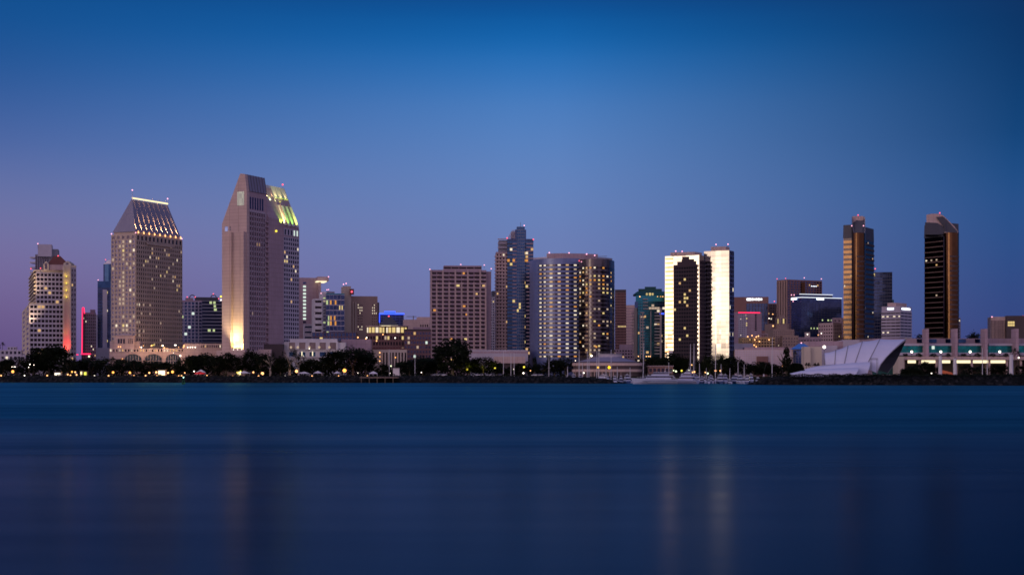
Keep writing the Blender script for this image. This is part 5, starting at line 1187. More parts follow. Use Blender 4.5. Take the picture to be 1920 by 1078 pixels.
b = Bld('stage_building', 'plain sandy rectangular stage block left of the white sail shell', pt(1522, 900), 55)
fp = rect(1508, 1508, 1541, 900, -4, 14); b.mass(fp, GZ, wz(650, 900), C_BEIGE)
b.mass(rect(1508, 1508, 1520, 897.5, -4, 3), GZ, wz(650.5, 897.5), C_BEIGE); b.light(wx(1545.5, 890), 890, wz(650.5, 890), E_WHITE, .95, 'floodlight_head'); mb = b.mb('lamp_pole', C_STEEL); mb.tube((wx(1545.5, 890), 890, GZ), (wx(1545.5, 890), 890, wz(651.5, 890)), .15)
b.done()
b = Bld('exhibition_hall', 'lavender flat-roofed hall rising behind the white sail shell', pt(1600, 1000), 56)
b.mass(rect(1508, 1508, 1582, 1010, -6, 40), GZ, wz(640, 1010), C_PURP); b.mass(rect(1581, 1581, 1700, 1005, -6, 40), GZ, wz(637, 1005), C_LILAC); b.mass(rect(1540, 1540, 1570, 1000, -6, 8), GZ, wz(648, 1000), C_LILAC)
b.done()

b = Bld('convention_center', 'long terraced convention centre with teal glass, tall fins and a white lit deck', pt(1820, 905), 57)
Dc = 910
def crow(pl, pr, d, y0, y1, mat, name='wall', depth=20, base=None):
    q = [pt(pl, d), pt(pr, d), pt(pr, d) + Vector((0, depth)), pt(pl, d) + Vector((0, depth))]; b.mass(q, wz(y0, d), wz(y1, d), mat, name)
crow(1640, 2000, 925, 702, 634.5, C_PURP, depth=40)
crow(1640, 2000, 918, 702, 646, C_TEALR, depth=6.5)
q = [pt(1690, 918), pt(2000, 918)]
for a, c in ((1650, 1732), (1741, 1787), (1796, 1843), (1853, 1900), (1909, 1990)):
    b.fac(pt(a, 917.5), pt(c, 917.5), wz(662, 917), wz(648, 917), 8, 2, .93, .9, lambda i, j, r: (L_COOL if j == 1 and r.random() < .08 else None), dark=glass('sea_green_glass', (.02, .26, .24), .15), wall=C_TEALR, wname='mullion', pier=.12, span=.12)
    mb = b.mb('spandrel', C_LILAC); mb.ebox(pt(a, 917.5), Vector((1, 0)), Vector((0, -1)), 0, wx(c, 917.5) - wx(a, 917.5), .2, 1.4, wz(648, 917), wz(644, 917)); mb.ebox(pt(a, 917.5), Vector((1, 0)), Vector((0, -1)), 0, wx(c, 917.5) - wx(a, 917.5), .2, 1.4, wz(666, 917), wz(661, 917))
for a, c in ((1719, 1733), (1742, 1756), (1773, 1787), (1797, 1811), (1828, 1842)):
    mb = b.mb('upper_window', G_BLUE); mb.ebox(pt(a, 924.8), Vector((1, 0)), Vector((0, -1)), 0, (c - a) * 924 / F, 0, .3, wz(642.5, 924), wz(635.5, 924))
for a in (1733, 1787, 1843, 1901, 1958):
    mb = b.mb('fin', C_PURP); mb.box((wx(a + 4, 912), 914, (GZ + wz(616.5, 912)) / 2), 8 * 912 / F * .62, 9, wz(616.5, 912) - GZ)
    mb.box((wx(a + 7.5, 912), 918, (GZ + wz(625, 912)) / 2), 1.2, 6, wz(625, 912) - GZ)
crow(1684, 2000, 890, 674.5, 668, C_PINK, 'deck', depth=26)
crow(1684, 2000, 912, 702, 675, C_DARK, depth=5)
crow(1684, 1695, 888, 702, 668, C_BEIGE, depth=12)
mb = b.mb('lit_ceiling', E_DECK)
for a, c in ((1707, 1722), (1733, 1759), (1767, 1787), (1795, 1891)): mb.box(((wx(a, 893) + wx(c, 893)) / 2, 899, wz(678, 899)), (c - a) * 893 / F, .6, 5.5 * 893 / F)
for px in (1695, 1725, 1757, 1790, 1823, 1856, 1889, 1915): mb = b.mb('deck_column', C_PINK); mb.box((wx(px, 891), 892, (GZ + wz(674.6, 891)) / 2), 1.1, 1.1, wz(674.6, 891) - GZ)
b.done()
for i, px in enumerate((1709.5, 1764, 1819, 1874.5)):
    t_ = empty('terrace_lamp', (wx(px, 888), 888.0, wz(668, 890))); tag(t_, ORD[i] + ' large white globe lamp from the left on the convention centre deck', 'lamp', 'globe lamps along the convention deck')
    m = MB(); m.tube((0, 0, -.5), (0, 0, 2.3), .12); m.build('pole', C_POLE, t_)
    g = bpy.data.objects.new('globe', ball_mesh(E_WHITE)); COL.objects.link(g); g.parent = t_; g.location = (0, 0, wz(659.5, 888) - wz(668, 890)); g.scale = (.75,) * 3

# ---------------- the white sail shell
D = 800
sh = Bld('concert_shell', 'large ribbed white sail-shaped concert shell opening to the right', pt(1620, D), 58)
def rib(bx, tx, fx, zb, yt, half, yc=D + 10, k=1.0):
    pts = []; zt_ = wz(yt, yc)
    for i in range(15):
        a = math.pi * i / 14; s_ = math.sin(a); xb = bx + (fx - bx) * (1 - math.cos(a)) / 2
        px = xb + (tx - xb) * s_ ** ((1.35 if i < 7 else .7) if fx - bx > 15 else .9)
        y = yc - half * k * math.cos(a); z_ = zb + (zt_ - zb) * k * s_ ** .92
        pts.append((wx(px, y), y, z_))
    return pts
ribs = [(1547, 1545, 1549, 684, 662, 5), (1565, 1567, 1568, 683, 656.5, 8), (1583, 1590, 1590, 683, 648, 11), (1602, 1617, 1612, 684, 640, 13.5), (1622, 1650, 1632, 690, 635.5, 16), (1644, 1699, 1664, 699, 635.5, 18)]
def shell(ribs, name, k=1.0, mat=C_SAIL, sagk=.3):
    rings = []
    for i in range(len(ribs) - 1):
        a, c = ribs[i], ribs[i + 1]; ra = rib(a[0], a[1], a[2], wz(a[3], D), a[4], a[5], k=k); rc = rib(c[0], c[1], c[2], wz(c[3], D), c[4], c[5], k=k)
        for s_ in range(5):
            f = s_ / 5; sg = -4 * f * (1 - f) * sagk
            ring = []
            for j, (p0, p1) in enumerate(zip(ra, rc)):
                q = Vector(p0).lerp(Vector(p1), f); w_ = math.sin(math.pi * j / 14); q.z += sg * w_; q.y -= sg * 1.6 * math.cos(math.pi * j / 14); ring.append(tuple(q))
            rings.append(ring)
    c = ribs[-1]; rings.append(rib(c[0], c[1], c[2], wz(c[3], D), c[4], c[5], k=k))
    m = MB(); m.loft(rings); return m, rings
m, rings = shell(ribs, 'sail_skin'); sh.part('sail_skin', m, C_SAIL)
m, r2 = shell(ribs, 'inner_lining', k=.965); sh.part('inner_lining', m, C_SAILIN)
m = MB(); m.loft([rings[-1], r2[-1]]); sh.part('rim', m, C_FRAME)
for i in range(0, 26, 5):
    pr = None; m = MB()
    for q in rings[i]:
        q = Vector(q)
        if pr is not None: m.tube(pr, q, .26, n=5)
        pr = q
    sh.part('rib_seam', m, C_GREY)
sh.done()
def low_canopy(label, pts, seed, yc):
    b = Bld('tensile_canopy', label, pt((pts[0][0] + pts[-1][0]) / 2, yc), seed, 'canopy', 'low sail canopies beside the shell'); rings = []; rin = []
    for k in (1.0, .93):
        rg_ = []
        for px, yt, half, fx in pts:
            zb = 4.4; zt_ = wz(yt, yc); ring = []
            for i in range(13):
                a = math.pi * i / 12; s_ = math.sin(a); x_ = wx(px, yc) + fx * s_
                ring.append((x_, yc - half * k * math.cos(a), zb + max(.1, zt_ - zb) * k * s_ ** .8))
            rg_.append(ring)
        m = MB(); m.loft(rg_); b.part('sail_skin' if k == 1 else 'inner_lining', m, C_SAIL if k == 1 else C_SAILIN, True)
        rings.append(rg_[-1])
    m = MB(); m.loft(rings); b.part('rim', m, C_FRAME); b.done()
low_canopy('long low white canopy, nearest the water, left of the sail shell', [(1481, 700, 2, 0), (1500, 695.5, 4, .2), (1530, 692, 6, .4), (1560, 690.5, 7, .8), (1586, 689.5, 8, 1.5), (1597, 689, 8, 3)], 59, 786)
low_canopy('taller low white canopy running along the foot of the sail shell', [(1508, 692, 3, 0), (1530, 686.5, 5, .3), (1560, 683.5, 7, .6), (1590, 680.5, 8, 1), (1612, 679, 9, 2), (1617, 678.5, 9, 3.5)], 60, 794)
# stage lighting truss
t_ = empty('stage_truss', (wx(1639, 778), 778, GZ)); tag(t_, 'slim steel lighting truss standing in front of the sail shell', 'truss')
m = MB()
for dx in (-1.6, 1.6):
    for e in (-.35, .35): m.tube((dx + e, 0, 0), (dx + e, 0, wz(672, 778) - GZ), .1, n=4)
    for k in range(8): m.tube((dx - .35, 0, k * 1.0), (dx + .35, 0, k * 1.0 + .9), .06, n=4)
m.build('upright', C_STEEL, t_); m = MB(); m.tube((-2, 0, wz(672, 778) - GZ), (2, 0, wz(672, 778) - GZ), .14); m.tube((-2, 0, wz(674, 778) - GZ), (2, 0, wz(674, 778) - GZ), .1); m.build('crossbar', C_STEEL, t_)
# white light pillars
for i, (px, w, yt) in enumerate(((1763, 7, 667.5), (1790.5, 7, 672), (1896, 8, 665))):
    d = 765; t_ = empty('light_pillar', (wx(px, d), d, GZ)); tag(t_, ['tall white round pillar directly under the second deck lamp', 'slightly shorter white round pillar with a blue tint right of an orange awning', 'stout white round pillar near the right edge beside the palm'][i], 'pillar', 'white round pillars on the bank')
    m = MB(); h = wz(yt, d) - GZ; r = w / 2 * d / F
    m.tube((0, 0, 0), (0, 0, h), r * 1.05, r * .85, 14); m.build('shaft', C_FRAME, t_, smooth=False); m = MB(); m.tube((0, 0, h), (0, 0, h + .5), r * .5, r * .4, 12); m.build('cap', C_STEEL, t_)
t_ = empty('awning', (wx(1778, 790), 790, GZ)); tag(t_, 'small orange awning between two white pillars', 'awning'); m = MB(); m.add([(-3.2, 0, 2.2), (3.2, 0, 1.4), (3.2, 5, 2.6), (-3.2, 5, 4.2), (-3.2, 0, 2.0), (3.2, 0, 1.2), (3.2, 5, 2.4), (-3.2, 5, 4.0)], [(0, 1, 2, 3), (7, 6, 5, 4), (0, 4, 5, 1), (2, 6, 7, 3), (1, 5, 6, 2), (3, 7, 4, 0)]); m.build('fabric', wallmat('orange_awning_fabric', (.75, .16, .04)), t_)
m = MB(); [m.tube((x_, y_, 0), (x_, y_, z_), .08) for x_, y_, z_ in ((-3, .2, 2), (3, .2, 1.3), (3, 4.8, 2.4), (-3, 4.8, 3.9))]; m.build('post', C_POLE, t_)

# pale bulk building behind the stepped tower's foot
b = Bld('parking_structure', 'long low mauve parking deck with a pink lit band below the stepped blue tower', pt(935, 1090), 61)
f = rect(879, 879, 990, 1100, 0, 20); b.mass(f, GZ, wz(656, 1100), C_LILAC); f = rect(926, 926, 985, 1080, 0, 10); b.mass(f, wz(681, 1080), wz(668.5, 1080), C_PINK, 'lit_band'); b.mass(sub(f, .02, .98, .2, 1), GZ, wz(681, 1080), C_DARK)
b.fac(rect(879, 879, 990, 1100, 0, 20)[0], rect(879, 879, 990, 1100, 0, 20)[1], wz(664, 1100), wz(657, 1100), 16, 1, .9, .5, 0, wall=C_LILAC, dark=C_PURP, pier=.1, span=.15); b.done()
b = Bld('apartment_building', 'dark low block behind the trees left of the round pavilion', pt(1030, 1110), 62)
f = rect(1194, 1194, 1262, 1100, 0, 16); b.mass(f, GZ, wz(672, 1100), C_DARK); b.done() if False else None
b.e.location = (cen(f).x, cen(f).y, GZ); b.o = Vector(b.e.location); b.e['label'] = 'dark low block at the foot of the teal tower behind trees'
b.fac(f[0], f[1], 8, wz(673, 1100), 10, 3, .6, .5, .08, wall=C_DARK); b.done()
# ================================================================== TREES
foliage = bpy.data.materials.new('dark_evergreen_leaves'); foliage.use_nodes = True; t = foliage.node_tree; p = t.nodes['Principled BSDF']
tcn = t.nodes.new('ShaderNodeTexCoord'); nn_ = t.nodes.new('ShaderNodeTexNoise'); nn_.inputs['Scale'].default_value = 2.4; t.links.new(tcn.outputs['Object'], nn_.inputs['Vector'])
t.links.new(RAMP(nn_.outputs[0], [(0.35, (0.004, 0.006, 0.004, 1)), (0.65, (0.013, 0.019, 0.009, 1))], tree=t, interp='LINEAR'), p.inputs['Base Color']); p.inputs['Roughness'].default_value = 0.7; p.inputs['Specular IOR Level'].default_value = 0.05
def crown_mesh(seed, shape, nclump, leaf, per, fill=1.0):
    rng = random.Random(seed); m = MB()
    for k in range(nclump):
        while True:
            q = Vector((rng.uniform(-1, 1), rng.uniform(-1, 1), rng.uniform(-1, 1)))
            if q.length < 1: break
        q = q.normalized() * (q.length ** .5) * .80
        if shape == 'airy': q.z *= 1.0
        if shape == 'column': q.x *= .8; q.y *= .8
        cr = rng.uniform(.20, .36) * fill
        for i in range(per):
            while True:
                d = Vector((rng.uniform(-1, 1), rng.uniform(-1, 1), rng.uniform(-1, 1)))
                if d.length < 1: break
            c = q + d * cr
            a = Vector((rng.gauss(0, 1), rng.gauss(0, 1), rng.gauss(0, 1))).normalized(); bb_ = a.orthogonal().normalized(); s_ = leaf * rng.uniform(.6, 1.3)
            a2 = a * s_; b2 = bb_ * s_ * .7
            m.add([c - a2, c + b2, c + a2, c - b2], [(0, 1, 2, 3)])
    return m.mesh('crown', foliage)
def trunk_mesh(seed, mat, spread=.5, fork=.3):
    rng = random.Random(seed); m = MB(); m.tube((0, 0, 0), (0, 0, fork), .045, .032, 7)
    for i in range(5):
        a = 2 * math.pi * i / 5 + rng.random(); q = Vector((math.cos(a) * spread * rng.uniform(.4, 1), math.sin(a) * spread * rng.uniform(.4, 1), rng.uniform(.6, .85)))
        mid_ = Vector((q.x * .45, q.y * .45, (fork + q.z) / 2)); m.tube((0, 0, fork - .01), mid_, .026, .018, 5); m.tube(mid_, q, .018, .008, 5)
    return m.mesh('trunk', mat)
CR = {'round': [crown_mesh(s_, 'round', 46, .075, 34) for s_ in (1, 2, 3, 4)], 'airy': [crown_mesh(s_, 'airy', 22, .055, 26, .9) for s_ in (5, 6)], 'dense': [crown_mesh(s_, 'round', 70, .07, 34, 1.05) for s_ in (7, 8)], 'column': [crown_mesh(9, 'column', 30, .08, 30)]}
TR = {'round': [trunk_mesh(s_, C_BARK) for s_ in (1, 2)], 'airy': [trunk_mesh(s_, C_PALEBARK, .4, .45) for s_ in (3, 4)], 'dense': [trunk_mesh(5, C_BARK)], 'column': [trunk_mesh(6, C_BARK, .1, .4)]}
trng = random.Random(77)
GROUPS = {}
def tree(kind, px, ytop, wpx, d, landmark, ybase=None, name=None, lowf=.22):
    """px, ytop, wpx: where the crown stands at distance d"""
    zt_ = wz(ytop, d); h = zt_ - GZ; w = wpx * 1.22 * d / F / 2
    e = empty(name or {'round': 'park_tree', 'airy': 'eucalyptus_tree', 'dense': 'fig_tree', 'column': 'cypress_tree'}[kind], (wx(px, d), d, GZ), trng.uniform(0, 6.28))
    ch = h * (1 - lowf) / 2
    c = bpy.data.objects.new('crown', trng.choice(CR[kind])); COL.objects.link(c); c.parent = e; c.location = (0, 0, h - ch); c.scale = (w * 1.06, w * 1.06, ch * 1.06)
    k = bpy.data.objects.new('trunk', trng.choice(TR[kind])); COL.objects.link(k); k.parent = e; k.scale = (h * .9, h * .9, h * .95)
    GROUPS.setdefault((kind, landmark), []).append((px, e)); return e
KN = {'round': 'dark rounded tree', 'airy': 'thin airy pale-trunked tree', 'dense': 'very dense dark tree', 'column': 'narrow pointed cypress', 'palm': 'slender palm', 'hedge': 'clipped dark hedge mass'}
lm = {1: 'in front of the beige condominiums at the left', 2: 'before the tan hotel podium', 3: 'below the tallest floodlit tower', 4: 'in front of the low white hall', 5: 'in front of the mauve-brown ribbon-window tower', 6: 'at the foot of the curved hotel', 7: 'behind the marina boats', 8: 'in front of the pink grid hall', 9: 'before the convention centre deck'}
D0 = 1030
for k, px, y, w, L, dd in [
    ('round', 6, 672, 34, 1, 1030), ('round', 30, 668, 38, 1, 1040), ('dense', 92, 646, 66, 1, 1046), ('round', 62, 669, 36, 1, 1036), ('round', 128, 671, 34, 1, 1030), ('round', 150, 673, 30, 1, 1040), ('round', 172, 667, 44, 1, 1044),
    ('round', 205, 668, 46, 2, 1034), ('round', 232, 672, 36, 2, 1040), ('round', 252, 675, 34, 2, 1034), ('round', 278, 674, 36, 2, 1040), ('round', 304, 678, 36, 2, 1034), ('round', 328, 681, 30, 2, 1038), ('round', 352, 667, 38, 2, 1040), ('dense', 376, 662, 48, 2, 1046), ('round', 404, 664, 36, 2, 1040),
    ('round', 424, 660, 32, 3, 1040), ('round', 442, 666, 34, 3, 1034), ('round', 466, 655, 34, 3, 1044), ('round', 488, 660, 36, 3, 1036), ('airy', 507, 655, 24, 3, 1016), ('round', 526, 668, 34, 3, 1040),
    ('airy', 543, 648, 40, 4, 1020), ('airy', 560, 660, 26, 4, 1014), ('round', 583, 671, 44, 4, 1040), ('round', 604, 669, 40, 4, 1034), ('dense', 630, 655, 46, 4, 1040), ('dense', 662, 649, 56, 4, 1036), ('dense', 686, 656, 40, 4, 1042), ('round', 716, 682, 30, 4, 1036),
    ('round', 740, 690, 20, 4, 1006),
    ('round', 768, 673, 44, 5, 1024), ('dense', 792, 668, 46, 5, 1030), ('round', 818, 668, 40, 5, 1036), ('dense', 848, 635, 60, 5, 1016), ('round', 880, 668, 44, 5, 1030), ('dense', 906, 669, 46, 5, 1024), ('round', 932, 682, 26, 5, 1040),
    ('round', 978, 682, 26, 6, 1040), ('column', 1002, 668, 9, 6, 1040), ('round', 1018, 678, 30, 6, 1034), ('round', 1040, 673, 38, 6, 1030), ('dense', 1060, 669, 34, 6, 1026), ('column', 1029, 664, 8, 6, 1040),
    ('round', 1172, 672, 40, 7, 1056), ('round', 1208, 671, 44, 7, 1060), ('round', 1232, 668, 38, 7, 1050), ('dense', 1256, 661, 40, 7, 1050), ('round', 1282, 668, 44, 7, 1044), ('round', 1304, 673, 34, 7, 1040), ('round', 1330, 666, 24, 7, 1036), ('column', 1321, 664, 8, 7, 1036), ('column', 1354, 663, 10, 7, 1036), ('round', 1352, 671, 28, 7, 1030), ('round', 1376, 668, 40, 7, 1040),
    ('round', 1398, 680, 34, 8, 1016), ('dense', 1427, 678, 44, 8, 1010), ('round', 1450, 682, 34, 8, 1012), ('round', 1413, 685, 30, 8, 1006), ('round', 1466, 684, 26, 8, 1006),
    ('round', 1712, 681, 24, 9, 850), ('round', 1735, 676, 26, 9, 852), ('round', 1700, 688, 20, 9, 830), ('round', 1752, 684, 22, 9, 850), ('round', 1812, 682, 26, 9, 850), ('round', 1838, 686, 28, 9, 846), ('round', 1866, 682, 28, 9, 850), ('round', 1884, 684, 20, 9, 846), ('round', 1912, 684, 26, 9, 846)]:
    if L == 7 and px > 1240: dd -= 26
    tree(k, px, y, w, dd, L, lowf=.16 if L < 7 else .06)
# topiary-like tree and hedge beside the grid hall
tree('round', 1476.5, 664, 18, 940, 8, lowf=.2, name='round_topped_tree'); tree('dense', 1474.5, 650, 10, 945, 8, lowf=.6, name='round_topped_tree')
def hedge(pl, pr, yt, d, label):
    rng = random.Random(int(pl)); e = empty('hedge', (wx((pl + pr) / 2, d), d, GZ)); tag(e, label, 'hedge'); m = MB(); hw = (pr - pl) / 2 * d / F; h = wz(yt, d) - GZ
    for i in range(int(hw * h * 90)):
        x_ = rng.uniform(-hw, hw); f = 1 - .5 * (abs(x_) / hw) ** 4; c = Vector((x_, rng.uniform(-1.5, 1.5), rng.uniform(0, h * f))); a = Vector((rng.gauss(0, 1), rng.gauss(0, 1), rng.gauss(0, 1))).normalized() * .45; b2 = a.orthogonal().normalized() * .3
        m.add([c - a, c + b2, c + a, c - b2], [(0, 1, 2, 3)])
    m.build('foliage', foliage, e)
hedge(1477, 1508, 681, 850, 'dense clipped hedge left of the low white canopies')
hedge(1690, 1730, 690, 800, 'low dark hedge at the right foot of the sail shell')
for i, (a, c) in enumerate(((1692, 1703), (1716, 1730), (1744, 1757), (1772, 1783), (1800, 1813), (1826, 1840), (1855, 1868), (1880, 1892))):
    d = 890.5; e = empty('planter_shrub', (wx((a + c) / 2, d), d, wz(668, d))); tag(e, ORD[i] + ' green planter shrub from the left on the convention centre deck edge', 'shrub', 'planter shrubs on the convention deck')
    f = bpy.data.objects.new('foliage', CR['round'][i % 4]); COL.objects.link(f); f.parent = e; f.scale = ((c - a) / 2 * d / F, 1.2, 1.5); f.location = (0, 0, .6)
# palms
def palm(px, ytop, d, L, r=1.9, seed=0):
    rng = random.Random(seed); e = empty('palm_tree', (wx(px, d), d, GZ)); h = wz(ytop, d) - GZ; m = MB(); m.tube((0, 0, 0), (rng.uniform(-.3, .3), 0, h * .95), .25, .16, 7); m.build('trunk', C_BARK, e)
    m = MB(); top = Vector((0, 0, h * .95))
    for i in range(26):
        a = rng.uniform(0, 6.28); el = rng.uniform(-.6, 1.2); dv = Vector((math.cos(a) * math.cos(el), math.sin(a) * math.cos(el), math.sin(el))); sd_ = dv.cross(Vector((0, 0, 1))).normalized() * .22; pr = top; prs = sd_ * .3
        for s_ in range(1, 5):
            q = top + dv * r * s_ / 4 + Vector((0, 0, -.10 * r * (s_ / 4 * 2) ** 2)); w_ = sd_ * (1.2 if s_ < 3 else .4 if s_ == 4 else 1); m.add([pr - prs, pr + prs, q + w_, q - w_], [(0, 1, 2, 3)]); pr, prs = q, w_
    m.build('crown', foliage, e); GROUPS.setdefault(('palm', L), []).append((px, e))
palm(1491, 658, 945, 8, 1.8, 1); palm(1902, 654, 842, 9, 3.0, 2); palm(1909, 660, 846, 9, 2.6, 3)
palm(5, 641, 1120, 1, 2.6, 4); palm(-3, 645, 1124, 1, 2.4, 5)
for i, px in enumerate((1512, 1517, 1528, 1534)): palm(px, 681, 838, 8, 1.5, 10 + i)
for (k, L), lst in GROUPS.items():
    lst.sort(key=lambda q: q[0])
    for i, (px, e) in enumerate(lst):
        tag(e, (ORD[i] + ' ' if len(lst) > 1 else 'the only ') + KN[k] + (' from the left ' if len(lst) > 1 else ' ') + lm[L], 'tree', KN[k] + 's ' + lm[L])
far_m = MB(); frng = random.Random(9)
for px, y in ((1672, 632), (1680, 628), (1686, 631), (1820, 630), (1827, 627), (1832, 630), (1724, 630)):
    for i in range(140):
        c = Vector((wx(px, 1500), 1500, wz(y + 3, 1500))) + Vector((frng.gauss(0, 2.2), frng.gauss(0, 2), frng.gauss(0, 1.8))); a = Vector((frng.gauss(0, 1), frng.gauss(0, 1), frng.gauss(0, 1))).normalized() * .8; b2 = a.orthogonal().normalized() * .6; far_m.add([c - a, c + b2, c + a, c - b2], [(0, 1, 2, 3)])
    far_m.tube((wx(px, 1500), 1500, GZ), (wx(px, 1500), 1500, wz(y + 4, 1500)), .5)
o = far_m.build('distant_woodland', foliage); tag(o, 'distant tree tops showing over the convention centre roof', 'trees', kind='stuff')
# low shrub fringe along the park
m = MB(); srng = random.Random(12)
for i in range(5200):
    px = srng.uniform(-60, 1070); d = 1008 - max(0, px) * .055 + srng.uniform(0, 8) + (14 if srng.random() < .5 else 0); c = Vector((wx(px, d), d, GZ + srng.uniform(0, 1.1 + .7 * math.sin(px * .3)))); a = Vector((srng.gauss(0, 1), srng.gauss(0, 1), srng.gauss(0, 1))).normalized() * .4; b2 = a.orthogonal().normalized() * .3
    m.add([c - a, c + b2, c + a, c - b2], [(0, 1, 2, 3)])
for i in range(15000):
    px = srng.uniform(-60, 1065); d = 1050 + srng.uniform(0, 5); hh = 7.5 + 2 * math.sin(px * .11) + 1.2 * math.sin(px * .37)
    if 700 < px < 745: hh = 3
    c = Vector((wx(px, d), d, GZ + srng.uniform(0, 1) ** .8 * hh)); a = Vector((srng.gauss(0, 1), srng.gauss(0, 1), srng.gauss(0, 1))).normalized() * .75; b2 = a.orthogonal().normalized() * .5
    m.add([c - a, c + b2, c + a, c - b2], [(0, 1, 2, 3)])
o = m.build('waterfront_shrubs', foliage); tag(o, 'low dark shrubs and ground cover along the promenade', 'ground cover', kind='stuff')
m = MB()
for i in range(4200):
    px = srng.uniform(1440, 1940); d = 772 - (px - 1500) * .09 + srng.uniform(4, 9); c = Vector((wx(px, d), d, 5.0 + srng.uniform(-.5, .7 + .3 * math.sin(px * .21)))); a = Vector((srng.gauss(0, 1), srng.gauss(0, 1), srng.gauss(0, 1))).normalized() * .3; b2 = a.orthogonal().normalized() * .22
    m.add([c - a, c + b2, c + a, c - b2], [(0, 1, 2, 3)])
o = m.build('bank_shrubs', foliage); tag(o, 'low dark ground cover on top of the right boulder bank', 'ground cover', kind='stuff')

# ================================================================== LAMPS
def lamp(px, y, mat, r, d, label, group, name='street_lamp', base=GZ):
    e = empty(name, (wx(px, d), d, base)); tag(e, label, 'lamp', group); h = wz(y, d) - base; m = MB()
    m.tube((0, 0, 0), (0, 0, max(.2, h - r)), .09, .06); m.tube((0, 0, 0), (0, 0, .3), .18, .12); m.build('pole', C_POLE, e)
    g = bpy.data.objects.new('globe', ball_mesh(mat)); COL.objects.link(g); g.parent = e; g.location = (0, 0, h); g.scale = (r,) * 3; return e
low = [(2, 704, E_WARM), (46, 704, E_WHITE), (88.5, 704, E_WARM), (127, 702, E_WARM), (132, 703.7, E_WARM), (143.5, 702.5, E_WARM), (177, 704.5, E_WHITE), (203.5, 704.3, E_WARM), (251, 704.5, E_WARM), (273, 704.3, E_WARM), (294, 704.6, E_WARM), (335, 705, E_WARM), (340.5, 704.6, E_WARM), (388, 704.3, E_WARM), (436, 705, E_WARM), (485, 705, E_WARM), (534.5, 705.2, E_WHITE), (585, 705.2, E_WARM), (635, 705.2, E_WARM), (689, 705, E_WARM), (708.5, 706.5, E_WHITE)]
for i, (px, y, mt) in enumerate(low): lamp(px, y, mt, .52 if mt is E_WARM else .42, 1003 - px * .055, ('low promenade lamp just above the water, number %s from the left' % (ORD[i] if i < 20 else 'twenty-first')).replace('number ', ''), 'low lamps along the promenade', 'promenade_lamp')
up = [(24, 696.5, E_ORANGE, 'large orange lamp under the trees near the left edge', .8), (167, 668, E_GREENW, 'tall greenish white lamp between red neon building and trees', .65), (56, 683, E_WHITE, 'faint white lamp against the first condominium trees', .4), (63.5, 684, E_WHITE, 'lone white lamp left of the biggest left tree', .3), (22.5, 687.6, E_WHITE, 'left one of a trio of small white lamps near the left edge', .3), (26.5, 687.6, E_WHITE, 'middle one of a trio of small white lamps near the left edge', .3), (28.6, 687.6, E_WHITE, 'right one of a trio of small white lamps near the left edge', .3), (54, 688.4, E_WHITE, 'small white lamp low under the big left tree', .3),
    (135, 697, E_ORANGE, 'orange lamp above the cafe lights at the left', .5), (141, 697.5, E_WARM, 'warm lamp right of the orange cafe lamp', .45), (212, 698, E_ORANGE, 'orange lamp amid shrubs left of the tan hotel', .65), (243.5, 698.5, E_ORANGE, 'orange lamp under the tan hotel podium', .65), (280, 698.8, E_WARM, 'warm lamp left of the brightest cafe', .5), (293, 697.8, E_WARM, 'warm lamp beside the brightest cafe', .6), (315, 698.8, E_WARM, 'warm lamp right of the brightest cafe', .5), (323.5, 697, E_ORANGE, 'large orange lamp right of the brightest cafe', .75), (346.5, 698.8, E_WARM, 'small warm lamp left of the red awning', .35), (364, 696, E_WHITE, 'white lamp over the red awning left end', .45), (475, 697.8, E_WARM, 'warm lamp below the floodlit tower foot', .5), (492, 700, E_WARM, 'warm lamp by the pale trunks right of the floodlit tower', .85), (445, 698, E_YELLOW, 'yellow lamp under trees below the floodlit tower', .6), (451, 696, E_YELLOW, 'second yellow lamp below the floodlit tower, slightly higher', .55),
    (556, 695.8, E_WARM, 'bright warm lamp below the white hall left end', .85), (646, 694.5, E_ORANGE, 'largest orange lamp under the dense trees', 1.05), (671, 699, E_WHITE, 'tiny white lamp right of the largest orange lamp', .25), (733, 686, E_GREENW, 'greenish lamp before the beige recessed building', .5), (732, 699, E_WHITE, 'white lamp at the little park kiosk', .5), (790, 698, E_WHITE, 'small white lamp under the tree left of the tallest round tree', .35), (876, 692.5, E_YELLOW, 'yellow lamp under the tree right of the tallest round tree', .75), (889, 686, E_WHITE, 'small white lamp higher among the same trees', .35), (905, 690.5, E_YELLOW, 'yellow lamp below the parking deck', .6), (928, 690, E_YELLOW, 'rightmost yellow lamp below the parking deck pink band', .6), (982.5, 688, E_YELLOW, 'yellow-green lamp left of the curved hotel', .7), (981.5, 699.3, E_WHITE, 'bright white lamp under the yellow-green lamp', .6), (994.5, 695, E_WARM, 'tiny warm lamp left of the curved hotel', .3), (963.5, 692, E_WHITE, 'slim upright white light tube beside the flagpoles', .3), (1079, 676, E_WHITE, 'pale lamp left above the round pavilion', .3),
    (1263, 694.5, E_GREENW, 'left greenish lamp of a pair behind the marina', .45), (1267.5, 696, E_GREENW, 'right brighter greenish lamp of the pair behind the marina', .65), (1278, 694.8, E_YELLOW, 'yellowish lamp left of the twin masts', .65), (1291.5, 695, E_GREENW, 'greenish lamp touching the twin masts', .65), (1322.5, 698, E_WARM, 'small warm lamp right of the twin masts', .35), (1327, 700, E_GREENW, 'greenish lamp low between twin masts and single mast', .65), (1341.5, 695, E_WARM, 'pinkish lamp at the single mast', .5), (1351, 695, E_WARM, 'warm lamp right of the single mast', .5), (1297, 684, E_WARM, 'small warm lamp up at the twin masts', .35), (1467.5, 685.5, E_WARM, 'small lamp left of the round-topped tree', .35),
    (1746.5, 700, E_WHITE, 'low white lamp left of the first white pillar', .5), (1910, 670.5, E_WHITE, 'white lamp beside the palm near the right edge', .55)]
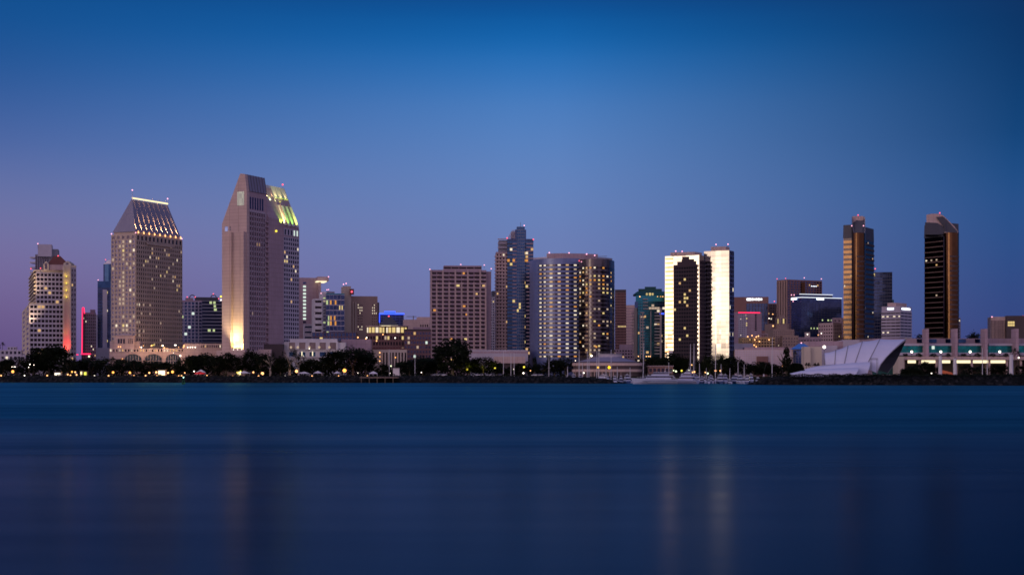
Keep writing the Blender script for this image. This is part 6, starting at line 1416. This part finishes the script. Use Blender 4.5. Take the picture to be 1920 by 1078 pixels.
for px, y, mt, lb_, r in up:
    d = 1026 if px < 1000 else (1000 if px < 1460 else 780 if px < 1800 else 800); d = 985 if px == 1467.5 else d
    lamp(px, y, mt, r * d / 1100 * (1.3 if mt in (E_ORANGE, E_WARM) else 1.05), d, lb_, None)
# flood of light on the largest lamps' surroundings
for px, y, c_, pw in ((24, 696, (1, .4, .08), 900), (303, 697, (1, .8, .5), 2500), (323, 696, (1, .4, .1), 900), (556, 695, (1, .6, .3), 800), (646, 694, (1, .3, .05), 1500), (492, 699, (1, .6, .3), 700), (876, 692, (1, .85, .1), 1600), (905, 691, (1, .85, .1), 1000), (928, 690, (1, .85, .1), 900), (850, 696, (1, .8, .3), 700), (1278, 694, (1, .9, .5), 1200), (1327, 699, (1, .9, .5), 800), (340, 672, (.9, 1, .2), 1200), (982, 690, (.9, 1, .2), 700), (1300, 697, (1, .7, .4), 1500), (450, 697, (1, .85, .3), 900), (212, 698, (1, .5, .15), 600), (135, 697, (1, .5, .15), 700)):
    l = bpy.data.lights.new('park_lamp_light', 'POINT'); l.energy = pw * .8; l.color = c_; l.shadow_soft_size = .6; o = bpy.data.objects.new('park_lamp_light', l); COL.objects.link(o); d = 1018 if px < 1000 else 992; o.location = (wx(px, d), d, max(wz(y, d), GZ + 2))

# ================================================================== PARK FURNITURE, CARS, TENTS
CP = [wallmat('silver_car_paint', (.30, .30, .33), .3, .02), wallmat('white_car_paint', (.55, .55, .58), .3, .02), wallmat('dark_car_paint', (.05, .05, .07), .3, .02)]
def car_proto(mat):
    e = empty('parked_car', (0, 0, 0)); m = MB()
    prof_ = [(-2.2, .35), (-2.25, .8), (-1.3, .95), (1.5, .95), (2.2, .8), (2.25, .35)]
    rings = [[(x_, y_, z_) for x_, z_ in prof_] for y_ in (-.85, .85)]; m.loft(rings); m.add([(x_, -.85, z_) for x_, z_ in prof_], [tuple(range(6))]); m.add([(x_, .85, z_) for x_, z_ in prof_], [tuple(range(5, -1, -1))])
    m.prism([(-1.2, -.72), (1.4, -.72), (1.4, .72), (-1.2, .72)], 1.40, 1.46, [(-.8, -.6), (.8, -.6), (.8, .6), (-.8, .6)]); m.build('body', mat, e)
    m = MB(); m.prism([(-1.5, -.8), (1.6, -.8), (1.6, .8), (-1.5, .8)], .94, 1.41, [(-.9, -.66), (.95, -.66), (.95, .66), (-.9, .66)]); m.build('windows', C_CARG, e)
    for x_ in (-1.4, 1.4):
        for y_ in (-.82, .82): m = MB(); m.tube((x_, y_ - .1, .33), (x_, y_ + .1, .33), .33, n=12); m.build('wheel', C_TIRE, e)
    return e
carp = [car_proto(c_) for c_ in CP]
for c_ in carp: reg(c_)
carpos = [(816, 0), (824, 1), (832, 1), (885, 0), (893, 1), (904, 1), (912, 0), (925, 1), (938, 2), (1003, 1), (1012, 0)]
usedp = set()
for i, (px, k) in enumerate(carpos):
    c_ = carp[k] if k not in usedp else copy_tree(carp[k]); usedp.add(k); d = 985 if px < 950 else 950; c_.location = (wx(px, d), d, GZ + .35); c_.rotation_euler = (0, 0, R([0, 4, 180, 2][i % 4]))
    tag(c_, f'{ORD[i]} parked car from the left on the waterfront lawn below the ribbon-window tower, {["silver", "white", "dark"][k]}', 'car', 'cars parked along the waterfront')
# tents and kiosks
def tent(px, w, h, d, mat, label, nm='party_tent', light=None):
    e = empty(nm, (wx(px, d), d, GZ)); tag(e, label, 'tent'); m = MB(); m.prism([(-w / 2, -2), (w / 2, -2), (w / 2, 2), (-w / 2, 2)], h * .6, h, [(-.3, -.2), (.3, -.2), (.3, .2), (-.3, .2)]); m.build('canopy', mat, e)
    m = MB(); [m.tube((x_, y_, 0), (x_, y_, h * .6), .07) for x_ in (-w / 2 + .1, 0, w / 2 - .1) for y_ in (-1.9, 1.9)]; m.build('post', C_FRAME, e)
    if light: m = MB(); m.box((0, 0, h * .57), w * .9, 3.4, .12); m.build('light_strip', light, e)
    return e
tent(375, 7, 3.4, 1014, wallmat('red_awning_fabric', (.5, .02, .02)), 'white-topped tent with a glowing red underside', 'lit_tent', glow('red_tent_light', (1, .03, .05), 2.5, 0))
tent(377, 6, 4.6, 1022, C_FRAME, 'pale peaked tent directly behind the red-lit awning')
tent(458, 8, 3.6, 1014, C_FRAME, 'pale lilac tent below the floodlit tower foot'); tent(596, 6, 3.6, 1008, C_FRAME, 'pale tent below the white hall middle'); tent(570, 8, 3.2, 1010, C_FRAME, 'low pale tent below the white hall left end')
tent(700, 5.5, 3.4, 975, C_FRAME, 'lilac lit kiosk tent near the jetty', light=glow('violet_tent_light', (.7, .5, .9), .8, 0)); tent(632, 4, 3.4, 1004, C_FRAME, 'small pale tent left of the largest orange lamp')
def kiosk(px, y0, y1, w, d, mat, label, lightm=None):
    e = empty('kiosk', (wx(px, d), d, GZ)); tag(e, label, 'kiosk'); hh = max(2.4, wz(y1, d) - GZ); m = MB(); m.prism([(-w / 2, -1.5), (w / 2, -1.5), (w / 2, 1.5), (-w / 2, 1.5)], 0, hh); m.build('wall', mat, e)
    m = MB(); m.prism([(-w / 2 - .4, -1.9), (w / 2 + .4, -1.9), (w / 2 + .4, 1.9), (-w / 2 - .4, 1.9)], hh, hh + .35); m.build('roof', C_DGREY, e)
    if lightm: m = MB(); m.add([(-w * .42, -1.56, .9), (w * .42, -1.56, .9), (w * .42, -1.56, hh - .5), (-w * .42, -1.56, hh - .5)], [(0, 1, 2, 3)]); m.build('lit_counter', lightm, e)
cafe = glow('bright_cafe_light', (1, .80, .45), 3.0, .3, True)
kiosk(304, 0, 693.5, 5.2, 1018, C_BEIGE, 'brightest lit cafe kiosk on the promenade', cafe); kiosk(109, 0, 697.8, 4.4, 1012, C_BEIGE, 'slanting white lit cafe front under the biggest left tree', glow('white_cafe_light', (1, .92, .7), 2.2, .3)); kiosk(153.5, 0, 695.5, 1.2, 1012, C_BEIGE, 'narrow bright lit doorway booth', glow('yellow_booth_light', (1, .75, .35), 2.2, .1)); kiosk(161, 0, 696, 2.0, 1016, C_YEL, 'small booth with yellow-green light right of the bright doorway', glow('yellow_green_light', (.8, .8, .1), 1.0, .1))
kiosk(743, 0, 690, 4.2, 1000, C_WHITE, 'small white kiosk left of the dark tent roof'); kiosk(449, 0, 697, 2.4, 1020, C_BEIGE, 'small kiosk with a yellow light below the floodlit tower', glow('yellow_kiosk_light', (1, .8, .3), 2.0, .2))
# flagpoles
for i, (px, yt, d) in enumerate(((730, 656, 1012), (944, 660, 990), (958, 663, 990), (964, 663, 990), (778, 664, 1012), (1448 * 0 + 1842, 654, 800), (1851, 657, 800))):
    e = empty('flagpole', (wx(px, d), d, GZ)); tag(e, ['tall white mast pole before the beige recessed building', 'white flagpole left of a close pair under the stepped blue tower', 'left pole of the close pair under the stepped blue tower', 'right pole of the close pair under the stepped blue tower', 'short thin white pole over the trees left of the ribbon tower', 'left of two thin white poles before the convention centre', 'right of two thin white poles before the convention centre'][i], 'pole', 'flagpoles'); m = MB(); m.tube((0, 0, 0), (0, 0, wz(yt, d) - GZ), .22, .13); m.build('pole', C_MAST, e); m = MB(); m.ball((0, 0, wz(yt, d) - GZ + .15), .25); m.build('finial', C_MAST, e)
# jetty
e = empty('jetty', (wx(705, 944), 944, 0)); tag(e, 'small timber jetty on piles under the lilac kiosk tent', 'jetty'); m = MB(); m.prism([(-10, -3), (14, -3), (14, 12), (-10, 12)], 3.2, 3.6); m.build('deck', C_BROWN, e)
for x_ in (-9, -4, 1, 6, 11): m = MB(); m.tube((x_, -2.6, -1), (x_, -2.6, 4.4), .3); m.build('pile', C_BARK, e)
# green buoy
e = empty('channel_buoy', (wx(344, 830), 830, 0)); tag(e, 'small green channel buoy floating off the promenade', 'buoy'); m = MB(); m.tube((0, 0, -.3), (0, 0, .8), 1.0, 1.0, 12); m.build('float', wallmat('green_buoy_paint', (.01, .10, .05)), e); m = MB(); [m.tube((x_, y_, .7), (0, 0, 3.6), .12) for x_, y_ in ((.7, .7), (-.7, .7), (.7, -.7), (-.7, -.7))]; m.build('tower', wallmat('green_buoy_paint', (.01, .10, .05)), e)
g = bpy.data.objects.new('beacon', ball_mesh(glow('green_beacon_light', (.5, 1, .8), 5, 0))); COL.objects.link(g); g.parent = e; g.location = (0, 0, 3.8); g.scale = (.3,) * 3
# small shore sign on the right bank
e = empty('notice_board', (wx(1432, 781), 781, 3.5)); tag(e, 'small white notice board on the right boulder bank', 'sign'); m = MB(); m.box((0, 0, 1.5), .7, .06, 1.2); m.build('panel', C_FRAME, e); m = MB(); m.tube((0, .06, -.6), (0, .06, 1.6), .05); m.build('post', C_POLE, e)

# ================================================================== BOATS
def hull(m, L, B_, Hh, fine=1.0, sheer=.25):
    rings = []
    for i in range(9):
        f = i / 8; x_ = -L / 2 + L * f; b_ = B_ / 2 * (1 - max(0, (f - .45) / .55) ** 2.2) * (.86 + .14 * min(1, f * 4)); zt_ = Hh * (1 + sheer * f * f)
        rake = .06 * L * max(0, f - .6) / .4
        rings.append([(x_ + rake, -b_ * 1.0, zt_), (x_ + rake * .5, -b_ * .82, Hh * .35), (x_, -b_ * .35, -.35), (x_, b_ * .35, -.35), (x_ + rake * .5, b_ * .82, Hh * .35), (x_ + rake, b_ * 1.0, zt_)])
    m.loft(rings, closed=True, cap=True)
def motor_yacht(L, decks, hullm=None):
    e = empty('motor_yacht', (0, 0, 0)); B_ = L * .27; Hh = L * .085 + .6
    m = MB(); hull(m, L, B_, Hh); h = m.build('hull', hullm or C_HULL, e)
    m = MB(); m.prism([(-L * .48, -B_ * .47), (L * .3, -B_ * .42), (L * .3, B_ * .42), (-L * .48, B_ * .47)], Hh * .55, Hh * .62); m.build('rub_rail', C_CANVAS, h)
    z = Hh; x0, x1, w = -L * .36, L * .22, B_ * .40
    m = MB(); g = MB()
    for k in range(decks):
        hh = 2.1 - .2 * k
        m.prism([(x0, -w), (x1, -w * .8), (x1, w * .8), (x0, w)], z, z + hh * .4, [(x0, -w * .98), (x1 - .3, -w * .76), (x1 - .3, w * .76), (x0, w * .98)])
        g.prism([(x0 + .1, -w * .94), (x1 - .35, -w * .72), (x1 - .35, w * .72), (x0 + .1, w * .94)], z + hh * .4, z + hh * .85, [(x0 + .4, -w * .86), (x1 - 1.6, -w * .62), (x1 - 1.6, w * .62), (x0 + .4, w * .86)])
        m.prism([(x0 - L * .06, -w), (x1 - 1.2, -w * .72), (x1 - 1.2, w * .72), (x0 - L * .06, w)], z + hh * .85, z + hh)
        z += hh; x0 += L * .05; x1 -= L * .12; w *= .88
    m.build('cabin', C_HULL, e); g.build('windows', G_DARK, e)
    m = MB(); m.tube((x0 + 1, 0, z), (x0 + .6, 0, z + L * .12), .12, .05); m.box((x0 + 1, 0, z + .5), .8, 1.6, .3); m.build('radar_mast', C_MAST, e)
    m = MB()
    for sy in (-1, 1):
        pr = None
        for i in range(7):
            f = .5 + i * .07; b_ = B_ / 2 * (1 - max(0, (f - .45) / .55) ** 2.2) * .95; q = Vector((-L / 2 + L * f, sy * b_, Hh * (1 + .25 * f * f) + .7)); m.tube(q - Vector((0, 0, .7)), q, .03, n=4)
            if pr: m.tube(pr, q, .035, n=4)
            pr = q
    m.build('railing', C_MAST, e)
    return e
def sail_boat(L, mh, hm=None, canvas=True):
    e = empty('sailboat', (0, 0, 0)); B_ = L * .28; Hh = L * .07 + .5; m = MB(); hull(m, L, B_, Hh, sheer=.2); m.build('hull', hm or C_HULL, e)
    m = MB(); m.prism([(-L * .2, -B_ * .3), (L * .22, -B_ * .18), (L * .22, B_ * .18), (-L * .2, B_ * .3)], Hh, Hh + .6, [(-L * .18, -B_ * .26), (L * .16, -B_ * .14), (L * .16, B_ * .14), (-L * .18, B_ * .26)]); m.build('cabin', C_HULL, e)
    m = MB(); m.tube((L * .08, 0, Hh), (L * .06, 0, mh), .24, .15, 7); m.tube((L * .07, -1.2, mh * .5), (L * .07, 1.2, mh * .5), .05, n=4); m.build('mast', C_MAST, e)
    m = MB(); m.tube((L * .07, 0, Hh + 1.5), (-L * .36, 0, Hh + 1.6), .12); m.build('boom', C_MAST, e); m = MB(); m.tube((L * .05, 0, Hh + 1.75), (-L * .34, 0, Hh + 1.8), .26, .18); m.build('sail_cover', C_CANVAS, e)
    m = MB(); m.tube((L * .5, 0, Hh * 1.2), (L * .06, 0, mh * .97), .03, n=4); m.tube((-L * .48, 0, Hh), (L * .06, 0, mh), .03, n=4); [m.tube((L * .05, s_ * B_ * .45, Hh), (L * .07, 0, mh * .9), .025, n=4) for s_ in (-1, 1)]; m.build('rigging', C_STEEL, e)
    return e
protos = [motor_yacht(12, 2), motor_yacht(9.5, 1), motor_yacht(14, 2, C_HULLB)]
for c_ in protos: reg(c_)
usedb = set()
def place(k, px, d, rz, label, group='yachts moored in the marina', sc=1.0):
    o = protos[k] if k not in usedb else copy_tree(protos[k]); usedb.add(k)
    o.location = (wx(px, d), d, 0); o.rotation_euler = (0, 0, R(rz)); o.scale = (sc,) * 3
    tag(o, label, 'boat', group); return o
big = motor_yacht(25, 2); reg(big); big.location = (wx(1229, 858), 858, 0); big.rotation_euler = (0, 0, R(176)); tag(big, 'largest long white motor yacht lying broadside at the front of the marina', 'boat', 'yachts moored in the marina')
big2 = motor_yacht(17, 3); reg(big2); big2.location = (wx(1283, 872), 872, 0); big2.rotation_euler = (0, 0, R(150)); tag(big2, 'tall white motor yacht just right of the largest broadside yacht', 'boat', 'yachts moored in the marina')
brng = random.Random(21)
front = [(1152, 895), (1163, 900), (1174, 894), (1296, 880), (1306, 874), (1317, 884), (1328, 878), (1338, 884), (1348, 877), (1358, 882), (1367, 874), (1376, 880), (1385, 872), (1393, 868), (1402, 862)]
for i, (px, d) in enumerate(front): place(i % 3, px, d, brng.choice([90, 95, 84, 100, 75, 110, 250]), ORD[i] + ' small yacht from the left in the front row of the marina', sc=brng.uniform(.62, .9))
rear = [1062, 1075, 1088, 1100, 1113, 1126, 1139, 1152, 1165, 1178, 1192, 1206, 1220, 1236, 1250, 1264, 1278, 1292, 1307]
for i, px in enumerate(rear): place(brng.choice([0, 1, 2]), px, 935 + brng.uniform(-8, 8), brng.choice([90, 86, 95, 80, 270, 20, 160]), ORD[i] + ' yacht from the left in the back row of the marina', sc=brng.uniform(.65, .95))
rear2 = [1320, 1331, 1342, 1353, 1364, 1375, 1387, 1398, 1409, 1420]
for i, px in enumerate(rear2): place(brng.choice([0, 1, 2]), px, 915 + brng.uniform(-8, 8), brng.choice([90, 86, 95, 80, 270]), ORD[i] + ' yacht from the left in the back row below the brightest tower and grid hall', sc=brng.uniform(.65, .95))
masts = [(1029, 662, 950, 'thin mast left of the round pavilion'), (1086, 656, 925, 'first mast in front of the round pavilion'), (1101, 659, 940, 'second mast before the round pavilion, pinkish tip'), (1104.5, 664, 945, 'shorter mast right beside the second mast before the pavilion'), (1119, 657, 930, 'third mast before the round pavilion'), (1123, 653, 925, 'tallest mast before the round pavilion, fourth'), (1145.5, 656, 930, 'fifth mast before the round pavilion with an amber lantern behind'), (1206, 642.5, 905, 'tall white mast in front of the teal tower'), (1294.5, 645, 900, 'left mast of the twin masts before the mirror tower'), (1301.5, 644, 896, 'right mast of the twin masts before the mirror tower'), (1341.5, 646, 900, 'single mast in front of the brightest tower'), (1451, 632, 880, 'tallest mast, in front of the pink grid hall')]
for i, (px, yt, d, lb_) in enumerate(masts):
    o = sail_boat(11 + (yt < 650) * 3, wz(yt, d)); o.location = (wx(px, d), d, 0); o.rotation_euler = (R(1.2 if i == 7 or i == 11 else .3), 0, R([88, 95, 84, 92][i % 4] if px != 1451 else 170)); tag(o, 'sailboat with the ' + lb_, 'sailboat', 'sailboats in the marina')
small = sail_boat(8, 11.5); reg(small)
for i, px in enumerate((1064, 1092, 1136, 1158, 1182, 1254, 1312, 1324, 1352, 1368, 1384, 1396)):
    o = small if i == 0 else copy_tree(small); d = 948 if px < 1300 else 905; o.location = (wx(px, d), d, 0); o.rotation_euler = (R(brng.uniform(-1, 1)), 0, R(brng.uniform(70, 110))); o.scale = (1, 1, brng.uniform(.75, 1.15))
    tag(o, ORD[i] + ' of the short-masted small sailboats, counted from the left of the marina', 'sailboat', 'short sailboats in the marina')
e = empty('floating_dock', (wx(1240, 925), 925, 0)); tag(e, 'long floating dock between the marina boat rows', 'dock'); m = MB(); m.box((-10, 0, .35), 90, 2.4, .5); m.build('walkway', C_LILAC, e)
for x_ in range(-50, 34, 9): m = MB(); m.tube((x_, 1.6, -1), (x_, 1.6, 3.2), .22); m.build('pile', C_STEEL, e)
for i, px in enumerate((1297, 1300.5, 1304)): pass
# cabin lights on a few boats
for px, y, mt, r in ((1298, 698, E_WARM, .5), (1302, 697, E_WARM, .5), (1299.5, 717, E_WHITE, .35)):
    d = 886 if y < 710 else 868
    lamp(px, min(y, 715), mt, r, d, {1298: 'left warm dock light between the twin masts', 1302: 'right warm dock light between the twin masts', 1299.5: 'small white light low over the water below the twin masts'}[px], None, 'dock_lamp', 0.3)
